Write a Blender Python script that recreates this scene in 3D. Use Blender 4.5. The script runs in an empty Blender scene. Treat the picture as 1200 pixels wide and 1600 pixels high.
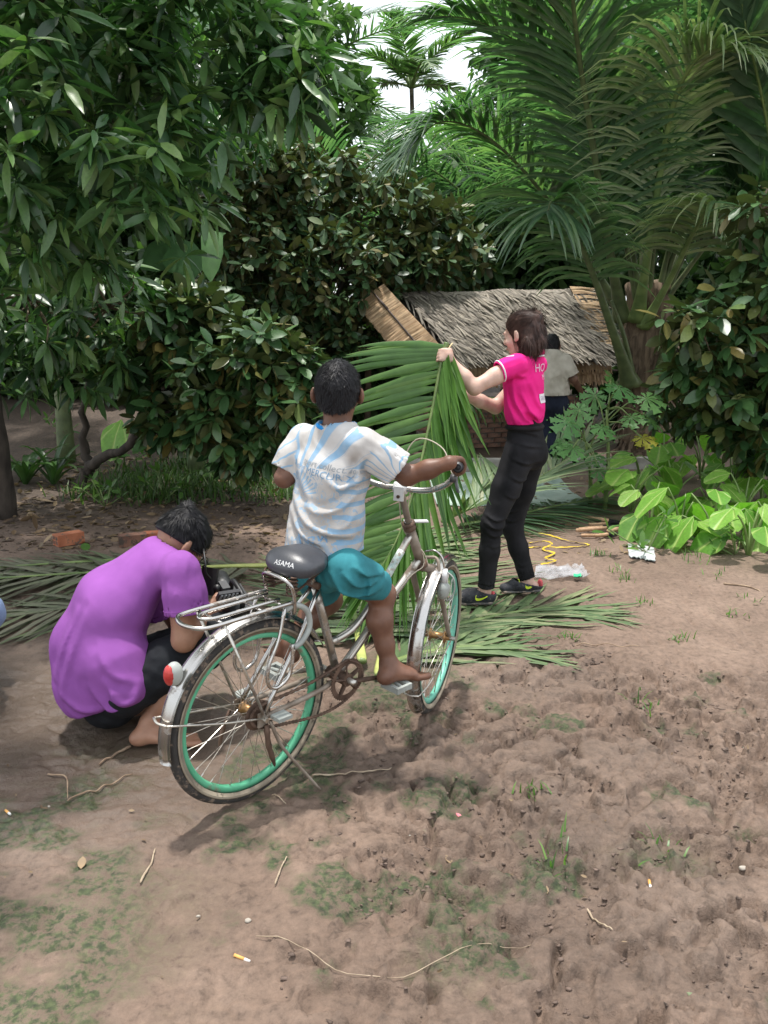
import bpy, math, random
import numpy as np
from mathutils import Vector, Matrix
from mathutils.bvhtree import BVHTree

SC = bpy.context.scene
COL = SC.collection
RNG = np.random.default_rng(7)
random.seed(7)
rad = math.radians

# ------------------------------------------------------------------ camera, sky, sun, exposure
PITCH, CAMH, FPX = rad(12.6), 1.55, 1340.0
cd = bpy.data.cameras.new('camera'); cam = bpy.data.objects.new('camera', cd); COL.objects.link(cam)
cam.location = (0, 0, CAMH); cam.rotation_euler = (rad(90) - PITCH, 0, 0)
cd.sensor_fit = 'VERTICAL'; cd.sensor_height = 36.0; cd.lens = 36.0 * FPX / 1600.0
cd.clip_start = 0.05; cd.clip_end = 400
SC.camera = cam
SUN_DIR = Vector((0.09, -0.11, -1.0)).normalized()          # the way the light travels
w = bpy.data.worlds.new('World'); SC.world = w; w.use_nodes = True
nt = w.node_tree; nt.nodes.clear()
sky = nt.nodes.new('ShaderNodeTexSky'); sky.sky_type = 'NISHITA'; sky.sun_disc = False
sky.sun_elevation = math.asin(-SUN_DIR.z); sky.sun_rotation = math.atan2(-SUN_DIR.x, -SUN_DIR.y)
sky.dust_density = 4.0; sky.air_density = 1.2
skys = nt.nodes.new('ShaderNodeMixRGB'); skys.blend_type = 'MIX'; skys.inputs[0].default_value = 0.72
skys.inputs[2].default_value = (8.6, 9.0, 9.3, 1)           # an even veil of bright cloud over the blue
bg = nt.nodes.new('ShaderNodeBackground'); bg.inputs[1].default_value = 0.13
wo = nt.nodes.new('ShaderNodeOutputWorld')
nt.links.new(sky.outputs[0], skys.inputs[1]); nt.links.new(skys.outputs[0], bg.inputs[0]); nt.links.new(bg.outputs[0], wo.inputs[0])
sl = bpy.data.lights.new('sun', 'SUN'); sl.energy = 3.1; sl.angle = rad(3.0); sl.color = (1, .965, .91)
so = bpy.data.objects.new('sun', sl); COL.objects.link(so); so.rotation_euler = SUN_DIR.to_track_quat('-Z', 'Y').to_euler()
so.location = (0, 3, 12)
SC.view_settings.view_transform = 'Standard'; SC.view_settings.look = 'None'
SC.view_settings.exposure = 0.70; SC.view_settings.gamma = 1.0
SC.cycles.max_bounces = 6; SC.cycles.transparent_max_bounces = 8
SC.cycles.use_denoising = True

# ------------------------------------------------------------------ helpers
A = lambda *v: np.array(v, dtype=float)
def nrm(v):
    v = np.asarray(v, float); return v / (np.linalg.norm(v, axis=-1, keepdims=True) + 1e-12)
def W(px, py, Y):
    a = (px - 600) / FPX; b = (800 - py) / FPX
    d = A(a, math.cos(PITCH) + b * math.sin(PITCH), -math.sin(PITCH) + b * math.cos(PITCH))
    return A(0, 0, CAMH) + d * (Y / d[1])
def G(px, py, z=0.0):
    a = (px - 600) / FPX; b = (800 - py) / FPX
    d = A(a, math.cos(PITCH) + b * math.sin(PITCH), -math.sin(PITCH) + b * math.cos(PITCH))
    return A(0, 0, CAMH) + d * ((z - CAMH) / d[2])
def proj(P):
    P = np.asarray(P, float); x, y, z = P[..., 0], P[..., 1], P[..., 2] - CAMH
    d = y * math.cos(PITCH) - z * math.sin(PITCH); v = z * math.cos(PITCH) + y * math.sin(PITCH)
    d = np.where(np.abs(d) < .01, .01, d)
    return 600 + FPX * x / d, 800 - FPX * v / d, d

def mesh(name, V, F, mat=None, smooth=False, var=None, attrs=None):
    V = np.ascontiguousarray(np.asarray(V, dtype=np.float32))
    me = bpy.data.meshes.new(name)
    if isinstance(F, np.ndarray):
        nf, k = F.shape
        me.vertices.add(len(V)); me.vertices.foreach_set('co', V.ravel())
        me.loops.add(nf * k); me.loops.foreach_set('vertex_index', F.astype(np.int32).ravel())
        me.polygons.add(nf)
        me.polygons.foreach_set('loop_start', np.arange(0, nf * k, k, dtype=np.int32))
        me.update(calc_edges=True)
    else:
        me.from_pydata(V.tolist(), [], F); me.update()
    if smooth: me.polygons.foreach_set('use_smooth', np.ones(len(me.polygons), dtype=bool))
    if var is not None:
        at = me.attributes.new('var', 'FLOAT', 'POINT'); at.data.foreach_set('value', np.asarray(var, np.float32))
    for k_, v_ in (attrs or {}).items():
        v_ = np.asarray(v_, np.float32)
        if v_.ndim == 1:
            at = me.attributes.new(k_, 'FLOAT', 'POINT'); at.data.foreach_set('value', v_)
        else:
            at = me.attributes.new(k_, 'FLOAT_VECTOR', 'POINT'); at.data.foreach_set('vector', v_.ravel())
    if mat is not None: me.materials.append(mat)
    return me
def link(name, me, parent=None):
    o = bpy.data.objects.new(name, me); COL.objects.link(o)
    if parent is not None: o.parent = parent
    return o
def tag(o, label=None, cat=None, group=None, kind=None):
    for k, v in (('label', label), ('category', cat), ('group', group), ('kind', kind)):
        if v: o[k] = v
    return o
ROOT = {}
def thing(name, loc, label, cat, group=None):
    o = bpy.data.objects.new(name, None); COL.objects.link(o); o.location = Vector(loc); o.empty_display_size = .1
    ROOT[o] = np.asarray(loc, float); tag(o, label, cat, group)
    return o
def base(o):
    while o.parent is not None: o = o.parent
    return ROOT.get(o, np.zeros(3))
def part(parent, name, V, F, mat, smooth=False, var=None, attrs=None, kind=None, label=None):
    """V in world space; the part hangs under a thing or under a part of it"""
    o = link(name, mesh(name, np.asarray(V, float) - base(parent), F, mat, smooth, var, attrs), parent)
    tag(o, label=label, kind=kind); return o
def solo(name, V, F, mat, label, cat, group=None, smooth=False, var=None, kind=None, attrs=None):
    V = np.asarray(V, float); c = A(V[:, 0].mean(), V[:, 1].mean(), V[:, 2].min())
    o = link(name, mesh(name, V - c, F, mat, smooth, var, attrs)); o.location = Vector(c); ROOT[o] = c
    tag(o, label, cat, group, kind); return o
class MB:
    """collects pieces of ONE part"""
    def __init__(s): s.V = []; s.F = []; s.n = 0; s.a = []
    def add(s, V, F, var=0.0):
        V = np.asarray(V, float)
        s.V.append(V); s.F += [tuple(int(i) + s.n for i in f) for f in F]; s.n += len(V); s.a.append(np.full(len(V), var)); return s
    def out(s): return np.concatenate(s.V), s.F
    def part(s, parent, name, mat, smooth=False, **k):
        V, F = s.out(); return part(parent, name, V, F, mat, smooth, var=np.concatenate(s.a), **k)
def frame_of(t):
    t = nrm(t); h = A(0, 0, 1) if abs(t[2]) < .9 else A(1, 0, 0)
    s = nrm(np.cross(t, h)); return s, np.cross(s, t)
def spline(P, n):
    P = np.asarray(P, float); m = len(P)
    if m == 2: return P[0] + (P[1] - P[0]) * np.linspace(0, 1, n)[:, None]
    Q = np.vstack([2 * P[0] - P[1], P, 2 * P[-1] - P[-2]])
    t = np.linspace(0, m - 1 - 1e-9, n); i = t.astype(int); f = (t - i)[:, None]
    a, b, c, d = Q[i], Q[i + 1], Q[i + 2], Q[i + 3]
    return .5 * (2 * b + (c - a) * f + (2 * a - 5 * b + 4 * c - d) * f ** 2 + (3 * b - a - 3 * c + d) * f ** 3)
def tube(P, r, n=8, cap=True, closed=False, flat=1.0):
    P = np.asarray(P, float); m = len(P); r = np.broadcast_to(np.asarray(r, float), (m,))
    if closed: T = nrm(np.roll(P, -1, 0) - np.roll(P, 1, 0))
    else: T = nrm(np.gradient(P, axis=0))
    s, u = frame_of(T[0]); V = []
    for i in range(m):
        s = nrm(s - T[i] * (s @ T[i])); u = np.cross(T[i], s)
        a = np.arange(n) * 2 * np.pi / n
        V.append(P[i] + r[i] * (np.cos(a)[:, None] * s + flat * np.sin(a)[:, None] * u))
    V = np.concatenate(V); F = []
    for i in range(m if closed else m - 1):
        j = (i + 1) % m
        for k in range(n):
            l = (k + 1) % n; F.append((i * n + k, i * n + l, j * n + l, j * n + k))
    if cap and not closed: F += [tuple(range(n - 1, -1, -1)), tuple(range((m - 1) * n, m * n))]
    return V, F
def boxm(c, sx, sy, sz, R=None):
    V = A([-1, -1, -1], [1, -1, -1], [1, 1, -1], [-1, 1, -1], [-1, -1, 1], [1, -1, 1], [1, 1, 1], [-1, 1, 1]) * A(sx, sy, sz) / 2
    if R is not None: V = V @ np.asarray(R).T
    return V + np.asarray(c), [(0, 3, 2, 1), (4, 5, 6, 7), (0, 1, 5, 4), (1, 2, 6, 5), (2, 3, 7, 6), (3, 0, 4, 7)]
def Rz(a): c, s = math.cos(a), math.sin(a); return A([c, -s, 0], [s, c, 0], [0, 0, 1])
def Rax(ax, a):
    return np.array(Matrix.Rotation(a, 3, Vector(ax)))
def lathe(prof, n=24, o=(0, 0, 0), ax=(0, 0, 1), closed=False):
    """prof: (radius, height) pairs round the axis ax"""
    ax = nrm(ax); s, u = frame_of(ax); V = []; F = []; m = len(prof)
    a = np.arange(n) * 2 * np.pi / n
    for r, h in prof: V.append(np.asarray(o) + ax * h + r * (np.cos(a)[:, None] * s + np.sin(a)[:, None] * u))
    for i in range(m if closed else m - 1):
        j = (i + 1) % m
        for k in range(n):
            l = (k + 1) % n; F.append((i * n + k, i * n + l, j * n + l, j * n + k))
    return np.concatenate(V), F

# smooth value noise
_H2 = RNG.random((256, 256)); _H3 = RNG.random((64, 64, 64)).astype(np.float32)
def noise2(x, y):
    xi = np.floor(x).astype(int); yi = np.floor(y).astype(int); fx = x - xi; fy = y - yi
    fx = fx * fx * (3 - 2 * fx); fy = fy * fy * (3 - 2 * fy)
    h = lambda i, j: _H2[i & 255, j & 255]
    return (h(xi, yi) * (1 - fx) + h(xi + 1, yi) * fx) * (1 - fy) + (h(xi, yi + 1) * (1 - fx) + h(xi + 1, yi + 1) * fx) * fy - .5
def fbm2(x, y, o=4):
    return sum(noise2(x * 2 ** i + 17 * i, y * 2 ** i + 31 * i) / 2 ** i for i in range(o))
def noise3(P):
    P = np.asarray(P, np.float32); I = np.floor(P).astype(np.int32); f = P - I; f = f * f * (3 - 2 * f)
    r = 0
    for dx in (0, 1):
        for dy in (0, 1):
            for dz in (0, 1):
                wgt = (f[:, 0] if dx else 1 - f[:, 0]) * (f[:, 1] if dy else 1 - f[:, 1]) * (f[:, 2] if dz else 1 - f[:, 2])
                r = r + wgt * _H3[(I[:, 0] + dx) & 63, (I[:, 1] + dy) & 63, (I[:, 2] + dz) & 63]
    return r - .5

# ------------------------------------------------------------------ materials
def newmat(name):
    m = bpy.data.materials.new(name); m.use_nodes = True; t = m.node_tree; t.nodes.clear()
    return m, t, (lambda typ, **k: _nd(t, typ, k)), t.links.new
def _nd(t, typ, k):
    n = t.nodes.new('ShaderNode' + typ)
    for a, b in k.items():
        if a.startswith('i_'): n.inputs[a[2:].replace('_', ' ')].default_value = b
        else: setattr(n, a, b)
    return n
c4 = lambda c: (c[0], c[1], c[2], 1)
def ramp(nd, fac, stops, lk):
    r = nd('ValToRGB'); e = r.color_ramp.elements
    while len(e) < len(stops): e.new(.5)
    for i, (p, c) in enumerate(stops): e[i].position = p; e[i].color = c4(c)
    lk(fac, r.inputs[0]); return r.outputs[0]
def M(name, col, rough=.6, metal=0, col2=None, scale=8, bump=0, bscale=60, spec=.5, var=.18, dirt=None, dirt_at=.58, stretch=(1, 1, 1), sheen=0, wrinkle=0):
    m, t, nd, lk = newmat(name)
    tc = nd('TexCoord'); mp = nd('Mapping'); mp.inputs['Scale'].default_value = stretch; lk(tc.outputs['Object'], mp.inputs[0])
    n = nd('TexNoise', i_Scale=scale, i_Detail=6); lk(mp.outputs[0], n.inputs['Vector'])
    lo = tuple(c * (1 - var) for c in col); hi = col2 or tuple(min(1, c * (1 + var)) for c in col)
    out = ramp(nd, n.outputs[0], [(.35, lo), (.65, hi)], lk)
    p = nd('BsdfPrincipled', i_Roughness=rough, i_Metallic=metal); p.inputs['Specular IOR Level'].default_value = spec
    if sheen: p.inputs['Sheen Weight'].default_value = sheen
    if dirt:
        n2 = nd('TexNoise', i_Scale=scale * 2.3, i_Detail=8, i_Roughness=.65); lk(tc.outputs['Object'], n2.inputs['Vector'])
        msk = ramp(nd, n2.outputs[0], [(dirt_at, (0, 0, 0)), (min(.99, dirt_at + .09), (1, 1, 1))], lk)
        mx = nd('MixRGB'); lk(msk, mx.inputs[0]); lk(out, mx.inputs[1]); mx.inputs[2].default_value = c4(dirt); out = mx.outputs[0]
        mr = nd('MixRGB'); lk(msk, mr.inputs[0]); mr.inputs[1].default_value = c4((rough,) * 3); mr.inputs[2].default_value = c4((.85,) * 3); lk(mr.outputs[0], p.inputs['Roughness'])
        if metal:
            mm = nd('Math', operation='SUBTRACT'); mm.inputs[0].default_value = metal; mm.use_clamp = True; lk(msk, mm.inputs[1]); lk(mm.outputs[0], p.inputs['Metallic'])
    lk(out, p.inputs['Base Color'])
    if bump:
        nb = nd('TexNoise', i_Scale=bscale, i_Detail=4); lk(mp.outputs[0], nb.inputs['Vector'])
        b = nd('Bump', i_Strength=bump, i_Distance=.004); lk(nb.outputs[0], b.inputs['Height']); last = b
        if wrinkle:
            mw = nd('Mapping'); mw.inputs['Rotation'].default_value = (.3, .6, .2); mw.inputs['Scale'].default_value = (1, .8, .38); lk(tc.outputs['Object'], mw.inputs[0])
            nw = nd('TexNoise', i_Scale=15, i_Detail=4, i_Roughness=.55, i_Distortion=.8); nw.noise_type = 'RIDGED_MULTIFRACTAL'; lk(mw.outputs[0], nw.inputs['Vector']); last = nd('Bump', i_Strength=wrinkle, i_Distance=.012); lk(nw.outputs[0], last.inputs['Height']); lk(b.outputs[0], last.inputs['Normal'])
        lk(last.outputs[0], p.inputs['Normal'])
    o = nd('OutputMaterial'); lk(p.outputs[0], o.inputs[0]); return m
def leafmat(name, cols, back=None, rough=.35, transl=.22, spec=.5, vein=None):
    """cols: dark, mid, light; a share of light passes through the blade"""
    m, t, nd, lk = newmat(name)
    at = nd('Attribute', attribute_name='var'); oi = nd('ObjectInfo')
    ad = nd('Math', operation='ADD'); lk(at.outputs['Fac'], ad.inputs[0]); lk(oi.outputs['Random'], ad.inputs[1])
    fr = nd('Math', operation='FRACT'); lk(ad.outputs[0], fr.inputs[0])
    st = [(i / (len(cols) - 1), c) for i, c in enumerate(cols)]
    out = ramp(nd, fr.outputs[0], st, lk)
    tc = nd('TexCoord'); n = nd('TexNoise', i_Scale=14, i_Detail=3); lk(tc.outputs['Object'], n.inputs['Vector'])
    mv = nd('MixRGB', blend_type='MULTIPLY'); mv.inputs[0].default_value = .5; lk(out, mv.inputs[1])
    lk(ramp(nd, n.outputs[0], [(.3, (.6, .6, .6)), (.7, (1.25, 1.2, 1.1))], lk), mv.inputs[2]); out = mv.outputs[0]
    if back:
        ge = nd('NewGeometry'); mb = nd('MixRGB'); lk(ge.outputs['Backfacing'], mb.inputs[0]); lk(out, mb.inputs[1]); mb.inputs[2].default_value = c4(back); out = mb.outputs[0]
    p = nd('BsdfPrincipled', i_Roughness=rough); p.inputs['Specular IOR Level'].default_value = spec; lk(out, p.inputs['Base Color'])
    tr = nd('BsdfTranslucent'); mt = nd('MixRGB', blend_type='MULTIPLY'); mt.inputs[0].default_value = 1; lk(out, mt.inputs[1]); mt.inputs[2].default_value = (1.3, 1.8, .7, 1); lk(mt.outputs[0], tr.inputs[0])
    mx = nd('MixShader'); mx.inputs[0].default_value = transl; lk(p.outputs[0], mx.inputs[1]); lk(tr.outputs[0], mx.inputs[2])
    o = nd('OutputMaterial'); lk(mx.outputs[0], o.inputs[0]); return m

# ------------------------------------------------------------------ distance-field bodies
class Grp:
    """a smooth union of tapered bones, cut by planes"""
    def __init__(s, k=.02): s.p = []; s.k = k; s.cuts = []; s.hollow = []; s.disp = None; s.carve = []
    def cone(s, a, b, ra, rb, k=None): s.p.append(('c', np.asarray(a, float), np.asarray(b, float), ra, rb, k or s.k)); return s
    def chain(s, pts, rs, k=None):
        for i in range(len(pts) - 1): s.cone(pts[i], pts[i + 1], rs[i], rs[i + 1], k)
        return s
    def ell(s, a, b, side, ra, rb, k=None):
        """cross-section an ellipse: ra, rb = (half width along side, half depth)"""
        a = np.asarray(a, float); b = np.asarray(b, float); t = nrm(b - a); sd = nrm(np.asarray(side, float) - t * (np.asarray(side, float) @ t))
        s.p.append(('e', a, b, sd, np.cross(t, sd), ra, rb, k or s.k)); return s
    def ball(s, c, r, R=None, k=None):
        s.p.append(('b', np.asarray(c, float), np.asarray(r, float), np.eye(3) if R is None else np.asarray(R, float), k or s.k)); return s
    def cut(s, p, n, hollow=.008, depth=.05): s.cuts.append((np.asarray(p, float), nrm(n), hollow, depth)); return s
    def __call__(s, P, cull=None):
        d = None
        for q in s.p:
            if cull is not None:
                if q[0] == 'b': lo_ = hi_ = q[1]; rm = q[2].max()
                else: lo_, hi_ = np.minimum(q[1], q[2]), np.maximum(q[1], q[2]); rm = max(q[3], q[4]) if q[0] == 'c' else max(max(q[5]), max(q[6]))
                gap = np.maximum(0, np.maximum(lo_ - cull[1], cull[0] - hi_))
                if (gap * gap).sum() > (rm + .13) ** 2: continue
            if q[0] == 'c':
                _, a, b, ra, rb, k = q; ab = b - a; t = np.clip(((P - a) @ ab) / (ab @ ab + 1e-9), 0, 1)
                e = np.linalg.norm(P - a - t[:, None] * ab, axis=1) - (ra + (rb - ra) * t)
            elif q[0] == 'e':
                _, a, b, s1, s2, ra, rb, k = q; ab = b - a; t = np.clip(((P - a) @ ab) / (ab @ ab + 1e-9), 0, 1)
                r = P - a - t[:, None] * ab; a1 = ra[0] + (rb[0] - ra[0]) * t; a2 = ra[1] + (rb[1] - ra[1]) * t
                T = nrm(ab); mn = np.minimum(a1, a2)
                e = (np.sqrt((r @ s1 / a1) ** 2 + (r @ s2 / a2) ** 2 + (r @ T / mn) ** 2) - 1) * mn
            else:
                _, c, rr, R, k = q; l = (P - c) @ R
                k0 = np.sqrt(((l / rr) ** 2).sum(1)); k1 = np.sqrt(((l / rr ** 2) ** 2).sum(1)) + 1e-9
                e = k0 * (k0 - 1) / k1
            if d is None: d = e
            else:
                h = np.clip(.5 + .5 * (d - e) / k, 0, 1); d = d * (1 - h) + e * h - k * h * (1 - h)
        if d is None: return np.full(len(P), .3, np.float32)
        if s.disp is not None: d = d + s.disp(P)
        d0 = d
        for (a, b, r) in s.carve:
            ab = b - a; t = np.clip(((P - a) @ ab) / (ab @ ab + 1e-9), 0, 1); d = np.maximum(d, r - np.linalg.norm(P - a - t[:, None] * ab, axis=1))
        for (p, n, ho, de) in s.cuts:
            pl = (P - p) @ n; d = np.maximum(d, pl)
            if ho: d = np.maximum(d, -np.maximum(d0 + ho, -pl - de))
        return d
def union(groups, k=.01):
    def f(P, cull=None):
        d = groups[0](P, cull)
        for g in groups[1:]:
            e = g(P, cull); h = np.clip(.5 + .5 * (d - e) / k, 0, 1); d = d * (1 - h) + e * h - k * h * (1 - h)
        return d
    return f
def bounds(groups, pad=.06):
    pts = []
    for g in groups:
        for q in g.p:
            if q[0] == 'c':
                for c, r in ((q[1], q[3]), (q[2], q[4])): pts += [c - r, c + r]
            elif q[0] == 'e':
                for c, r in ((q[1], max(q[5])), (q[2], max(q[6]))): pts += [c - r, c + r]
            else: pts += [q[1] - q[2].max(), q[1] + q[2].max()]
    pts = np.array(pts); return pts.min(0) - pad, pts.max(0) + pad
_CO = np.array([(i, j, k) for i in (0, 1) for j in (0, 1) for k in (0, 1)])
_ED = [(a, b) for a in range(8) for b in range(a + 1, 8) if np.abs(_CO[a] - _CO[b]).sum() == 1]
def grow(groups, h=.006, k=.01, smooth=2, pad=.04):
    fn = union(groups, k); lo, hi = bounds(groups, pad); B = 6
    nb = np.ceil((hi - lo) / (h * B)).astype(int); n = nb * B
    ctr = (np.stack(np.meshgrid(*[np.arange(m) for m in nb], indexing='ij'), -1).reshape(-1, 3) * B + (B - 1) / 2) * h + lo
    dc = fn(ctr); D = np.repeat(np.repeat(np.repeat(dc.reshape(nb), B, 0), B, 1), B, 2).astype(np.float32)
    act = np.where(np.abs(dc) < h * B * 1.0 + .012)[0]
    bi = np.stack(np.unravel_index(act, nb), -1) * B
    off = np.stack(np.meshgrid(*[np.arange(B)] * 3, indexing='ij'), -1).reshape(-1, 3)
    idx = (bi[:, None, :] + off[None]).reshape(-1, 3)
    vals = []
    for c in np.array_split(bi, max(1, len(bi) // 40)):
        q = (c[:, None, :] + off[None]).reshape(-1, 3) * h + lo; vals.append(fn(q, (q.min(0), q.max(0))))
    vals = np.concatenate(vals)
    D[idx[:, 0], idx[:, 1], idx[:, 2]] = vals
    S = D < 0
    c8 = [S[i:n[0] - 1 + i, j:n[1] - 1 + j, l:n[2] - 1 + l] for i, j, l in _CO]
    cnt = sum(c.astype(np.int8) for c in c8); cells = np.stack(np.where((cnt > 0) & (cnt < 8)), -1)
    cid = -np.ones(n, np.int32); cid[cells[:, 0], cells[:, 1], cells[:, 2]] = np.arange(len(cells))
    cv = np.stack([D[cells[:, 0] + i, cells[:, 1] + j, cells[:, 2] + l] for i, j, l in _CO], -1)
    acc = np.zeros((len(cells), 3)); num = np.zeros(len(cells))
    for a, b in _ED:
        m = (cv[:, a] < 0) != (cv[:, b] < 0); t = cv[m, a] / (cv[m, a] - cv[m, b])
        acc[m] += _CO[a] + t[:, None] * (_CO[b] - _CO[a]); num[m] += 1
    V = (cells + acc / num[:, None]) * h + lo; F = []
    for ax in range(3):
        o1, o2 = (ax + 1) % 3, (ax + 2) % 3
        s0 = [slice(None)] * 3; s1 = [slice(None)] * 3; s0[ax] = slice(0, -1); s1[ax] = slice(1, None)
        a, b = S[tuple(s0)], S[tuple(s1)]; e = np.stack(np.where(a != b), -1)
        e = e[(e[:, o1] > 0) & (e[:, o2] > 0)]
        u1 = np.zeros(3, int); u1[o1] = 1; u2 = np.zeros(3, int); u2[o2] = 1
        g = lambda q: cid[q[:, 0], q[:, 1], q[:, 2]]
        q = np.stack([g(e - u1 - u2), g(e - u2), g(e), g(e - u1)], -1); fl = ~a[e[:, 0], e[:, 1], e[:, 2]]
        q[fl] = q[fl][:, ::-1]; F.append(q[(q >= 0).all(1)])
    F = np.concatenate(F)
    E = np.concatenate([F[:, [0, 1]], F[:, [1, 2]], F[:, [2, 3]], F[:, [3, 0]]])
    for _ in range(smooth):
        s_ = np.stack([np.bincount(E[:, 0], V[E[:, 1], c], len(V)) + np.bincount(E[:, 1], V[E[:, 0], c], len(V)) for c in range(3)], -1)
        k_ = np.bincount(E[:, 0], minlength=len(V)) + np.bincount(E[:, 1], minlength=len(V)); V = .5 * V + .5 * s_ / np.maximum(k_, 1)[:, None]
    return V, F
def folds(dr, across, along, amp, seed=0.0):
    """creases that run along dr"""
    t = nrm(dr); s, u = frame_of(t); Q = np.stack([s * across, u * across, t * along], -1)
    def f(P):
        q = P @ Q + seed; q = q + .5 * noise3(q * .6 + 3)[:, None]; r1 = np.clip(1 - np.abs(2.6 * noise3(q)), 0, 1); r2 = np.clip(1 - np.abs(2.6 * noise3(q * 1.9 + 9)), 0, 1)
        return amp * (.30 - .80 * r1 * r1 - .28 * r2 * r2)
    return f
def creases(Yd, lines, w0=.012, amp=.010):
    """drawn folds: ridges along hand-placed lines (x, z at depth Yd), each with a hollow beside it"""
    L_ = []
    for ln in lines:
        k = ln[1] if isinstance(ln[1], (int, float)) else 1.0; pts = spline([W(*q, Yd)[[0, 2]] @ A([1, 0, 0], [0, 0, 1]) for q in ln[0]], 9)[:, [0, 2]]; L_.append((pts, k))
    def f(P):
        q = P[:, [0, 2]]; d = np.zeros(len(P))
        for pts, k in L_:
            bd = np.full(len(P), 9.); sg = np.zeros(len(P)); tt = np.zeros(len(P)); m = len(pts) - 1
            for i in range(m):
                a, b = pts[i], pts[i + 1]; ab = b - a; t = np.clip((q - a) @ ab / (ab @ ab + 1e-9), 0, 1); r = q - a - t[:, None] * ab; e = np.sqrt((r * r).sum(1)); u = e < bd
                bd = np.where(u, e, bd); sg = np.where(u, np.sign(r[:, 0] * ab[1] - r[:, 1] * ab[0]), sg); tt = np.where(u, (i + t) / m, tt)
            fade = np.sin(np.pi * np.clip(tt * .9 + .05, 0, 1)) ** .6; s = bd * sg
            d += amp * k * fade * (-np.exp(-(s / w0) ** 2) + .75 * np.exp(-((s - 1.9 * w0) / (1.2 * w0)) ** 2))
        return d
    return f
def hair_strands(V, F, N, length, sag, lift=.5, width=.0012, seg=3, mask=None, dirf=None, jit=.14):
    """thin blades rooted on a grown surface"""
    tri = F[:, :3]; fc = V[F].mean(1); fn = nrm(np.cross(V[F[:, 1]] - V[F[:, 0]], V[F[:, 2]] - V[F[:, 0]]))
    ok = np.arange(len(F)) if mask is None else np.where(mask(fc))[0]
    i = RNG.choice(ok, N); p = fc[i] + RNG.normal(size=(N, 3)) * .002; nn = fn[i]
    d0 = np.broadcast_to(A(0, 0, -1), nn.shape) if dirf is None else dirf(p)
    tg = nrm(d0 - nn * (d0 * nn).sum(1)[:, None]); d = nrm(tg * (1 - lift) + nn * lift + RNG.normal(size=(N, 3)) * jit)
    wv = nrm(np.cross(d, nn)) * width; L = length * (.6 + .7 * RNG.random(N))
    Vs = []; q = p.copy()
    for s in range(seg + 1):
        wf = 1 - s / seg * .8; Vs += [q - wv * wf, q + wv * wf]
        q = q + d * (L / seg)[:, None]; d = nrm(d + A(0, 0, -sag) / seg - nn * .12 / seg)
    Vs = np.stack(Vs, 1).reshape(-1, 3); b = np.arange(N)[:, None, None] * (2 * (seg + 1))
    f = np.array([[2 * s, 2 * s + 1, 2 * s + 3, 2 * s + 2] for s in range(seg)])[None]
    return Vs, (b + f).reshape(-1, 4)
# ------------------------------------------------------------------ ground
def gmacro(x, y):
    """lie of the land: flat yard, a bank at the far left"""
    b = np.clip((y - 8.4) / 4.0, 0, 1) * np.clip((-x - 1.0) / 2.0, 0, 1)
    far = np.clip((y - 13) / 12, 0, 1)
    return .45 * b * b * (3 - 2 * b) + .25 * far + .012 * noise2(x * .9 + 3, y * .9) * np.clip(np.abs(y - 3) / 3, 0, 1)
def axis(lo, f0, f1, hi, st, g):
    a = list(np.arange(f0, f1, st)); s = st
    while a[-1] < hi: s *= g; a.append(a[-1] + s)
    s = st
    while a[0] > lo: s *= g; a.insert(0, a[0] - s)
    return np.array(a)
gx = axis(-60, -1.55, 1.85, 60, .0090, 1.11); gy = axis(-25, 1.45, 3.6, 110, .0090, 1.065)
X, Y = np.meshgrid(gx, gy, indexing='ij')
Zm = gmacro(X, Y); Z = Zm.copy()
sm = lambda a, lo, hi: (lambda t: t * t * (3 - 2 * t))(np.clip((a - lo) / (hi - lo), 0, 1))
trod = sm(X + .18 * (Y - 2.6) + .35 * fbm2(X * 1.1, Y * 1.1, 3), -.60, .02) * (1 - sm(Y + .5 * fbm2(X * 1.3 + 5, Y * 1.3, 2), 3.2, 4.2)) * (1 - sm(X, 2.4, 3.2))
trod = np.maximum(trod, .28 * (1 - sm(Y, 5.5, 7)))
fine = (1 - sm(Y, 5, 8))
Z += fine * (.018 * fbm2(X * 2.2, Y * 2.2, 3) + .006 * fbm2(X * 11, Y * 11, 3))
wx, wy = X + .03 * fbm2(X * 9, Y * 9, 2), Y + .03 * fbm2(X * 9 + 40, Y * 9, 2)
# broken crust: plateaus with ragged edges, clods and pits
def crust(f, ox, amp, edge, thr=0.0):
    n_ = fbm2(wx * f + ox, wy * f + ox * .7, 4) + .10 * fbm2(X * f * 6, Y * f * 6, 2); return amp * sm(n_, thr - edge, thr + edge)
def saw(f, ox, k, amp):
    n_ = k * (fbm2((X + .05 * fbm2(X * 5, Y * 5, 2)) * f + ox, (Y + .05 * fbm2(X * 5 + 8, Y * 5, 2)) * f - ox, 3) + .035 * fbm2(X * 40, Y * 40, 2)); fr_ = n_ - np.floor(n_); m_ = sm(fbm2(X * 2.3 + ox * 2, Y * 2.3, 3), -.10, .16); return amp * m_ * (fr_ ** 1.6)
REL = (crust(4.2, 3., .026, .030) + crust(6.5, 21., .022, .026, .12) - crust(7.5, 47., .032, .03, .22) + crust(13, 61., .014, .035, .05) - crust(14, 83., .020, .03, .18) + saw(2.1, 13., 3.2, .034) + saw(3.6, 57., 3.0, .026))
wob2 = .018 * fbm2(X * 24 + 9, Y * 24, 2)
def crack(f, ox, wid, dep):
    n_ = fbm2((wx + wob2) * f + ox, (wy + wob2) * f - ox, 3); m_ = sm(fbm2(X * 4.5 + ox, Y * 4.5 + 3, 3), .02, .20); return dep * m_ * np.exp(-(n_ / wid) ** 2)
CRK = crack(2.3, 5., .042, .06) + crack(3.4, 33., .055, .06) + crack(5.2, 71., .075, .05) + crack(6.1, 15., .08, .05) + crack(9., 51., .11, .034)
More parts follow.
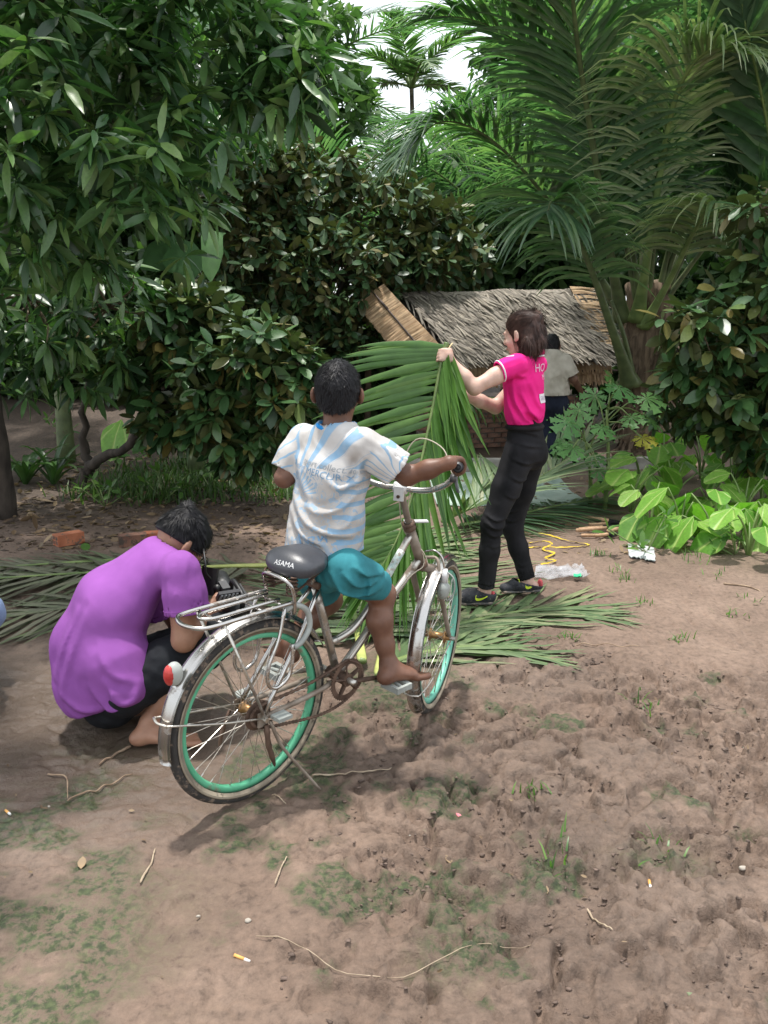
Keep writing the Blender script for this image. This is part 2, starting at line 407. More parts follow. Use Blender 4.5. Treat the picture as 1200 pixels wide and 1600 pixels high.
def clods_(cs, ox, hgt, tilt, groove, gw):
    """broken lumps: each cell of mud sits at its own height and slant, with a groove round it"""
    qx = (X + .022 * fbm2(X * 14 + ox, Y * 14, 3) + .05 * fbm2(X * 4, Y * 4 + ox, 2)) / cs; qy = (Y + .022 * fbm2(X * 14, Y * 14 + ox, 3)) / (cs * 1.25); ix, iy = np.floor(qx).astype(int), np.floor(qy).astype(int)
    f1 = np.full(X.shape, 9.); f2 = f1.copy(); hh = np.zeros(X.shape)
    for a in (-1, 0, 1):
        for b in (-1, 0, 1):
            cx, cy = ix + a, iy + b; r1 = _H2[(cx + 31) & 255, (cy + int(ox)) & 255]; r2 = _H2[(cx + 77) & 255, (cy + 91 + int(ox)) & 255]; r3 = _H2[(cx + 5) & 255, (cy + 13 + int(ox)) & 255]; r4 = _H2[(cx + 121) & 255, (cy + 53 + int(ox)) & 255]
            dx_, dy_ = qx - cx - r1, qy - cy - r2; d_ = np.hypot(dx_, dy_); n_ = d_ < f1; f2 = np.where(n_, f1, np.minimum(f2, d_)); f1 = np.where(n_, d_, f1); hh = np.where(n_, hgt * (r3 - .5) + tilt * (dx_ * (r4 - .5) + dy_ * (r3 - .35)), hh)
    return hh - groove * np.exp(-((f2 - f1) / gw) ** 2)
brk = sm(fbm2(X * 1.7 + 70, Y * 1.7, 3), -.20, .08)
REL = .34 * REL + .26 * brk * (clods_(.13, 3., .036, .060, .040, .09) + .5 * clods_(.06, 40., .020, .040, .022, .12)) - CRK
REL = REL - np.median(REL[(trod > .6) & (Y < 4)])
REL = np.where(REL > 0, .024 * np.tanh(REL / .022), .05 * np.tanh(REL / .045))      # tops pressed flat, hollows left deep
Z += trod * REL
Z += trod * (.004 * fbm2(X * 26, Y * 26, 3) + .003 * np.abs(fbm2(X * 55, Y * 55, 2)) + .014 * fbm2(X * 3.1, Y * 3.1, 2))
frng = np.random.default_rng(21)
for i in range(190):                                        # trampled prints: a sunk sole with a pushed-up rim
    px_, py_ = frng.uniform(-.6, 1.9), frng.uniform(1.45, 3.7); a = frng.normal(.9, .9); L = frng.uniform(.05, .115); B = L * frng.uniform(.38, .6)
    if i > 150: px_, py_ = frng.uniform(-1.6, 2.2), frng.uniform(1.5, 5.2)
    i0, i1 = np.searchsorted(gx, [px_ - .2, px_ + .2]); j0, j1 = np.searchsorted(gy, [py_ - .2, py_ + .2])
    xs, ys = X[i0:i1, j0:j1] - px_, Y[i0:i1, j0:j1] - py_
    if xs.size == 0: continue
    t = trod[np.searchsorted(gx, px_) % len(gx), np.searchsorted(gy, py_) % len(gy)]
    c, s = math.cos(a), math.sin(a); u, v = (xs * c + ys * s) / L, (-xs * s + ys * c) / B
    q = np.sqrt(u * u + v * v) + .75 * fbm2((xs + px_) * 17, (ys + py_) * 17, 3)
    dpt = frng.uniform(.010, .026) * (.25 + .75 * t)
    floor = Z[i0:i1, j0:j1]; ins = 1 - sm(q, .78, 1.0)
    Z[i0:i1, j0:j1] = floor * (1 - .65 * ins) + .65 * ins * floor.mean() - dpt * ins + dpt * .45 * np.exp(-((q - 1.16) / .12) ** 2) * np.clip(.3 + 3 * fbm2((xs + px_) * 30, (ys + py_) * 30, 2), 0, 1.2)
tm_ = (trod > .6) & (Y < 4); Z -= trod * float(Z[tm_].mean() if tm_.any() else 0)
for cx_, cy_, cr_ in ((-.447, 2.585, .07), (.2225, 3.255, .07), (-.86, 2.95, .12), (-.7, 2.95, .12), (.6, 4.55, .2), (.8, 4.7, .2)):
    k_ = np.exp(-(((X - cx_) ** 2 + (Y - cy_) ** 2) / cr_ ** 2)); Z = Z * (1 - k_) - .004 * k_
# moss lies where it grew: patches with a shape of their own
mo = 1.1 * sm(fbm2(X * 4.2 + 11, Y * 4.2 + 2, 4) + .5 * fbm2(X * 13, Y * 13, 3) + .5 * fbm2(X * .9, Y * .9 + 5, 2), .17, .40) * (1 - sm(Y, 3.2, 4.4)) * sm(X, -.9, -.4)
for (mx, my, sx, sy, am) in [(-.95, 1.55, .28, .85, 2.2), (-1.05, 2.2, .25, .5, 1.6), (.82, 2.24, .14, .07, .9), (.15, 1.86, .10, .10, .8)]:
    mo = np.maximum(mo, am * np.exp(-((X - mx) / sx) ** 2 - ((Y - my) / sy) ** 2) * sm(fbm2(X * 6 + 4, Y * 9, 4), -.30, .14) * 1.2)
wet = np.clip(sm(-X + .3 * fbm2(X * 1.6, Y * 1.6, 3), .35, 1.0) * (1 - sm(Y, 3.4, 4.4)) * sm(Y, 1.9, 2.7) + .4 * sm(fbm2(X * 1.4 + 60, Y * 1.4, 3), 0.0, .4) * trod, 0, 1)
lit_ = sm(Y + .8 * fbm2(X, Y, 3), 5.8, 7.5) * sm(-X + .5 * fbm2(X * .8 + 9, Y * .8, 2), -.6, .6) + sm(Y, 9.5, 11)
V = np.stack([X, Y, Z], -1).reshape(-1, 3); n0, n1 = X.shape
ii = (np.arange(n0 - 1)[:, None] * n1 + np.arange(n1 - 1)).ravel()
F = np.stack([ii, ii + n1, ii + n1 + 1, ii + 1], -1)
def ground_mat():
    m, t, nd, lk = newmat('mud')
    tc = nd('TexCoord'); at = lambda n_: nd('Attribute', attribute_name=n_).outputs['Fac']
    n = nd('TexNoise', i_Scale=1.6, i_Detail=8, i_Roughness=.62); lk(tc.outputs['Object'], n.inputs['Vector'])
    n2 = nd('TexNoise', i_Scale=34, i_Detail=6, i_Roughness=.7); lk(tc.outputs['Object'], n2.inputs['Vector'])
    c = ramp(nd, n.outputs[0], [(.3, (.128, .086, .063)), (.52, (.190, .131, .098)), (.72, (.250, .178, .136))], lk)
    mx = nd('MixRGB', blend_type='MULTIPLY'); mx.inputs[0].default_value = .75; lk(c, mx.inputs[1]); lk(ramp(nd, n2.outputs[0], [(.32, (.38, .36, .34)), (.46, (.86, .85, .83)), (.64, (1.18, 1.16, 1.13))], lk), mx.inputs[2]); c = mx.outputs[0]
    def mixto(c, fac, col, mul=1.0):
        q = nd('MixRGB'); k = nd('Math', operation='MULTIPLY'); k.use_clamp = True; lk(fac, k.inputs[0]); k.inputs[1].default_value = mul; lk(k.outputs[0], q.inputs[0]); lk(c, q.inputs[1])
        if isinstance(col, tuple): q.inputs[2].default_value = c4(col)
        else: lk(col, q.inputs[2])
        return q.outputs[0]
    nw_ = nd('TexNoise', i_Scale=10, i_Detail=9, i_Roughness=.68, i_Distortion=1.4); lk(tc.outputs['Object'], nw_.inputs['Vector'])
    k_ = nd('Math', operation='MULTIPLY'); k_.inputs[1].default_value = .9; lk(at('trod'), k_.inputs[0]); mw_ = nd('MixRGB', blend_type='MULTIPLY'); lk(k_.outputs[0], mw_.inputs[0]); lk(c, mw_.inputs[1]); lk(ramp(nd, nw_.outputs[0], [(.34, (.45, .43, .41)), (.42, (.88, .87, .86)), (.60, (1.10, 1.10, 1.10))], lk), mw_.inputs[2]); c = mw_.outputs[0]      # random darker streaks, more contrast in trodden mud
    c = mixto(c, at('wet'), (.105, .077, .058), .8)
    n3 = nd('TexNoise', i_Scale=60, i_Detail=5); lk(tc.outputs['Object'], n3.inputs['Vector'])
    g = ramp(nd, n3.outputs[0], [(.3, (.014, .026, .010)), (.52, (.038, .060, .020)), (.72, (.085, .11, .042))], lk)
    ms = nd('Math', operation='MULTIPLY'); ms.use_clamp = True; lk(at('moss'), ms.inputs[0]); lk(ramp(nd, n2.outputs[0], [(.40, (.05, .05, .05)), (.56, (1, 1, 1))], lk), ms.inputs[1])
    c = mixto(c, ms.outputs[0], g, .92)
    e = ramp(nd, n2.outputs[0], [(.35, (.030, .021, .016)), (.6, (.085, .060, .042)), (.7, (.15, .11, .075))], lk)
    c = mixto(c, at('litter'), e, .9)
    p = nd('BsdfPrincipled'); lk(c, p.inputs['Base Color'])
    r = nd('MapRange'); r.inputs['To Min'].default_value = .78; r.inputs['To Max'].default_value = .36; lk(at('wet'), r.inputs['Value']); lk(r.outputs[0], p.inputs['Roughness'])
    nb = nd('TexNoise', i_Scale=90, i_Detail=6, i_Roughness=.7); lk(tc.outputs['Object'], nb.inputs['Vector'])
    b = nd('Bump', i_Strength=.75, i_Distance=.008); lk(nb.outputs[0], b.inputs['Height'])
    n5 = nd('TexNoise', i_Scale=26, i_Detail=8, i_Roughness=.75, i_Distortion=.6); lk(tc.outputs['Object'], n5.inputs['Vector']); mu = nd('Math', operation='MULTIPLY'); lk(n5.outputs[0], mu.inputs[0]); lk(at('trod'), mu.inputs[1])
    b2 = nd('Bump', i_Strength=.8, i_Distance=.014); lk(mu.outputs[0], b2.inputs['Height']); lk(b.outputs[0], b2.inputs['Normal']); lk(b2.outputs[0], p.inputs['Normal'])
    o = nd('OutputMaterial'); lk(p.outputs[0], o.inputs[0]); return m
go = link('ground', mesh('ground', V, F, ground_mat(), True, attrs={'moss': np.clip(mo, 0, 1).ravel(), 'wet': wet.ravel(), 'litter': np.clip(lit_, 0, 1).ravel(), 'trod': trod.ravel()}))
tag(go, kind='structure', label='trampled brown muddy yard with green mossy patches')
def gz(x, y):
    i = np.clip(np.searchsorted(gx, x), 0, n0 - 1); j = np.clip(np.searchsorted(gy, y), 0, n1 - 1); return float(Z[i, j])
def gzv(x, y):
    i = np.clip(np.searchsorted(gx, x), 0, n0 - 1); j = np.clip(np.searchsorted(gy, y), 0, n1 - 1); return Z[i, j]

# ------------------------------------------------------------------ foliage kit
def leaf_tpl(wd=.28, fold=.18, droop=.15, prof=((0, .02), (.22, .75), (.5, 1.0), (.78, .68), (1, .0)), wave=0.0):
    """unit leaf along +Y, face up; left edge, midrib, right edge at each station"""
    V = []; F = []
    for i, (t, q) in enumerate(prof):
        z = -droop * t * t; hw = wd / 2 * q; wv = wave * math.sin(i * 2.3)
        V += [(-hw, t, z + fold * hw + wv), (0, t, z), (hw, t, z + fold * hw - wv)]
    for i in range(len(prof) - 1):
        a = 3 * i; b = a + 3; F += [(a, a + 1, b + 1), (a, b + 1, b), (a + 1, a + 2, b + 2), (a + 1, b + 2, b + 1)]
    return np.array(V, float), np.array(F, int)
def orient(d, up, roll):
    """rotation matrices (N,3,3) with columns x, y=d, z"""
    d = nrm(d); x = nrm(np.cross(d, up)); z = np.cross(x, d)
    c, s = np.cos(roll)[:, None], np.sin(roll)[:, None]; x2 = x * c + z * s; z2 = -x * s + z * c
    return np.stack([x2, d, z2], -1)
def inst(tpl, P, R, S):
    V, F = tpl; N = len(P)
    v = np.einsum('nij,vj->nvi', R, V) * S[:, None, None] + P[:, None, :]
    f = F[None] + (np.arange(N) * len(V))[:, None, None]
    return v.reshape(-1, 3), f.reshape(-1, F.shape[1])
def pick(P, size, n=300, cell=11):
    """the leaves that show largest: nearest one of each little patch of view, biggest first"""
    x, y, d = proj(P); ok = np.where((d > .3) & (x > -10) & (x < 1210) & (y > -10) & (y < 1610))[0]
    seen = set(); out = []
    for i in ok[np.argsort(d[ok])]:
        c = (int(x[i] // cell), int(y[i] // cell))
        if c in seen: continue
        seen.add(c); out.append(i)
    out = np.array(out, int)
    if len(out) == 0: return out
    return out[np.argsort(-(size[out] / d[out]))][:n]
def whorls(C, Ax, n, spread, sag, rng, el0=rad(18)):
    """leaf bases and directions for leaf clusters at C with twig axes Ax"""
    N = len(C); k = np.arange(n); az = k * 2.39996 + rng.random((N, 1)) * 6.28; el = el0 + (k + .5) / n * spread + rng.normal(size=(N, n)) * .16
    s = nrm(np.cross(Ax, A(.13, .21, 1) + 0 * Ax)); u = np.cross(Ax, s)
    d = (np.cos(el)[..., None] * Ax[:, None] + np.sin(el)[..., None] * (np.cos(az)[..., None] * s[:, None] + np.sin(az)[..., None] * u[:, None]))
    d = nrm(d + A(0, 0, -1) * sag); P = C[:, None] - Ax[:, None] * (k[None, :, None] / n * .05) + d * .012
    return P.reshape(-1, 3), d.reshape(-1, 3)
def blobs_points(blobs, n, rng, shell=.55):
    """points in a union of balls, thicker towards the skin; outward axes"""
    w_ = np.array([b[1] ** 2 for b in blobs]); k = rng.choice(len(blobs), n, p=w_ / w_.sum())
    C = np.array([b[0] for b in blobs])[k]; R = np.array([b[1] for b in blobs])[k]
    d = nrm(rng.normal(size=(n, 3))); r = (shell + (1 - shell) * rng.random(n) ** .6); r = r * (1 + .12 * noise3(d * 3 + k[:, None]))
    return C + d * (R * r)[:, None] * A(1, 1, .85), nrm(d + A(0, 0, .25))
def crown(root, P, d, size, tpl, mat, rng, singles=300, up=A(0, 0, 1), cell=11, rollsd=.5, leafname='leaf'):
    N = len(P); R = orient(d, up + rng.normal(size=(N, 3)) * .25, rng.normal(size=N) * rollsd)
    si = pick(P + d * (size * .5)[:, None], size, singles, cell) if singles else np.array([], int)
    rest = np.ones(N, bool); rest[si] = False
    V, F = inst(tpl, P[rest], R[rest], size[rest])
    part(root, 'crown', V, F, mat, True, var=np.repeat(rng.random(rest.sum()), len(tpl[0])), kind='stuff')
    if len(si):
        me = mesh(leafname, tpl[0], tpl[1], mat, True, var=np.zeros(len(tpl[0]))); b0 = base(root)
        for i in si:
            o = link(leafname, me, root); q = np.eye(4); q[:3, :3] = R[i] * size[i]; q[:3, 3] = P[i] - b0; o.matrix_local = Matrix(q.tolist())
def limb(root, name, pts, r0, r1, mat, n=9, seg=14, wob=.02):
    Q = spline(pts, seg); Q[1:-1] += RNG.normal(size=(seg - 2, 3)) * wob
    r = np.linspace(r0, r1, seg) * (1 + .08 * RNG.normal(size=seg)); V, F = tube(Q, r, n); return part(root, name, V, F, mat, True)
BARK = M('bark', (.085, .065, .048), .9, col2=(.17, .14, .105), scale=14, bump=1, bscale=40, stretch=(1, 1, .35))
BARKD = M('dark_bark', (.035, .028, .022), .9, col2=(.075, .06, .048), scale=14, bump=1, bscale=40, stretch=(1, 1, .4))
TWIG = M('twig_bark', (.10, .075, .045), .85, col2=(.18, .14, .09), scale=20, bump=.5)
L_MANGO = leafmat('mango_leaf', [(.020, .052, .022), (.038, .096, .034), (.060, .14, .046), (.090, .185, .060), (.16, .26, .085)], rough=.36, transl=.22, spec=.5)
L_STAR = leafmat('star_apple_leaf', [(.022, .058, .020), (.038, .098, .032), (.056, .132, .042), (.085, .17, .052), (.19, .15, .045)], back=(.065, .085, .030), rough=.38, transl=.10, spec=.55)
L_STARB = leafmat('bronze_star_apple_leaf', [(.028, .066, .026), (.044, .102, .038), (.062, .13, .048), (.085, .155, .055), (.17, .14, .052)], back=(.085, .086, .036), rough=.44, transl=.12, spec=.5)
L_COCO = leafmat('coconut_leaflet', [(.058, .12, .066), (.085, .165, .088), (.115, .20, .11), (.17, .25, .13)], rough=.33, transl=.45, spec=.9)
L_FRESH = leafmat('fresh_leaflet', [(.05, .12, .028), (.07, .165, .035), (.10, .205, .045), (.13, .24, .055)], rough=.4, transl=.28, spec=.45)
L_CUT = leafmat('cut_leaflet', [(.07, .12, .05), (.11, .17, .075), (.16, .22, .10), (.22, .24, .13)], rough=.5, transl=.15)
L_MUDDY = leafmat('muddy_leaflet', [(.075, .075, .045), (.11, .115, .07), (.15, .15, .10), (.10, .14, .06)], rough=.6, transl=.08)
L_PALE = leafmat('pale_leaflet', [(.15, .22, .11), (.24, .31, .16), (.36, .40, .24), (.10, .17, .08)], rough=.36, transl=.38, spec=.9)
L_BG = leafmat('far_leaf', [(.026, .055, .022), (.044, .09, .032), (.07, .13, .045), (.10, .17, .06)], rough=.45, transl=.2)
L_BGL = leafmat('far_light_leaf', [(.06, .12, .045), (.09, .17, .06), (.13, .22, .085), (.18, .27, .11)], rough=.45, transl=.3)
L_TARO = leafmat('taro_leaf', [(.14, .30, .03), (.19, .38, .04), (.24, .44, .055), (.30, .48, .08)], rough=.45, transl=.3, spec=.4)
L_PAPAYA = leafmat('papaya_leaf', [(.07, .18, .06), (.11, .25, .08), (.15, .30, .10)], rough=.45, transl=.28)
L_BANANA = leafmat('banana_leaf', [(.03, .08, .024), (.042, .105, .030), (.055, .125, .036)], rough=.7, transl=.12, spec=.2)
L_STRAP = leafmat('strap_leaf', [(.035, .085, .025), (.055, .12, .035), (.10, .17, .06)], rough=.35, transl=.2)
L_GRASS = leafmat('grass_blade', [(.035, .075, .02), (.06, .12, .03), (.10, .16, .05)], rough=.5, transl=.3)
L_DRY = leafmat('dry_leaf', [(.09, .055, .03), (.17, .11, .06), (.28, .20, .12), (.13, .10, .07)], rough=.7, transl=.1)
PETIOLE = M('petiole', (.13, .20, .06), .45, col2=(.20, .27, .09), scale=9, var=.2)
PETY = M('yellow_petiole', (.34, .38, .10), .5, col2=(.44, .47, .15), scale=9)
PETD = M('dark_petiole', (.075, .105, .04), .5, col2=(.12, .155, .06), scale=9, dirt=(.10, .08, .05), dirt_at=.6)
FIBRE = M('palm_fibre', (.10, .068, .045), .95, col2=(.21, .15, .10), scale=30, bump=1, bscale=70, stretch=(1, 1, .15))

def frond(path, tilt=0.0, n=80, ll=.9, lw=.045, t0=.2, a0=72, a1=28, sag=.5, lift=.12, seg=5, jit=.12, lenf=None, rng=RNG, S=None, floor=None, fold=.35):
    """leaflets along a midrib: (N, seg+1, 3, 3) vertex grid (left edge, fold, right edge)"""
    Q = spline(path, 60); Tn = nrm(np.gradient(Q, axis=0)); t = np.repeat(np.linspace(t0, .995, n), 2); side = np.tile([-1., 1.], n)
    t = np.clip(t + rng.normal(size=2 * n) * .25 / n, t0, 1); x = t * 59; i = np.minimum(x.astype(int), 58); f = (x - i)[:, None]
    B = Q[i] * (1 - f) + Q[i + 1] * f; T = nrm(Tn[i] * (1 - f) + Tn[i + 1] * f)
    if S is None:
        s = nrm(np.cross(T, A(0, 0, 1) + 0 * T + A(1e-3, 0, 0))); N_ = np.cross(s, T)
        c, q = math.cos(tilt), math.sin(tilt); s, N_ = s * c + N_ * q, N_ * c - s * q
    else:
        s = nrm(S - T * (T @ S)[:, None]); N_ = np.cross(s, T)
    a = np.radians(a0 + (a1 - a0) * ((t - t0) / (1 - t0)) ** 1.2) + rng.normal(size=2 * n) * jit
    d = nrm(np.cos(a)[:, None] * T + (np.sin(a) * side)[:, None] * s + N_ * (lift + rng.normal(size=2 * n) * .06)[:, None])
    u = (t - t0) / (1 - t0); L = ll * (lenf(u) if lenf else (.5 + .5 * np.sin(np.pi * np.clip(u * .86 + .14, 0, 1)) ** .7)) * (.9 + .2 * rng.random(2 * n)); L = L * np.where(u > .9, 1 - (u - .9) * 4, 1)
    g = sag * (.75 + .5 * rng.random(2 * n)); P = B.copy(); out = []
    for k in range(seg + 1):
        r = k / seg; wv = np.cross(d, N_); wv = nrm(wv); nn = np.cross(wv, d)
        hw = lw / 2 * (min(1, .35 + r * 4) * (1 - r ** 2.2)) * (.8 + .4 * rng.random()) + .0008
        out.append(np.stack([P - wv * hw - nn * hw * fold, P, P + wv * hw - nn * hw * fold], 1))
        P = P + d * (L / seg)[:, None]; d = nrm(d + A(0, 0, -1) * (g / seg * (.5 + 1.6 * r))[:, None])
        if floor is not None:
            low = P[:, 2] < floor; P[low, 2] = floor + .012 * rng.random(low.sum()); d[low, 2] = np.abs(d[low, 2]) * .2
    return np.stack(out, 1), Q
def strips(G_):
    """vertex grids -> vertices and quads"""
    N, m = G_.shape[:2]; V = G_.reshape(-1, 3); b = (np.arange(N) * m * 3)[:, None, None]
    f = np.array([[3 * k + j, 3 * k + j + 1, 3 * k + j + 4, 3 * k + j + 3] for k in range(m - 1) for j in (0, 1)])[None]
    return V, (b + f).reshape(-1, 4)
def palm_path(P0, az, el, L, droop, n=9, bend=0.0, pw=1.5):
    P = [np.asarray(P0, float)]; 
    for k in range(n):
        t = k / (n - 1); e = el - droop * t ** pw; a_ = az + bend * t
        P.append(P[-1] + A(math.cos(a_) * math.cos(e), math.sin(a_) * math.cos(e), math.sin(e)) * L / n)
    return np.array(P)
def add_frond(root, path, r0=.03, mat=L_COCO, pmat=PETIOLE, singles=0, rflat=.7, name='frond', **k):
    G_, Q = frond(path, **k); rr = np.linspace(r0, .004, 60) * (1 + 1.2 * np.exp(-np.linspace(0, 14, 60)))
    V, F = tube(Q, rr, 7, flat=rflat); fr = part(root, name, V, F, pmat, True)
    return fr, G_
def leaflets(fr, G_, mat, singles, rng=RNG):
    """the leaflets that show largest each an object, the rest of the blade one mesh"""
    mid = G_[:, G_.shape[1] // 2, 1]; L = np.linalg.norm(G_[:, -1, 1] - G_[:, 0, 1], axis=1)
    si = pick(mid, L, singles, 5) if singles else np.array([], int)
    for i in si:
        V, F = strips(G_[i:i + 1]); part(fr, 'leaflet', V, F, mat, True, var=np.full(len(V), rng.random()))
    rest = np.setdiff1d(np.arange(len(G_)), si)
    if len(rest):
        V, F = strips(G_[rest]); part(fr, 'leaf_blade', V, F, mat, True, var=np.repeat(rng.random(len(rest)) * .8, G_.shape[1] * 3), kind='stuff')
# ------------------------------------------------------------------ hut
def mkstrips(B, D, N_, L, wd, curl, rng, seg=2):
    """flat straws: base points, directions, face normals"""
    n = len(B); wv = nrm(np.cross(D, N_)) * (wd / 2 * (.6 + .8 * rng.random(n)))[:, None]; P = B.copy(); d = D.copy(); vs = []
    for k in range(seg + 1):
        f = 1 - .55 * (k / seg) ** 2; vs += [P - wv * f, P + wv * f]; P = P + d * (L / seg)[:, None]; d = nrm(d + N_ * (curl * rng.normal(size=n))[:, None] + A(0, 0, -.12))
    V = np.stack(vs, 1).reshape(-1, 3); b = (np.arange(n) * 2 * (seg + 1))[:, None, None]
    f = np.array([[2 * k, 2 * k + 1, 2 * k + 3, 2 * k + 2] for k in range(seg)])[None]
    return V, (b + f).reshape(-1, 4), np.repeat(rng.random(n), 2 * (seg + 1))
T_OLD = leafmat('old_thatch', [(.12, .106, .09), (.20, .18, .155), (.29, .26, .225), (.38, .34, .29)], rough=.85, transl=.05, spec=.2)
T_NEW = leafmat('new_thatch', [(.30, .195, .115), (.42, .29, .175), (.54, .39, .25), (.36, .24, .15)], rough=.8, transl=.08, spec=.2)
T_UNDER = M('thatch_underlay', (.06, .05, .042), .95)
WOOD = M('hut_wood', (.12, .085, .055), .85, col2=(.22, .16, .11), scale=12, bump=.6)
BAMB = M('batten', (.05, .036, .03), .7, col2=(.10, .07, .055), scale=20)
BRICK = M('old_brick', (.17, .085, .06), .9, col2=(.27, .15, .105), scale=9, bump=.7, dirt=(.10, .09, .075), dirt_at=.52)
hrng = np.random.default_rng(5)
rL, rR, eL, eR = W(627, 464, 10.9), W(906, 457, 11.6), W(703, 556, 10.0), W(955, 553, 10.7)
hut = thing('thatched_hut', (eL[0] * .5 + eR[0] * .5, 10.9, 0), 'low hut with a shaggy grey palm thatch roof and brick wall', 'hut')
bkL, bkR = rL + (rL - eL) * A(1, 1, -1), rR + (rR - eR) * A(1, 1, -1)
up_ = nrm(np.cross(eR - eL, rL - eL)); dn = nrm(eL - rL)
dq = up_ * .03; qV = np.array([rL - dq, rR - dq, eR - dq, eL - dq, rL - dq - A(0, 0, .05), rR - dq - A(0, 0, .05), eR - dq - A(0, 0, .05), eL - dq - A(0, 0, .05), bkL, bkR])
part(hut, 'roof_underlay', qV, [(0, 3, 2, 1), (4, 5, 6, 7), (0, 4, 7, 3), (1, 2, 6, 5), (2, 3, 7, 6), (0, 1, 9, 8)], T_UNDER)
for r in range(11):
    f = r / 10.0; a, b = rL * (1 - f * .93) + eL * f * .93, rR * (1 - f * .93) + eR * f * .93; n = 620
    x = hrng.random(n); B = a + (b - a) * x[:, None] + up_ * (.035 + .03 * (1 - f) * 0 + .025 * hrng.random(n))[:, None] + A(0, 0, .02) * np.sin(x * 14 + r * 3)[:, None]
    D = nrm(dn + nrm(eR - eL) * (.34 + .28 * hrng.normal(size=n))[:, None] + up_ * (.04 + .07 * hrng.random(n))[:, None])
    V, F, vr = mkstrips(B, D, np.tile(up_, (n, 1)), .26 + .16 * hrng.random(n), .026, .10, hrng)
    part(hut, 'thatch_row', V, F, T_OLD, False, var=vr * (.6 if r % 3 else .95), kind='stuff')
n = 260; x = hrng.random(n); B = rL + (rR - rL) * x[:, None] + A(0, 0, .04); D = nrm(dn * .4 + nrm(rR - rL) * hrng.normal(size=n)[:, None] * 1.1 + A(0, 0, 1) * (.05 + .1 * hrng.random(n))[:, None])
V, F, vr = mkstrips(B, D, np.tile(up_, (n, 1)), .2 + .12 * hrng.random(n), .03, .1, hrng); part(hut, 'ridge_thatch', V, F, T_OLD, False, var=vr * .5 + .5, kind='stuff')
for r, (o1, ln) in enumerate([(A(0, .06, -.035), .20), (A(0, .10, -.15), .22)]):     # two fresh rows hanging under the grey eave
    n = 300; x = (np.arange(n) + hrng.random(n)) / n; B = eL + o1 + (eR - eL) * x[:, None]; D = nrm(A(.05, -.35, -.9) + hrng.normal(size=(n, 3)) * A(.10, .05, .05))
    V, F, vr = mkstrips(B, D, np.tile(nrm(A(.2, -.9, .35)), (n, 1)), ln * (.85 + .3 * hrng.random(n)), .03, .05, hrng); part(hut, 'fresh_eave_thatch', V, F, T_NEW, False, var=vr * .75, kind='stuff')
    V, F = tube(spline([eL + o1 + A(-.05, -.06, -.05), eR + o1 + A(.1, -.06, -.05)], 6), .012, 6); part(hut, 'eave_batten', V, F, BAMB, True)
# fresh verge along the right edge
n = 150; x = hrng.random(n); B = rR + (eR - rR) * x[:, None] + up_ * .09 + nrm(rR - rL) * (-.18); D = nrm(nrm(rR - rL) + hrng.normal(size=(n, 3)) * .08 + dn * .1)
V, F, vr = mkstrips(B, D, np.tile(up_, (n, 1)), .30 + .05 * hrng.random(n), .03, .05, hrng); part(hut, 'verge_thatch', V, F, T_NEW, False, var=vr * .8, kind='stuff')
# posts, rails and the brick wall under the eave
for q in (eL + A(.15, .25, 0), eL * .5 + eR * .5 + A(0, .25, 0), eR + A(-.15, .25, 0), bkL + A(.1, -.2, 0), bkR + A(-.1, -.2, 0)):
    V, F = tube(spline([A(q[0], q[1], -.05), A(q[0] + .02, q[1], q[2] - .02)], 5), .045, 8); part(hut, 'post', V, F, WOOD, True)
V, F = tube(spline([eL + A(0, .25, -.06), eR + A(0, .25, -.06)], 5), .035, 8); part(hut, 'eave_beam', V, F, WOOD, True)
wdir = nrm(A(eR[0] - eL[0], eR[1] - eL[1], 0)); w0 = A(eL[0] - .35, eL[1] + .34, 0); wl = np.linalg.norm((eR - eL)[:2]) + .3; wn = A(wdir[1], -wdir[0], 0)
bw, bh = .19, .062; Vb, Fb = boxm((0, 0, 0), bw - .014, .09, bh - .012)
bme = mesh('brick', Vb, Fb, BRICK); wr = Matrix(np.stack([wdir, -wn, A(0, 0, 1)], -1).tolist())
Vc, Fc = boxm(w0 + wdir * wl / 2 + A(0, 0, .31) - wn * .012, wl, .075, .62, np.stack([wdir, -wn, A(0, 0, 1)], -1)); part(hut, 'mortar', Vc, Fc, M('mortar', (.16, .14, .12), .95, bump=.5))
for r in range(10):
    for c in range(int(wl / bw)):
        o = link('brick', bme, hut); p_ = w0 + wdir * (c * bw + bw / 2 + (bw / 2 if r % 2 else 0) * .98 - .04) + A(0, 0, r * bh + bh / 2) + wn * hrng.normal() * .003 - base(hut)
        o.matrix_local = Matrix.Translation(Vector(p_)) @ wr.to_4x4() @ Matrix.Rotation(hrng.normal() * .012, 4, 'Z')
# fresh panel propped on the left edge of the roof
pa, pb, pc_, pd = W(557, 474, 10.35), W(600, 445, 10.45), W(702, 556, 9.75), W(648, 588, 9.65)
pn = nrm(np.cross(pd - pa, pb - pa)); pn = pn if pn[1] < 0 else -pn
tp = thing('thatch_panel', (pd + pc_) / 2, 'fresh tan palm thatch panel slanting off the left roof edge', 'thatch panel')
for lay in range(2):
    n = 420; x = np.sort(hrng.random(n)); B = pb + (pc_ - pb) * x[:, None] + pn * (.012 * lay + .006 * hrng.random(n))[:, None]; En = pa + (pd - pa) * x[:, None]
    D = nrm(En - B + hrng.normal(size=(n, 3)) * .012); V, F, vr = mkstrips(B, D, np.tile(pn, (n, 1)), np.linalg.norm(En - B, axis=1) * (.93 + .10 * hrng.random(n)), .018, .012, hrng)
    part(tp, 'straw_layer', V, F, T_NEW, False, var=vr * .75, kind='stuff')
